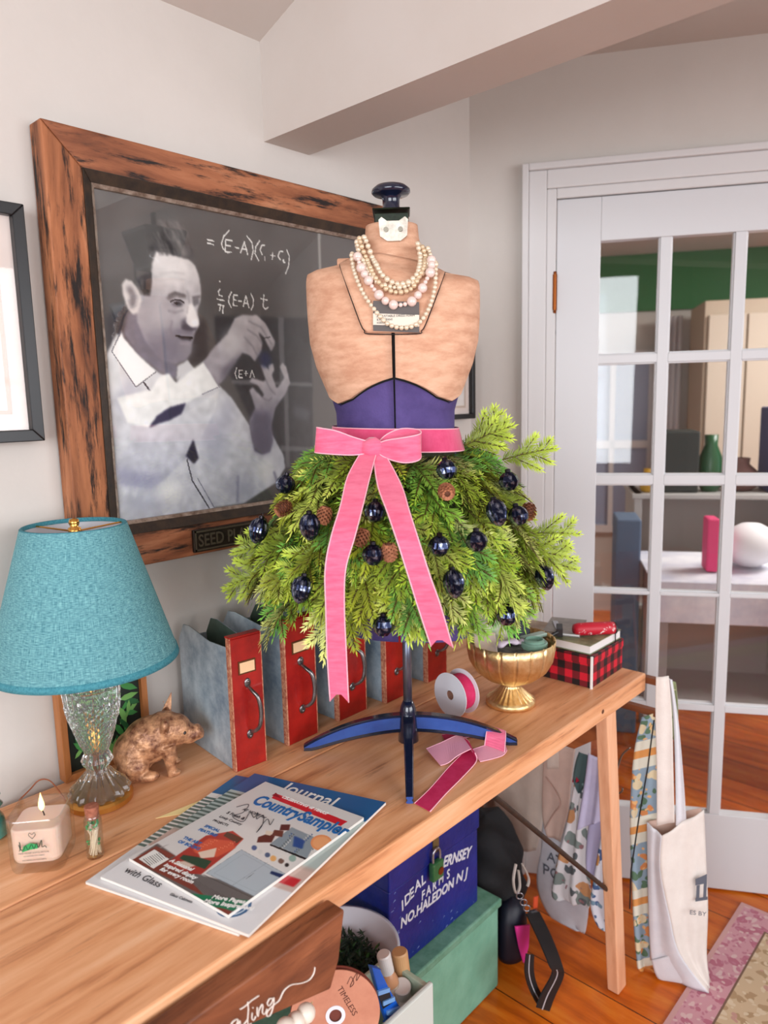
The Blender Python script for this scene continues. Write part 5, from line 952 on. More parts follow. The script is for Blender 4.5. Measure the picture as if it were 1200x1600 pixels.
def p_sampler(P):
    cp = lambda q, c, s=1, a=1., c2=None: P.poly(c7(q), c, s, a, c2)
    P.a[:] = np.array((216, 213, 210)); cp([(560, 250), (900, 330), (700, 560), (430, 430)], (226, 224, 220), 8, .7)
    cp([(280, 330), (200, 380), (330, 330), (180, 395), (530, 615), (640, 540), (440, 470), (380, 400)], (96, 86, 84), 2)
    cp([(230, 400), (380, 520), (640, 560), (680, 500), (450, 450), (300, 380)], (104, 98, 96), 2)
    for k in range(16): a = (300 + k * 22, 400 + k * 12); P.line(c7([a, (a[0] + 90, a[1] + 80)]), 1.2, (76, 66, 64), 0, .8)
    cp([(180, 395), (275, 340), (345, 375), (320, 385), (540, 617), (560, 590), (400, 500), (240, 420)], (126, 54, 40), 1)
    cp([(268, 352), (322, 388), (262, 424), (208, 388)], (232, 232, 228), 0)
    for k in range(9): P.line(c7([(226 + k * 8, 384 - k * 3.2 + 4), (252 + k * 7.5, 408 - k * 3.6 + 4)]), 1.6 if k % 3 else 2.4, (60, 60, 60))
    cp([(302, 408), (460, 300), (560, 282), (600, 312), (560, 352), (440, 445), (380, 440)], (188, 62, 44), 1, c2=(160, 44, 34))
    cp([(410, 350), (470, 310), (560, 320), (570, 345), (500, 380), (420, 365)], (214, 88, 56), 2); cp([(430, 362), (500, 345), (490, 380), (440, 385)], (230, 206, 186), 1)
    cp([(375, 372), (430, 380), (480, 395), (455, 425), (400, 405), (360, 385)], (38, 66, 44), 1); cp([(330, 400), (380, 395), (420, 412), (380, 425)], (216, 196, 180), 2); cp([(540, 285), (598, 310), (575, 328), (525, 300)], (96, 60, 40), 1)
    for k in range(26): x = 400 + (k * 37) % 170; y = 312 + (k * 23) % 40; cp([(x, y), (x + 7, y + 3), (x + 4, y + 7)], (244, 150, 110), 0, .7)
    cp([(592, 352), (770, 450), (650, 532), (460, 440)], (176, 188, 196), 1); P.line(c7([(592, 352), (770, 450), (650, 532), (460, 440), (592, 352)]), 1.4, (120, 132, 142)); P.line(c7([(690, 400), (560, 485)]), 1.2, (128, 140, 150))
    P.line(c7([(600, 368), (745, 448), (650, 512), (490, 440), (600, 368)]), 1, (150, 162, 170)); P.line(c7([(640, 440), (610, 462)]), 1.5, (40, 40, 44)); P.line(c7([(450, 446), (650, 540)]), 2, (70, 62, 60))
    for a, b, c in (((640, 345), 10, (66, 92, 140)), ((662, 360), 9, (214, 214, 210)), ((690, 372), 10, (80, 100, 130)), ((712, 385), 12, (232, 176, 110)), ((742, 395), 11, (120, 90, 80)), ((764, 410), 8, (50, 44, 44)), ((785, 385), 14, (150, 176, 166)), ((752, 380), 10, (226, 222, 216))): P.ell(c7([a])[0], b / 2.4, b / 2.6, c, 1)
    cp([(706, 432), (765, 450), (755, 464), (700, 442)], (28, 48, 92), 1)
    cp([(780, 268), (880, 312), (840, 385), (700, 330)], (138, 152, 160), 1)
    for k in range(40): x = 730 + (k * 41) % 130; y = 285 + (k * 29) % 80; cp([(x, y), (x + 8, y + 3), (x + 3, y + 9)], [(60, 90, 140), (206, 206, 200), (90, 100, 100)][k % 3], 0, .8)
    cp([(700, 330), (840, 385), (835, 392), (698, 336)], (36, 36, 40), 0); cp([(790, 300), (830, 318), (822, 350), (785, 340)], (40, 78, 140), 2)
    cp([(740, 258), (775, 258), (770, 280), (735, 280)], (96, 46, 42), 1); cp([(715, 278), (750, 282), (745, 305), (705, 298)], (110, 60, 48), 1); cp([(690, 292), (718, 300), (705, 325), (650, 325), (655, 305)], (96, 48, 40), 1); cp([(685, 280), (712, 286), (700, 300), (680, 295)], (226, 210, 190), 1)
    P.ell(c7([(893, 327)])[0], 17, 12.5, (232, 150, 96), 0); P.ell(c7([(893, 327)])[0], 14, 9.5, (238, 168, 116), 1)
    cp([(395, 515), (640, 545), (600, 590), (480, 565), (445, 560)], (20, 116, 78), 0); cp([(460, 575), (600, 592), (545, 618)], (126, 56, 40), 1)
    cp([(720, 142), (990, 248), (965, 265), (705, 160)], (206, 34, 48), 0); cp([(705, 150), (722, 140), (740, 160)], (150, 20, 34), 0)
JD = [(.732, 1.012), (.814, .770), (.480, .694), (.412, .944)]
def shiftq(q, dx, dy, rot):
    c = sum(np.array(p) for p in q) / 4; R = np.array([[math.cos(rot), -math.sin(rot)], [math.sin(rot), math.cos(rot)]]); return [tuple(R @ (np.array(p) - c) + c + [dx, dy]) for p in q]
J2 = shiftq(JD, -.012, .022, .05)
t1_ = magazine('magazine', 'lowest magazine of the pile, blue top band sticking out farthest back', J2, .8105, .004, p_journal)
t2_, qj, Zj = magazine('magazine', 'middle magazine of the pile, blue topped, directly under the topmost one', JD, .8150, .0045, p_journal2)
QS = [(.7205, .966), (.752, .760), (.480, .736), (.456, .945)]
t3_, qs_, Zs = magazine('magazine', 'glossy magazine with a blue title and red banner, topmost of the pile', QS, .8200, .005, p_sampler, 420, 540)
yp = G(); yp.prism([PT(u, v, .8106) for u, v in [(243, 1279), (345, 1262), (430, 1225), (345, 1238)]], (0, 0, .0006)); tag(obj('light_patch', yp, M('pale_yellow_light', (250, 226, 160), .7)), 'thin pale yellow sheet as a patch of light on the table by the magazines', 'light patch')  # thin yellow sheet laid in for the light patch beside the magazines
wh = M('print_white', (240, 238, 234), .5); cbl = M('print_blue', (26, 104, 170), .4); dk = M('print_dark', (50, 48, 54), .5)
def ct(par, u, v, u2, v2, z, body, size, mat, bold=0, shear=0, sx=1, align='LEFT'):
    a = PT(u, v, z); b = PT(u2, v2, z); x = nrm(b - a); text('title', body, size, mat, par, a + UZ * .0002, x, np.cross(UZ, x), ext=.00015, bold=bold, shear=shear, sx=sx, align=align)
zt_ = .8253; zj = .8199
e7 = lambda x, y: (130 + x / 2.4, 1180 + y / 2.4)
ct(t3_, *e7(628, 178), *e7(978, 305), zt_, 'CountrySampler', .0380, cbl, bold=.03, sx=.73)
ct(t3_, *e7(742, 158), *e7(955, 240), zt_, 'CELEBRATING 40 YEARS!', .0098, wh, bold=.02, shear=.3, sx=.88)
ct(t3_, *e7(535, 218), *e7(655, 264), zt_, '5 Fresh &', .0095, dk, bold=.01); ct(t3_, *e7(508, 232), *e7(640, 282), zt_, 'Lively Country', .0078, dk); ct(t3_, *e7(484, 246), *e7(610, 293), zt_, 'PROJECTS', .0070, dk)
ct(t3_, *e7(595, 205), *e7(700, 245), zt_, 'AT HOME for', .0085, dk)
ct(t3_, *e7(452, 268), *e7(572, 313), zt_, 'SPECIAL', .0085, cbl, bold=.02); ct(t3_, *e7(430, 281), *e7(552, 327), zt_, 'FEATURE!', .0085, cbl, bold=.02)
ct(t3_, *e7(372, 312), *e7(487, 356), zt_, 'THE ART', .0088, cbl, bold=.02); ct(t3_, *e7(352, 326), *e7(467, 370), zt_, 'OF BOOKS', .0088, cbl, bold=.02)
ct(t3_, *e7(322, 398), *e7(445, 452), zt_, 'A Seasonal', .0100, wh, bold=.02, shear=.2); ct(t3_, *e7(300, 414), *e7(450, 478), zt_, 'inspired display', .0100, wh, bold=.02, shear=.2); ct(t3_, *e7(285, 430), *e7(450, 500), zt_, 'for every room', .0100, wh, bold=.02, shear=.2)
ct(t3_, *e7(480, 536), *e7(600, 556), zt_, 'More Pages,', .0100, wh, bold=.03, shear=.2); ct(t3_, *e7(448, 552), *e7(610, 578), zt_, 'More Inspiration!', .0100, wh, bold=.03, shear=.2)
g = G(); scp = [(575, 195), (620, 185), (600, 215), (560, 230), (600, 250), (625, 215), (640, 235), (655, 215), (650, 240), (675, 225), (672, 262), (650, 290), (690, 240), (700, 262), (715, 240)]; g.tube(smooth_path([PT(*e7(*p), zt_) + UZ * .0003 for p in scp], 5), .0005, 4); obj('script_title', g, dk, t3_)
ct(t2_, *e7(738, 130), *e7(973, 206), zj, 'Journal', .0400, wh, bold=.01, sx=.95)
ct(t2_, *e7(150, 436), *e7(295, 502), zj, 'with Glass', .0170, dk); ct(t2_, *e7(322, 524), *e7(420, 560), zj, 'Glass Cabinets', .0065, dk)

# ================================================================= ribbon spool and the loose ribbon
spc = np.array([1.176, .900, .8105]); sax = nrm([.55, -.12, 0]); sR = .0475; sp_ = thing('ribbon_spool', 'white card spool of deep pink velvet ribbon standing on edge', 'ribbon spool', tuple(spc)); cen = spc + UZ * sR; sax = nrm(np.array([.72, -.10, 0.])); sy_ = np.cross(UZ, sax)
def disc(name, c, r, th, mat, hole=.010):
    g = G(); g.lathe([(hole, 0), (r, 0), (r, th), (hole, th), (hole, 0)], c, 48, ax=(sy_, UZ, sax)); g.f = [f for f in g.f if len(f) == 4]; g.mi = [0] * len(g.f); return obj(name, g, mat, sp_)
whc = M('white_card', (226, 226, 232), .6); wid = .036
disc('flange', cen - sax * wid / 2 - sax * .0012, sR, .0012, whc); disc('flange', cen + sax * wid / 2, sR, .0012, whc)
dpv = M('crimson_pink_velvet', (198, 18, 80), .75, c2=(212, 44, 100), scale=30); disc('ribbon_roll', cen - sax * wid / 2, sR * .80, wid, dpv, .013); disc('core_tube', cen - sax * wid / 2, .013, wid, M('card_core', (176, 130, 110), .8), .010)
lr = thing('loose_ribbon', 'deep pink velvet ribbon looped over the right foot and across the table front', 'ribbon', (1.0, .80, .8105))
def tab(pts, z=.8115): return [PT(u, v, z if len(r) == 0 else r[0]) for u, v, *r in pts]
def flat(name, Lp, Rp_, mat, edge=True): return ribbon(name, tab(Lp), tab(Rp_), lr, mat=mat, edge=edge)
flat('ribbon_end', [(718, 1150, .822), (733, 1163, .8135), (700, 1200, .8125), (672, 1232, .8118), (648, 1255, .8116)], [(742, 1176, .824), (744, 1190, .8135), (722, 1215, .8125), (697, 1240, .8118), (672, 1268, .8116)], dpv)
flat('folded_part', [(666, 1170, .818), (690, 1160, .823), (712, 1150, .825), (722, 1150, .823)], [(688, 1196, .8125), (700, 1192, .815), (716, 1180, .822), (736, 1170, .824)], pinkl)
flat('folded_part', [(736, 1172, .815), (760, 1164, .817), (785, 1156, .8165), (788, 1158, .8160)], [(750, 1190, .8118), (768, 1186, .8120), (786, 1180, .8122), (792, 1172, .8125)], pinkl)
flat('foot_wrap', [(763, 1133, .842), (760, 1145, .838), (757, 1166, .815)], [(790, 1142, .838), (790, 1152, .832), (788, 1176, .8125)], velv)
flat('spool_lead', [(705, 1140, .818), (722, 1152, .8125), (742, 1150, .813), (760, 1148, .816)], [(735, 1134, .820), (742, 1142, .8135), (756, 1142, .814), (764, 1140, .818)], dpv)
flat('folded_part', [(690, 1148, .813), (705, 1146, .814), (716, 1145, .815)], [(696, 1158, .813), (708, 1156, .814), (718, 1156, .815)], dpv)

# ================================================================= gold footed bowl
bp = np.array([1.297, .845, .8105]); gb = thing('footed_bowl', 'gold fluted footed bowl filled with notions', 'bowl', tuple(bp))
goldb = M('brushed_gold', (222, 184, 124), .40, metal=1, c2=(246, 222, 170), scale=40, bump=.1, bscale=100)
pan = lambda a, z: 1 - .045 * math.exp(-(math.sin(a * 9) / .16) ** 2)
P = [(.016, .046), (.030, .050), (.056, .062), (.078, .080), (.090, .102), (.0945, .126), (.0955, .146), (.0940, .1465), (.092, .126), (.087, .104), (.074, .084), (.052, .068), (.0, .060)]
g = G(); g.lathe(P, bp, 216, rf=pan); obj('bowl', g, goldb, gb, smooth=True)
g = G(); g.lathe([(.052, 0), (.054, .003), (.053, .012), (.046, .0155), (.034, .026), (.022, .038), (.0175, .044), (.022, .048), (.018, .052)], bp, 96, rf=lambda a, z: 1 + (.04 * math.cos(a * 24) if .015 < z < .043 else 0)); obj('foot', g, goldb, gb, smooth=True)
bz = bp + UZ * .140
g = G(); g.obox(bz + [-.045, .035, -.002], nrm([.6, .5, .3]) * .034, nrm([-.5, .6, 0]) * .024, (0, 0, .004)); tag(obj('card_packet', g, M('peach_packet', (238, 214, 180), .6, c2=(206, 190, 190), scale=20), bevel=.002), 'peach paper packet lying at the left in the gold bowl', 'packet')
g = G(); g.tube(smooth_path([bz + [-.050, .0, .004], bz + [-.025, -.016, .010], bz + [-.005, -.028, .004], bz + [.012, -.030, .006]], 6), [.010 + .004 * math.sin(i) for i in range(19)], 10, flat=.5); tag(obj('cloth_scrap', g, M('lilac_scrap', (206, 190, 204), .8), smooth=True), 'crumpled pale lilac cloth scrap in the gold bowl beside the packet', 'cloth')
g = G(); g.lathe([(.026, 0), (.028, .004), (.028, .012), (.026, .014)], bz + [.010, -.052, -.006], 36); g.lathe([(.022, .012), (.022, .018), (.018, .020), (.017, .0125)], bz + [.010, -.052, -.006], 36); tag(obj('glass_lid', g, M('pale_green_glass', (150, 190, 170), .1, trans=.4), smooth=False), 'round pale green glass lid at the front of the gold bowl', 'lid')
g = G(); g.obox(bz + [.055, -.022, .002], nrm([.8, -.35, .05]) * .030, nrm([.3, .8, 0]) * .010, (0, 0, .004)); tag(obj('notion_tin', g, M('pale_green_tin', (160, 184, 170), .3), bevel=.002), 'slim pale green tin to the right of the round glass lid', 'tin')
ax_ = nrm(-np.array([bp[0], bp[1], 0]) * .8 + UZ * .5); a1 = nrm(np.cross(UZ, ax_)); a2 = np.cross(ax_, a1)
g = G(); g.lathe([(.030, 0), (.032, .002), (.032, .008), (.030, .010)], bz + [.052, .022, .008], 36, ax=(a1, a2, ax_)); tag(obj('ink_pad_tin', g, M('dark_blue_tin', (26, 28, 44), .35), smooth=False), 'round dark blue tin standing on edge in the gold bowl', 'tin')
g = G(); g.obox(bz + [.0, .052, .010], nrm([.7, -.6, 0]) * .050, nrm([.5, .6, .6]) * .004, (0, 0, .020)); tag(obj('seed_packet', g, M('green_cream_packet', (126, 152, 120), .6, c2=(226, 214, 190), scale=28), bevel=.001), 'green and cream packet standing at the back of the gold bowl', 'packet')
g = G(); g.lathe([(.084, .0), (.084, .02), (.0, .022)], bp + UZ * .098, 40); tag(obj('notions', g, M('dark_notions', (60, 62, 70), .8, c2=(150, 150, 146), scale=40)), 'jumble of small grey sewing notions filling the gold bowl', 'notions', kind='stuff')

# ================================================================= buffalo plaid box and what lies on it
pm_ = bpy.data.materials.new('buffalo_plaid'); pm_.use_nodes = True; nt = pm_.node_tree; L = nt.links.new; tc = nt.nodes.new('ShaderNodeTexCoord'); sp2 = nt.nodes.new('ShaderNodeSeparateXYZ'); L(tc.outputs['Object'], sp2.inputs[0])
def mth(op, *a):
    n = nt.nodes.new('ShaderNodeMath'); n.operation = op
    for i, x in enumerate(a):
        if isinstance(x, (int, float)): n.inputs[i].default_value = x
        else: L(x, n.inputs[i])
    return n.outputs[0]
sq = .037
def stripe(o, off=0.): return mth('LESS_THAN', mth('FRACT', mth('MULTIPLY_ADD', o, 1 / sq, off)), .5)
sm_ = mth('ADD', stripe(mth('ADD', sp2.outputs[0], sp2.outputs[1]), .25), stripe(sp2.outputs[2], .1)); rp = nt.nodes.new('ShaderNodeValToRGB'); rp.color_ramp.interpolation = 'CONSTANT'; e = rp.color_ramp.elements; e[0].position = 0; e[0].color = lin((206, 16, 44)); e[1].position = .34; e[1].color = lin((112, 10, 26)); x_ = e.new(.8); x_.color = lin((20, 10, 14)); L(mth('MULTIPLY', sm_, .5), rp.inputs[0]); L(rp.outputs[0], nt.nodes['Principled BSDF'].inputs['Base Color']); nt.nodes['Principled BSDF'].inputs['Roughness'].default_value = .6
BXO = np.array([1.480, .749, .8105]); b1 = nrm(np.array([1.0, .02, 0])); b2 = np.array([-b1[1], b1[0], 0]); BW, BD, BH = .165, .125, .076
px_ = thing('plaid_box', 'red and black buffalo plaid box at the right end of the table', 'box', tuple(BXO)); g = G(); g.prism([BXO, BXO + b1 * BW, BXO + b1 * BW + b2 * BD, BXO + b2 * BD], (0, 0, BH - .016)); obj('box_body', g, pm_, px_, bevel=.001)
g = G(); m_ = .0016; g.prism([BXO - b1 * m_ - b2 * m_ + UZ * (BH - .02), BXO + b1 * (BW + m_) - b2 * m_ + UZ * (BH - .02), BXO + b1 * (BW + m_) + b2 * (BD + m_) + UZ * (BH - .02), BXO - b1 * m_ + b2 * (BD + m_) + UZ * (BH - .02)], (0, 0, .02)); obj('lid', g, pm_, px_, bevel=.001)
g = G(); g.obox(BXO - b1 * .0012 - b2 * .0012 + UZ * BH * .5, b1 * .0022, b2 * .0022, UZ * BH * .5); obj('white_corner', g, M('print_white', (240, 238, 234)), px_)
def book(label, o, w, d, h, rz, cov, pages_white=True):
    t = thing('book', label, 'book', tuple(o)); c, s = math.cos(rz), math.sin(rz); e1 = np.array([c, s, 0]); e2 = np.array([-s, c, 0]); o = np.array(o, float)
    g = G(); g.prism([o + e1 * .003 + e2 * .002 + UZ * .002, o + e1 * (w - .0) + e2 * .002 + UZ * .002, o + e1 * w + e2 * (d - .003) + UZ * .002, o + e1 * .003 + e2 * (d - .003) + UZ * .002], (0, 0, h - .004)); obj('pages', g, M('book_pages', (232, 228, 226), .7), t)
    g = G()
    for z in (0, h - .002): g.prism([o + UZ * z, o + e1 * (w + .002) + UZ * z, o + e1 * (w + .002) + e2 * d + UZ * z, o + e2 * d + UZ * z], (0, 0, .002))
    g.prism([o + e2 * d, o + e1 * (w + .002) + e2 * d, o + e1 * (w + .002) + e2 * (d + .002), o + e2 * (d + .002)], (0, 0, h)); obj('cover', g, cov, t, bevel=.0005); return t
bzt = .8105 + BH + .0008
book('thick book with white page edges and green grey cover on the plaid box', BXO * [1, 1, 0] + b1 * .004 + b2 * .006 + UZ * bzt, .155, .115, .022, .0, M('green_grey_cover', (88, 98, 66), .5, c2=(150, 150, 116), scale=30))
book('thin grey book lying askew behind the red case', (1.520, .800, bzt + .0226), .12, .085, .008, .35, M('grey_cover', (120, 116, 112), .5, c2=(160, 152, 144), scale=20))
gc = thing('glasses_case', 'red patterned tube case with black end on the books', 'case', (1.56, .775, bzt + .03)); a = np.array([1.520, .815, bzt + .040]); b = np.array([1.600, .756, bzt + .040 - .004]); rc = M('red_white_fabric', (190, 20, 44), .5, c2=(236, 222, 220), scale=45, lo=.60, hi=.64)
g = G(); g.tube([a, a * .9 + b * .1, a * .5 + b * .5, b * .9 + a * .1, b], [.012, .0150, .0155, .0150, .0145], 20); obj('tube', g, rc, gc, smooth=True); g = G(); d_ = nrm(b - a); g.cyl(b, b + d_ * .004, .0150, 20); obj('end_cap', g, M('black_plastic', (24, 24, 28), .4), gc)
g = G(); g.tube([b + d_ * .002, b + d_ * .006 - UZ * .012, b + d_ * .006 - UZ * .040], .0016, 6); obj('cord', g, M('black_plastic', (24, 24, 28)), gc)
sc = thing('scissors', 'black handled scissors lying on the books left of the red case', 'scissors', (1.49, .85, bzt + .03)); g = G(); s0 = np.array([1.505, .845, bzt + .036]); g.obox(s0, nrm([.8, .5, .1]) * .016, nrm([-.5, .8, 0]) * .007, (0, 0, .010)); g.tube([s0 - [.010, .004, 0], s0 - [.040, -.012, .012], s0 - [.052, .002, .014]], .0045, 8); obj('handle', g, M('black_plastic', (24, 24, 28)), sc, bevel=.001); g = G(); g.obox(s0 + [.04, .03, -.004], nrm([.8, .6, 0]) * .035, nrm([-.6, .8, 0]) * .006, (0, 0, .001)); obj('blade', g, M('blade_steel', (170, 170, 176), .25, metal=.9), sc)
book('tan grey book on the table behind the plaid box', (1.495, .885, .8105), .15, .10, .078, .12, M('tan_grey_cover', (146, 126, 108), .6, c2=(186, 168, 148), scale=20))
# ================================================================= under the table
mint = M('mint_paint', (112, 172, 146), .5, c2=(130, 190, 164), scale=12, bump=.1, bscale=60); mintd = M('mint_paint_worn', (88, 142, 116), .5, c2=(118, 168, 144), scale=30)
mx_ = thing('mint_chest', 'mint green painted wooden chest on the floor under the table', 'chest', (1.1, 1.05, 0))
g = G(); g.box((.62, .940, .001), (1.392, 1.20, .222)); obj('body', g, mint, mx_, bevel=.006); g = G(); g.box((.615, .934, .2225), (1.398, 1.205, .243)); obj('lid', g, mintd, mx_, bevel=.004)
cob = M('cobalt_paint', (16, 26, 104), .4, c2=(26, 40, 132), scale=6, bump=.15, bscale=50); scr = M('chipped_blue', (120, 140, 190), .7)
bx_ = thing('blue_chest', 'cobalt blue lettered wooden chest with padlock on top of the mint chest', 'chest', (1.19, 1.08, .244))
x0, x1, y0 = 1.030, 1.349, .972; g = G(); g.box((x0, y0, .2440), (x1, 1.20, .440)); obj('body', g, cob, bx_, bevel=.004); g = G(); g.box((x0 - .003, y0 - .004, .4405), (x1 + .003, 1.204, .505)); obj('lid', g, cob, bx_, bevel=.004)
g = G(); rr = random.Random(4)
for k in range(34):
    a = rr.choice((0, 0, 1, 2)); 
    if a == 0: x = x0 + .004 + abs(rr.gauss(0, .012)); z = rr.uniform(.26, .43)
    elif a == 1: x = rr.uniform(x0, x1 - .02); z = .246 + abs(rr.gauss(0, .006))
    else: x = rr.uniform(x0 + .02, x1 - .03); z = rr.uniform(.25, .43)
    L_ = rr.uniform(.002, .010); g.prism([(x, y0 - .0003, z), (x + L_, y0 - .0003, z + L_ * .3), (x + L_ * .7, y0 - .0003, z + L_ * .55)], (0, .0006, 0))
obj('chipped_paint', g, scr, bx_)['kind'] = 'stuff'
wl = M('hand_painted_white', (214, 216, 224), .6); cbx = lambda x, y: (600 + x / 4, 1150 + y / 4)
def bt_(body, a, b, size, bold=.02, sx=.75, shear=.15): A_ = PA(*cbx(*a), y0); B_ = PA(*cbx(*b), y0); text('lettering', body, size, wl, bx_, A_ - [0, .0008, 0], B_ - A_, UZ, ext=.0003, bold=bold, sx=sx, shear=shear)
for ch, x, y in (('I', 108, 1096), ('D', 126, 1066), ('E', 158, 1026), ('A', 192, 978), ('L', 232, 940)): bt_(ch, (x, y), (x + 40, y - 40), .034, sx=.9)
for ch, x, y in (('F', 232, 1030), ('A', 262, 1002), ('R', 300, 972), ('M', 338, 934), ('S', 390, 896)): bt_(ch, (x, y), (x + 40, y - 34), .031, sx=.78)
bt_('ERNSEY', (362, 822), (540, 752), .036, sx=.88, bold=.03); bt_('NO.HALEDON', (100, 1204), (430, 942), .032, sx=.90, bold=.03); bt_('N J', (446, 925), (540, 862), .033, sx=1.05)
pk = thing('padlock', 'green padlock hanging from the front of the blue chest', 'padlock', tuple(PA(680, 1370, y0 - .012))); pc_ = PA(682, 1355, y0 - .012)
g = G(); g.obox(pc_ + [0, 0, -.006], (.019, 0, 0), (0, .0075, 0), (0, 0, .022)); pb_ = obj('body', g, M('green_lock_paint', (36, 92, 52), .4, c2=(60, 110, 60), scale=40), pk, bevel=.004); g = G(); g.cyl(pc_ + [.006, -.0078, -.008], pc_ + [.006, -.0092, -.008], .009, 20); obj('brass_disc', g, M('aged_brass', (150, 84, 40)), pb_)
g = G(); g.tube(smooth_path([pc_ + [-.012, 0, .014], pc_ + [-.012, 0, .034], pc_ + [-.006, 0, .044], pc_ + [.006, 0, .044], pc_ + [.012, 0, .034], pc_ + [.012, 0, .014]], 5), .0035, 8); obj('shackle', g, M('blade_steel', (170, 170, 176), .25, metal=.9), pk, smooth=True); g = G(); g.obox(PA(680, 1318, y0 - .004), (.010, 0, 0), (0, .003, 0), (0, 0, .020)); obj('hasp', g, M('rusty_hasp', (130, 110, 70), .5, metal=.6), bx_)

# pale green crate with bottles, propped on a stack nearer the table front
paleg = M('pale_green_paint', (170, 190, 168), .5, c2=(196, 206, 190), scale=16); yC = .75; xr = .905
sb = thing('wooden_crate', 'plain low wooden crate under the pale green tray', 'crate', (.72, .87, 0)); brw = wood('crate_brown', [(110, 66, 36), (150, 96, 56)], axis=0, scale=3, stretch=10); g = G(); g.box((.46, .765, .001), (.88, .865, .30)); obj('box', g, brw, sb, bevel=.003)
for z in (.08, .20): g = G(); g.box((.455, .757, z), (.885, .7645, z + .07)); obj('slat', g, brw, sb, bevel=.002)
ct_ = thing('tray', 'pale green painted wooden tray holding craft bottles under the table', 'tray', (.74, .84, .3015)); 
g = G(); g.box((.46, yC, .3015), (xr, yC + .010, .440)); obj('front_panel', g, M('white_green_panel', (206, 212, 204), .5), ct_, bevel=.003); g = G(); g.box((xr - .010, yC + .0105, .3015), (xr, .865, .432)); obj('end_panel', g, paleg, ct_, bevel=.002); g = G(); g.box((.46, yC + .0105, .3015), (.47, .865, .432)); obj('end_panel', g, paleg, ct_, bevel=.002); g = G(); g.box((.4705, yC + .0105, .3015), (xr - .0105, .865, .3085)); obj('bottom', g, paleg, ct_)
g = G(); g.box((.4705, .857, .309), (xr - .0105, .865, .432)); obj('back_panel', g, paleg, ct_, bevel=.002)
def bottle(label, top, body, cap_, lab, r, h, tilt=(0, 0, 0)):
    p = np.array(top); t = thing('paint_bottle', label, 'bottle', tuple(p - [0, 0, h]), 'craft paint bottles in the tray'); ax = nrm(np.array([tilt[0], tilt[1], 1.])); e1 = nrm(np.cross((0, 1, 0), ax)); e2 = np.cross(ax, e1); b = p - ax * h; A = (e1, e2, ax)
    g = G(); g.lathe([(r * .95, 0), (r, .004), (r, h * .55), (r * .7, h * .68), (r * .6, h * .70)], b, 24, ax=A); obj('body', g, body, t, smooth=True); g = G(); g.lathe([(r * .78, h * .70), (r * .80, h * .98), (r * .7, h)], b, 24, ax=A); obj('cap', g, cap_, t, smooth=False)
    g = G(); g.lathe([(r * 1.02, h * .12), (r * 1.02, h * .5)], b, 24, ax=A); g.f = [f for f in g.f if len(f) == 4]; g.mi = [0] * len(g.f); obj('label', g, lab, t, smooth=True)
wcap = M('white_plastic', (224, 220, 216), .35); tan_ = M('tan_plastic', (206, 160, 112), .4); cr = M('cream_label2', (232, 216, 196), .6, c2=(190, 160, 140), scale=60)
bottle('craft paint bottle with white cap, back left in the tray', PA(599, 1490, .825), M('flesh_paint', (206, 150, 110), .3), wcap, cr, .016, .125, (-.15, .1)); bottle('tan capped craft paint bottle, tallest at the back right of the tray', PA(624, 1486, .83), M('cream_plastic', (232, 218, 196), .35), tan_, cr, .019, .14, (-.05, .1)); bottle('round white capped bottle with red striped label at the front right of the tray', PA(628, 1540, .80), M('white_plastic', (224, 220, 216)), wcap, M('red_white_label', (232, 224, 220), .6, c2=(190, 60, 60), scale=40), .021, .075, (-.2, -.25))
bcl = thing('blue_clamp', 'bright blue plastic clamp standing in the tray beside the bottles', 'clamp', tuple(PA(600, 1560, .79))); blp = M('bright_blue_plastic', (20, 92, 196), .35); c5 = lambda x, y, yy: PA(460 + x / 5, 1400 + y / 5, yy)
g = G(); P1 = [c5(600, 560, .80), c5(660, 700, .80), c5(760, 860, .80), c5(840, 900, .80)]; P2 = [c5(650, 560, .79), c5(700, 690, .79), c5(790, 830, .79), c5(850, 870, .79)]
g.strip([c5(x, y, .778) for x, y in [(590, 545), (630, 700), (680, 880), (715, 990)]], [c5(x, y, .778) for x, y in [(655, 560), (720, 700), (800, 840), (850, 900)]], .010); obj('body', g, blp, bcl, bevel=.002)
g = G()
for a, b in (((650, 760), (740, 730)), ((690, 840), (780, 800)), ((725, 915), (820, 880))): g.obox((c5(*a, .771) + c5(*b, .771)) / 2, (c5(*b, .771) - c5(*a, .771)) / 2, (0, .002, 0), (0, 0, .004))
obj('ribs', g, M('pale_blue_plastic', (120, 170, 226), .35), bcl); g = G(); g.prism([c5(x, y, .7725) for x, y in [(655, 775), (740, 745), (765, 830), (690, 880)]], (0, -.001, 0)); obj('grip', g, M('black_plastic', (24, 24, 28)), bcl)
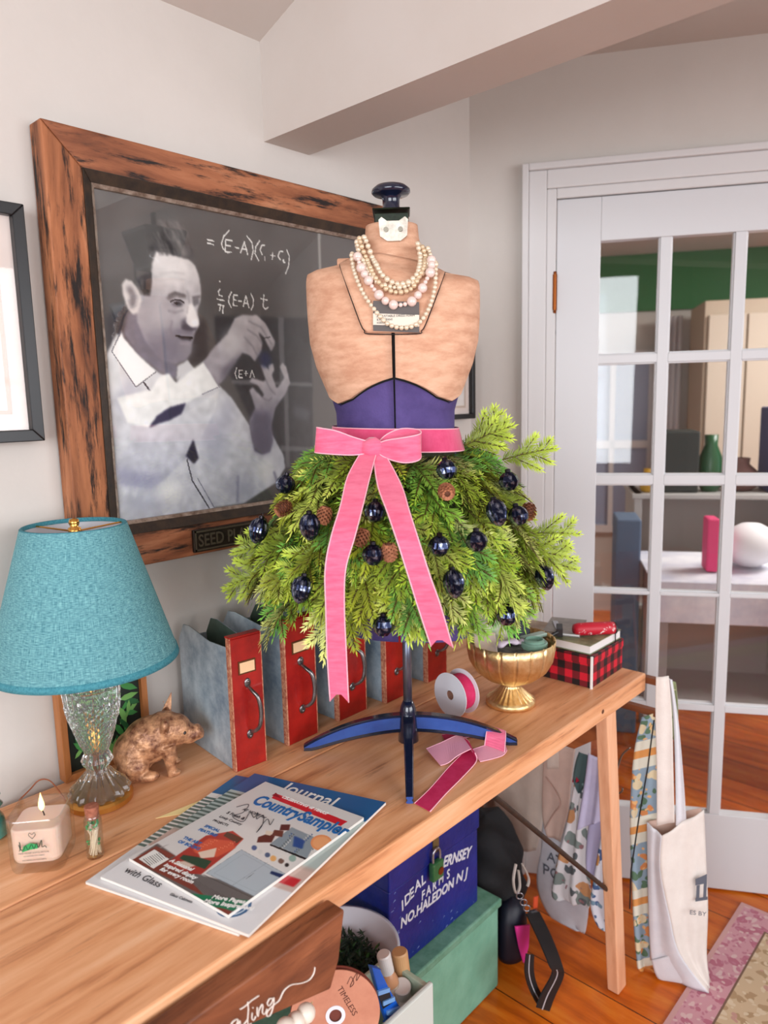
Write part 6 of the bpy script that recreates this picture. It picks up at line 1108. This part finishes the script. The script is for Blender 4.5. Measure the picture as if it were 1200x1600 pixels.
# round cardboard ribbon spool, only its big disc in view
dc_ = PA(524, 1585, .742); dn_ = nrm([-.60, -.75, .15]); d1 = nrm(np.cross(UZ, dn_)); d2 = np.cross(dn_, d1); kraft = M('kraft_card', (188, 124, 98), .6, c2=(204, 142, 114), scale=20)
ds = thing('cardboard_spool', 'large round brown cardboard ribbon spool standing below the table front', 'ribbon spool', tuple(dc_ - UZ * .07)); R_ = .068
g = G(); g.lathe([(.014, 0), (R_, 0), (R_, .0022), (.014, .0022), (.014, 0)], dc_ + d1 * .0, 60, ax=(d1, d2, dn_)); g.f = [f for f in g.f if len(f) == 4]; g.mi = [0] * len(g.f); obj('flange', g, kraft, ds); g = G(); g.lathe([(.014, 0), (R_, 0), (R_, .0022), (.014, .0022), (.014, 0)], dc_ - dn_ * .010, 60, ax=(d1, d2, dn_)); g.f = [f for f in g.f if len(f) == 4]; g.mi = [0] * len(g.f); obj('flange', g, M('kraft_dark', (130, 60, 44), .6), ds); g = G(); g.lathe([(.012, -.008), (R_ * .6, -.008), (R_ * .6, .0), (.012, .0)], dc_, 40, ax=(d1, d2, dn_)); obj('ribbon_roll', g, M('brown_ribbon', (110, 52, 40), .6), ds)
g = G(); g.lathe([(.0095, .0022), (.0150, .0022), (.0150, .0032), (.0095, .0032), (.0095, .0022)], dc_, 36, ax=(d1, d2, dn_)); g.f = [f for f in g.f if len(f) == 4]; g.mi = [0] * len(g.f); obj('eyelet', g, M('white_card', (226, 226, 232)), ds); tdir = nrm(d1 * .45 - d2 * .9)
text('printing', 'TIMELESS', .0125, M('brown_print', (96, 52, 40), .6), ds, dc_ + dn_ * .0026 + d1 * .004 + d2 * .040 , tdir, np.cross(dn_, tdir), ext=.0001)
g = G(); g.tube(smooth_path([dc_ + dn_ * .0028 + d1 * x + d2 * y for x, y in [(.020, .045), (.026, .055), (.030, .045), (.024, .040), (.030, .052), (.036, .060), (.034, .048), (.040, .056)]], 5), .0005, 4); obj('script_mark', g, M('brown_print', (96, 52, 40)), ds)
# white bowl with dark greenery, standing on the mint chest
_w = PA(530, 1478, .985); bwc = np.array([_w[0], _w[1], .2435]); bR = .118; bH = _w[2] - .2435
wbo = thing('white_bowl', 'large white enamel bowl of dark greenery on the mint chest', 'bowl', tuple(bwc)); wen = M('white_enamel', (206, 208, 216), .3)
g = G(); g.lathe([(.055, 0), (.062, .004), (.096, bH * .4), (bR, bH - .003), (bR + .004, bH), (bR - .004, bH - .001), (.091, bH * .4), (.058, .010), (0, .010)], bwc, 64); obj('basin', g, wen, wbo, smooth=True)
gd = [PL0 for PL0 in ()]
g = G(); r9 = random.Random(9)
for k in range(1300):
    a = r9.uniform(0, 6.28); q = .085 * math.sqrt(r9.random()); c = bwc + np.array([q * math.cos(a), q * math.sin(a), bH * .60 + r9.uniform(-.01, .030)]); d = nrm([r9.uniform(-1, 1), r9.uniform(-1, 1), r9.uniform(-.1, .7)]); e = nrm(np.cross(d, (0, 0, 1))) * .003; L_ = r9.uniform(.012, .026); g.m = k % 9 == 0; g.add([c, c + d * L_ * .5 + e, c + d * L_, c + d * L_ * .5 - e], [(0, 1, 2, 3)])
g.m = 0; g.lathe([(.092, bH * .50), (.095, bH * .54), (.0, bH * .62)], bwc, 24)
o = obj('greenery', g, [M('dark_green_leaves', (16, 46, 20), .6), M('green_leaves', (50, 104, 44), .6)]); tag(o, 'dark green foliage filling the white enamel bowl', 'greenery', kind='stuff')

# brown wooden sign leaning on the table front
signw = wood('walnut_board', [(84, 44, 26), (124, 70, 42), (156, 94, 60)], axis=0, scale=3, stretch=9, dark=((60, 28, 16), 4, 9, .55, .7))
sy = .655
A1 = PA(539, 1421, sy); A2 = PA(530, 1500, sy); A3 = PA(517, 1546, sy); A4 = PA(395, 1600, sy); A5 = PA(200, 1690, sy); A6 = PA(100, 1690, sy)
zt2 = A1[2]; sgn_ = thing('wooden_sign', 'dark brown wooden sign with white script hanging on the table front', 'sign', (.4, sy, .70))
g = G(); pts_ = [A1, A2, A3, A4, A5, np.array([-.2, sy, A5[2]]), np.array([-.2, sy, zt2])]; g.prism(pts_, (0, .034, 0)); obj('board', g, signw, sgn_, bevel=.003)
cg = lambda x, y: PA(360 + x / 4, 1300 + y / 4, sy - .001)
scm = M('script_white', (238, 226, 214), .5)
for q in ([(60, 1108), (95, 1085), (135, 1050), (178, 1022)], [(108, 1062), (112, 1110), (108, 1170), (112, 1205), (130, 1195)], [(-10, 1230), (15, 1185), (45, 1170), (40, 1200), (25, 1225), (50, 1195), (60, 1180), (62, 1215), (80, 1205), (108, 1170)], [(136, 1130), (134, 1165), (145, 1175), (158, 1150)], [(138, 1100), (142, 1096)], [(168, 1095), (166, 1135), (172, 1150), (178, 1115), (195, 1080), (202, 1085), (200, 1130), (215, 1135), (230, 1105)],
          [(268, 1040), (245, 1042), (230, 1070), (240, 1085), (258, 1065), (272, 1035), (268, 1085), (250, 1140), (228, 1150), (232, 1120), (270, 1080), (305, 1050), (335, 990), (380, 955), (440, 945), (490, 925), (520, 885), (528, 845)]):
    g = G(); g.tube(smooth_path([cg(*p) for p in q], 6), .0013, 6, flat=.5); obj('script_stroke', g, scm, sgn_, smooth=True)
g = G(); 
for x in (-.15, .18):
    g = G(); g.tube([(x, sy + .020, zt2 - .004), (x, sy + .020, zt2 + .016), (x, sy + .036, .8125), (x, sy + .050, .8125)], .0014, 6); obj('hanger', g, M('wire_steel', (140, 130, 120), .3, metal=.9), sgn_)
# white wooden beads hanging below the sign
bl = ['cream bead nearest the brown cardboard spool, just under the sign edge', 'middle cream bead on the string below the brown sign', 'cream bead farthest from the cardboard spool, cut by the lower photo edge']
for i, (u, v) in enumerate([(478, 1583), (462, 1597), (446, 1606)]):
    g = G(); g.sph(PA(u, v, .690), .013, 10); o = obj('wooden_bead', g, M('cream_bead', (240, 228, 212), .4), smooth=True)
    tag(o, bl[i], 'bead', 'cream beads under the sign')
g = G(); g.tube([PA(488, 1565, .690), PA(478, 1583, .690), PA(462, 1597, .690), PA(446, 1606, .690)], .0012, 5); tag(obj('bead_string', g, M('jute', (190, 160, 120), .8)), 'thin string carrying the cream beads below the brown sign', 'string')

# ---------------------------------------------------------------- black shoulder bag
blackf = M('black_nylon', (10, 10, 12), .8, c2=(20, 20, 24), scale=30, bump=.4, bscale=18); 
bb = thing('shoulder_bag', 'black shoulder bag on the floor between the mint chest and the hanging totes', 'bag', (1.50, 1.05, 0))
g = G(); g.lathe([(.001, .002), (.8, .004), (1, .03)] + [(float(np.interp(z, [.03, .14, .24, .32, .36], [1, 1.02, .95, .72, .4])), z) for z in np.linspace(.04, .358, 26)] + [(.02, .365)], (0, 0, 0), 56)
g.v = [(1.512 + p[0] * .100 * (1 + .07 * math.sin(p[2] * 44 + p[1] * 5) + .05 * math.sin(p[2] * 90 + p[0] * 9)), 1.075 + p[1] * .115 * (1 + .08 * math.sin(p[2] * 60 + p[0] * 7)) - p[2] * .03, p[2] * (1 + .05 * math.sin(p[0] * 6 + p[1] * 4))) for p in g.v]; obj('body', g, blackf, bb, smooth=True)
g = G(); g.lathe([(.001, .0), (.95, .002), (1, .02), (.97, .10), (.8, .15), (.02, .162)], (0, 0, 0), 30); g.v = [(1.475 + p[0] * .045 * (1 + .1 * math.sin(p[2] * 70)), .955 + p[1] * .035, .03 + p[2]) for p in g.v]; obj('front_pocket', g, M('navy_nylon', (16, 20, 36), .5), bb, smooth=True)
g = G(); q = [PT(*p) for p in ()]; W_ = lambda u, v, x=1.455: PXX(u, v, x)
yb_ = .915; Y_ = lambda u, v, y=yb_: PA(u, v, y)
g = G(); g.prism([Y_(806, 1448), Y_(828, 1445), Y_(826, 1480), Y_(819, 1505), Y_(812, 1480)], (0, .004, 0)); obj('pink_patch', g, M('hot_pink', (236, 60, 160), .5), bb)
Lq = [(822, 1428), (842, 1470), (858, 1508), (862, 1522), (846, 1552), (838, 1574)]; Rq = [(842, 1424), (862, 1465), (878, 1508), (880, 1526), (866, 1558), (858, 1580)]
L_ = smooth_path([Y_(*p, .80 + .115 * max(0, (1500 - p[1]) / 75) ** 1.0 if p[1] < 1500 else .80) for p in Lq], 6); Rr_ = smooth_path([Y_(*p, .80 + .115 * max(0, (1500 - p[1]) / 75) if p[1] < 1500 else .80) for p in Rq], 6)
def up0(v_):
    for p in v_: p[2] = max(p[2], .004)
    return v_
g = G(); g.strip(up0(L_), up0(Rr_), .003); wbm = M('black_webbing', (16, 16, 18), .7); stp = obj('strap', g, wbm, bb)
g = G(); g.strip([p * .60 + q * .40 + FR * .002 for p, q in zip(L_, Rr_)], [p * .52 + q * .48 + FR * .002 for p, q in zip(L_, Rr_)], .0006); obj('reflective_stripe', g, M('silver_stripe', (186, 186, 192), .4), stp)
L2 = up0(smooth_path([Y_(*p, .82) for p in [(822, 1490), (820, 1520), (828, 1548), (842, 1574)]], 6)); R2 = up0(smooth_path([Y_(*p, .82) for p in [(834, 1492), (834, 1520), (842, 1546), (858, 1570)]], 6)); g = G(); g.strip(L2, R2, .003); stp = obj('strap', g, wbm, bb); g = G(); g.strip([p * .60 + q * .40 + FR * .002 for p, q in zip(L2, R2)], [p * .50 + q * .50 + FR * .002 for p, q in zip(L2, R2)], .0006); obj('reflective_stripe', g, M('silver_stripe', (186, 186, 192)), stp)
stm = M('blade_steel', (170, 170, 176), .25, metal=.9)
for u, v in ((812, 1400), (818, 1410), (823, 1419)): g = G(); c = Y_(u, v, .912); g.tube([c + .0085 * (math.cos(a) * EX + math.sin(a) * UZ) for a in np.linspace(0, 6.28, 13)[:-1]], .0016, 6, closed=True); obj('ring', g, stm, bb, smooth=True)
g = G(); g.obox(Y_(832, 1424, .911), EX * .012 + UZ * .003, FR * .003, UZ * .003); obj('buckle', g, stm, bb)
g = G(); g.prism([Y_(835, 1402), Y_(841, 1400), Y_(840, 1418), Y_(834, 1420)], (0, .003, 0)); obj('orange_tab', g, M('orange_tab', (230, 90, 50), .5), bb)
g = G(); g.tube(smooth_path([Y_(*p, .93) for p in [(806, 1350), (802, 1375), (806, 1395), (812, 1385), (810, 1360)]], 6), .004, 6, flat=.5); g.tube(smooth_path([Y_(*p, .93) for p in [(816, 1350), (826, 1372), (824, 1385)]], 6), .004, 6, flat=.5); obj('light_trim', g, M('cream_trim', (200, 190, 180), .7), bb)

# ---------------------------------------------------------------- rack and hanging textiles beyond the table end
rackw = wood('rack_wood', [(110, 60, 34), (150, 88, 54)], axis=1, scale=4, stretch=12)
rk = thing('drying_rack', 'brown wooden rack with two rails behind the table end, holding the totes', 'rack', (1.70, .95, 0))
for (x, z, ya) in ((1.700, .776, .668), (1.690, .700, .676)):
    g = G(); g.box((x - .010, ya, z - .008), (x + .010, 1.215, z + .008)); obj('rail', g, rackw, rk, bevel=.0015)
for x in (1.675, 1.715):
    g = G(); g.box((x - .008, 1.217, .001), (x + .008, 1.235, .80)); obj('leg', g, rackw, rk, bevel=.0015)
g = G(); g.box((1.665, 1.236, .60), (1.725, 1.25, .66)); obj('cross_piece', g, rackw, rk, bevel=.0015)
def cloth(name, label, cat, left, right, y, mat, amp=.004, waves=3, depth=None, par=None, th=.002, seed=0, group=None, plane='y'):
    """hanging cloth: left and right outlines from top to bottom, in one upright plane with folds"""
    f = (lambda u, v: PA(u, v, y)) if plane == 'y' else ((lambda u, v: PXX(u, v, y)) if plane == 'x' else (lambda u, v: PL(u, v, plane[0], plane[1])))
    Lp = smooth_path([f(*p) for p in left], 5); Rp2 = smooth_path([f(*p) for p in right], 5); nrmv = nrm(np.cross(Rp2[0] - Lp[0], UZ)); rows_ = []
    for i in range(len(Lp)):
        q = i / (len(Lp) - 1); row = []
        for j in range(25):
            s_ = j / 24; p = Lp[i] * (1 - s_) + Rp2[i] * s_ + nrmv * amp * (math.sin(s_ * waves * 6.28 + seed + q * 1.5) + .4 * math.sin(s_ * waves * 13 + seed * 2)) * (.35 + .65 * q); p[2] = max(p[2], .006); row.append(p)
        rows_.append(row)
    g = G(); g.grid(rows_); o = obj(name, g, mat, par, smooth=True, solid=th)
    if par is None: tag(o, label, cat, group)
    return o
canvas = M('natural_canvas', (214, 196, 182), .9, c2=(226, 210, 196), scale=14, bump=.15, bscale=500); canvasg = M('grey_canvas', (198, 198, 206), .9, c2=(214, 214, 220), scale=10, bump=.1, bscale=400); lil = M('lilac_linen', (188, 184, 214), .9, c2=(206, 202, 228), scale=10)
def floral(name, base, spots, dens=26, stripe=None):
    if name in MC: return MC[name]
    m = bpy.data.materials.new(name); m.use_nodes = True; nt = m.node_tree; b = nt.nodes['Principled BSDF']; b.inputs['Roughness'].default_value = .85; L = nt.links.new; tc = nt.nodes.new('ShaderNodeTexCoord'); cur = None
    wn = nt.nodes.new('ShaderNodeTexNoise'); wn.inputs['Scale'].default_value = 18; L(tc.outputs['Object'], wn.inputs['Vector']); va = nt.nodes.new('ShaderNodeVectorMath'); va.operation = 'MULTIPLY_ADD'; va.inputs[1].default_value = (.05, .05, .05); L(wn.outputs['Color'], va.inputs[0]); L(tc.outputs['Object'], va.inputs[2])
    for i, (c, sc, th) in enumerate(spots):
        v = nt.nodes.new('ShaderNodeTexVoronoi'); v.inputs['Scale'].default_value = sc; mp = nt.nodes.new('ShaderNodeVectorMath'); mp.operation = 'ADD'; mp.inputs[1].default_value = (i * .37, i * .21, i * .5); L(va.outputs[0], mp.inputs[0]); L(mp.outputs[0], v.inputs['Vector']); lt = nt.nodes.new('ShaderNodeMath'); lt.operation = 'LESS_THAN'; lt.inputs[1].default_value = th; L(v.outputs['Distance'], lt.inputs[0])
        mx = nt.nodes.new('ShaderNodeMix'); mx.data_type = 'RGBA'; L(lt.outputs[0], mx.inputs['Factor']); mx.inputs['B'].default_value = lin(c)
        if cur is None: mx.inputs['A'].default_value = lin(base)
        else: L(cur, mx.inputs['A'])
        cur = mx.outputs['Result']
    if stripe:
        dv, w, off, cols_ = stripe; dt = nt.nodes.new('ShaderNodeVectorMath'); dt.operation = 'DOT_PRODUCT'; dt.inputs[1].default_value = dv; L(tc.outputs['Object'], dt.inputs[0]); ma = nt.nodes.new('ShaderNodeMath'); ma.operation = 'MULTIPLY_ADD'; ma.inputs[1].default_value = 1 / w; ma.inputs[2].default_value = off; L(dt.outputs['Value'], ma.inputs[0]); fr = nt.nodes.new('ShaderNodeMath'); fr.operation = 'FRACT'; L(ma.outputs[0], fr.inputs[0])
        for lo, hi, c in cols_:
            a = nt.nodes.new('ShaderNodeMath'); a.operation = 'COMPARE'; a.inputs[1].default_value = (lo + hi) / 2; a.inputs[2].default_value = (hi - lo) / 2; L(fr.outputs[0], a.inputs[0]); mx = nt.nodes.new('ShaderNodeMix'); mx.data_type = 'RGBA'; L(a.outputs[0], mx.inputs['Factor']); L(cur, mx.inputs['A']); mx.inputs['B'].default_value = lin(c); cur = mx.outputs['Result']
    L(cur, b.inputs['Base Color']); MC[name] = m; return m
wfl = floral('white_botanical_print', (226, 226, 228), [((130, 144, 140), 16, .34), ((226, 226, 228), 40, .30), ((96, 104, 108), 24, .26), ((206, 152, 104), 13, .26), ((156, 116, 120), 28, .16)])
bfl = floral('blue_botanical_print', (220, 222, 230), [((70, 96, 140), 24, .42), ((220, 222, 230), 50, .3), ((120, 150, 170), 34, .26), ((206, 150, 90), 15, .22)])
pfl = floral('provence_print', (146, 166, 182), [((92, 122, 96), 34, .36), ((226, 208, 170), 22, .36), ((216, 140, 84), 24, .27), ((232, 180, 120), 50, .22)], stripe=((.25, .5, .85), .17, .2, ((.0, .14, (226, 222, 204)), (.14, .24, (222, 152, 84)), (.24, .36, (226, 222, 204)))))
hp = (np.array([1.69, .72, 0]), np.array([.86, .50, 0]))         # upright plane of the front hangings
# far cream tote, and the one with flap, the printed grey tote
f6 = lambda q: [(740 + x / 4.85, 1150 + y / 4.85) for x, y in q]
cloth('tote_bag', 'plain cream canvas tote hanging farthest back under the table', 'bag', f6([(20, 300), (20, 560), (60, 720), (110, 790)]), f6([(300, 200), (300, 400), (280, 620), (240, 790)]), 1.74, M('pale_canvas', (206, 198, 192), .9), plane='x', waves=1.2)
cloth('tote_bag', 'cream canvas tote with folded lower edge, behind the diagonal brace', 'bag', f6([(250, 150), (150, 420), (190, 620), (290, 880)]), f6([(530, 60), (530, 300), (520, 640), (470, 870)]), 1.715, canvas, plane='x', waves=1.5, amp=.003)
cloth('tote_bag', 'long grey white printed tote reaching down to the floor behind the brace', 'bag', f6([(530, 500), (520, 800), (480, 1100), (560, 1330), (770, 1560)]), f6([(720, 400), (760, 800), (850, 1000), (870, 1300), (832, 1568)]), 1.692, canvasg, plane='x', waves=.7, amp=.003)
tote_tx = M('faded_print', (96, 100, 112), .8)
text('printing', 'PC', .045, tote_tx, bpy.data.objects['tote_bag.002'], PXX(*f6([(520, 1040)])[0], 1.684), (0, -1, 0), UZ, ext=.0003)
text('printing', 'AT', .040, tote_tx, bpy.data.objects['tote_bag.002'], PXX(*f6([(555, 940)])[0], 1.684), (0, -1, 0), UZ, ext=.0003)
tt = cloth('tote_bag', 'pinkish cream tote with flat strap and gathered pocket under the table', 'bag', f6([(535, 60), (525, 300), (525, 600), (560, 760)]), f6([(770, 100), (745, 300), (720, 560), (660, 800)]), 1.678, M('pink_canvas', (206, 178, 164), .9, c2=(218, 192, 178), scale=14), plane='x', waves=1, amp=.003)
cloth('strap', '', '', f6([(555, 40), (560, 250)]), f6([(640, 20), (645, 250)]), 1.672, canvas, plane='x', par=tt, waves=.5, amp=.001)
g = G(); g.tube(smooth_path([PXX(*p, 1.670) for p in f6([(545, 310), (620, 420), (655, 520), (600, 600), (540, 700)])], 6), .003, 6, flat=.5); obj('fold_seam', g, M('pink_canvas_seam', (186, 154, 142), .9), tt, smooth=True)
cloth('tea_towel', 'white botanical print tea towel hanging between the pink tote and the table leg', 'towel', f6([(770, 330), (740, 500), (700, 700), (650, 900), (600, 1180), (640, 1240)]), f6([(900, 330), (860, 560), (870, 800), (880, 1000), (900, 1200), (880, 1300)]), 1.662, wfl, plane='x', waves=2, amp=.006)
dkt = cloth('tea_towel', 'dark green and navy patterned towel with a red corner, just under the table apron', 'towel', f6([(800, 120), (775, 200), (760, 330), (800, 430)]), f6([(870, 150), (865, 280), (840, 380), (810, 430)]), 1.655, floral('dark_leaf_print', (70, 92, 92), [((130, 160, 160), 22, .2), ((30, 40, 50), 30, .2)]), plane='x', waves=1)
g = G(); g.prism([PXX(*p, 1.652) for p in f6([(760, 285), (800, 340), (775, 355), (745, 350)])], (.001, 0, 0)); obj('red_corner', g, M('crimson_cloth', (160, 20, 50), .8), dkt)
cloth('tea_towel', 'plain lilac linen towel hanging beside the front table leg', 'towel', f6([(870, 130), (850, 300), (820, 500), (790, 690), (795, 700)]), f6([(1000, 200), (990, 400), (980, 560), (975, 630), (970, 640)]), 1.646, lil, plane='x', waves=1.5, amp=.004)
cloth('tea_towel', 'narrow lower fall of lilac linen below the first lilac towel', 'towel', f6([(880, 640), (860, 800), (855, 960), (870, 1060)]), f6([(1010, 620), (985, 800), (940, 960), (910, 1070)]), 1.654, M('lilac_linen_b', (176, 172, 204), .9), plane='x', waves=1, amp=.003)
cloth('tea_towel', 'blue and white botanical towel ending low behind the front table leg', 'towel', f6([(1000, 600), (960, 800), (910, 1100), (890, 1280), (950, 1440), (1040, 1480)]), f6([(1060, 600), (1060, 900), (1070, 1150), (1090, 1300), (1100, 1420), (1100, 1480)]), 1.650, bfl, plane='x', waves=1.5, amp=.005)
# provence apron
ap = cloth('apron', 'blue and orange provence print apron hanging right of the front table leg', 'apron', [(1003, 1120), (990, 1180), (984, 1280), (987, 1380), (990, 1450), (998, 1540), (1000, 1558)], [(1040, 1110), (1046, 1200), (1044, 1300), (1046, 1400), (1046, 1500), (1036, 1550), (1026, 1562)], 0, pfl, plane=(np.array([1.668, .70, 0]), np.array([.80, .60, 0])), waves=1.5, amp=.007)
g = G(); g.tube([PL(*p, (1.655, .69, 0), (.8, .6, 0)) for p in [(1022, 1125), (1012, 1200), (998, 1280), (986, 1360), (984, 1420)]], .0018, 6); obj('black_tie', g, M('black_webbing', (22, 22, 24)), ap)
g = G(); 
cloth('scarf', 'olive floral scarf draped over the end of the upper rack rail', 'scarf', [(1042, 1062), (1044, 1100), (1046, 1150)], [(1056, 1066), (1059, 1110), (1057, 1160)], 0, floral('olive_floral', (150, 160, 120), [((90, 110, 70), 40, .2), ((220, 216, 180), 50, .16)]), plane=(np.array([1.72, .665, 0]), np.array([.8, .6, 0])), waves=1)
# the big cream tote at the front
tp = (np.array([1.640, .668, 0]), np.array([.86, .50, 0])); tpn = nrm([.86, .50, 0])
def TP(u, v, off=0): p = PL(u, v, tp[0] + tpn * off, tpn); p[2] = max(p[2], .008); return p
bt2 = thing('tote_bag', 'large cream canvas tote with long straps, hanging in front at the table end', 'bag', tuple(TP(1050, 1550)))
cw = M('cream_canvas', (222, 212, 204), .9, c2=(234, 226, 218), scale=10, bump=.1, bscale=400); cwg = M('cool_canvas', (214, 214, 220), .9, c2=(228, 228, 232), scale=10, bump=.1, bscale=400)
def sheet(name, L1, R1, offL, offR, mat, amp=.003, waves=1.5, seed=0, par=bt2):
    A_ = smooth_path([TP(*p, offL) for p in L1], 6); B_ = smooth_path([TP(*p, offR) for p in R1], 6); rows_ = []
    for i in range(len(A_)):
        row = []
        for j in range(17): s_ = j / 16; p = A_[i] * (1 - s_) + B_[i] * s_ - tpn * amp * math.sin(s_ * waves * 6.28 + seed + i * .12) * math.sin(math.pi * s_); row.append(p)
        rows_.append(row)
    g = G(); g.grid(rows_); return obj(name, g, mat, par, smooth=True, solid=.002)
sheet('front_panel', [(1034, 1306), (1032, 1360), (1046, 1430), (1062, 1490), (1107, 1557)], [(1100, 1265), (1103, 1340), (1106, 1420), (1104, 1490), (1107, 1556)], -.010, .035, cw, .006, 1.5)
sheet('side_gusset', [(1011, 1284), (1012, 1360), (1014, 1440), (1018, 1500), (1030, 1530)], [(1034, 1306), (1032, 1360), (1046, 1430), (1062, 1490), (1107, 1557)], .02, -.010, cwg, .004, 1)
sheet('bottom_panel', [(1018, 1500), (1028, 1530), (1050, 1545)], [(1060, 1490), (1085, 1525), (1107, 1557)], .015, -.006, cwg, .001, 1)
sheet('back_panel', [(1011, 1284), (1012, 1380), (1016, 1500)], [(1096, 1262), (1100, 1360), (1100, 1500)], .03, .06, M('tote_inside', (206, 172, 156), .9), .003, 1)
sheet('strap', [(1025, 1058), (1024, 1120), (1026, 1200), (1026, 1290)], [(1045, 1056), (1050, 1120), (1052, 1200), (1054, 1285)], -.008, -.010, cw, .002, .6)
sheet('strap', [(1045, 1060), (1052, 1120), (1055, 1200), (1056, 1290)], [(1050, 1062), (1060, 1130), (1068, 1220), (1072, 1280)], .008, .004, cwg, .002, .6)
g = G(); a_, b_ = TP(1027, 1060, -.008), TP(1046, 1060, .010)
gm = M('faded_print', (96, 100, 112)); g = G()
for q in ([(1086, 1372), (1104, 1364), (1104, 1378), (1086, 1382)], [(1088, 1382), (1093, 1381), (1092, 1402), (1087, 1403)], [(1099, 1379), (1104, 1378), (1103, 1400), (1098, 1401)], [(1086, 1402), (1105, 1399), (1105, 1404), (1086, 1407)]): g.prism([TP(*p, .012) - tpn * .004 for p in q], -tpn * .0004)
obj('house_print', g, gm, bt2)
text('printing', 'ES BY', .016, gm, bt2, TP(1076, 1424, .006) - tpn * .010, nrm([.5, -.86, 0]), UZ, ext=.0003)
# rug
rugm = bpy.data.materials.new('faded_rug'); rugm.use_nodes = True
rg = thing('area_rug', 'faded pink and beige patterned rug on the floor at the lower right', 'rug', (1.6, .2, .001)); RX0, RX1, RY0, RY1 = .35, 2.108, -1.6, .583
rp1 = floral('rug_field', (214, 178, 168), [((204, 140, 142), 22, .38), ((196, 168, 136), 34, .34), ((180, 112, 122), 46, .26)]); rp2 = floral('rug_border', (206, 180, 146), [((178, 148, 112), 30, .36), ((218, 198, 168), 46, .34), ((196, 150, 136), 24, .2)]); rp3 = floral('rug_edge', (206, 152, 160), [((184, 110, 128), 26, .40), ((216, 182, 180), 44, .34), ((190, 124, 140), 60, .3)]); lnm = M('rug_line', (124, 94, 78), .95)
def rring(name, a, b, mat, z=.006):
    g = G()
    for p, q, r_, s_ in ((RX0 + a, RY1 - b, RX1 - a, RY1 - a), (RX0 + a, RY0 + a, RX1 - a, RY0 + b), (RX0 + a, RY0 + b, RX0 + b, RY1 - b), (RX1 - b, RY0 + b, RX1 - a, RY1 - b)): g.box((p, q, .001), (r_, s_, z))
    obj(name, g, mat, rg)
rring('binding', 0, .012, M('rug_binding', (206, 160, 156), .95)); rring('outer_border', .012, .085, rp3); rring('line', .085, .090, lnm); rring('middle_border', .090, .185, rp2); rring('line', .185, .190, lnm); rring('inner_border', .190, .225, rp2); rring('line', .225, .229, lnm)
g = G(); g.box((RX0 + .229, RY0 + .229, .001), (RX1 - .229, RY1 - .229, .006)); obj('field', g, rp1, rg)
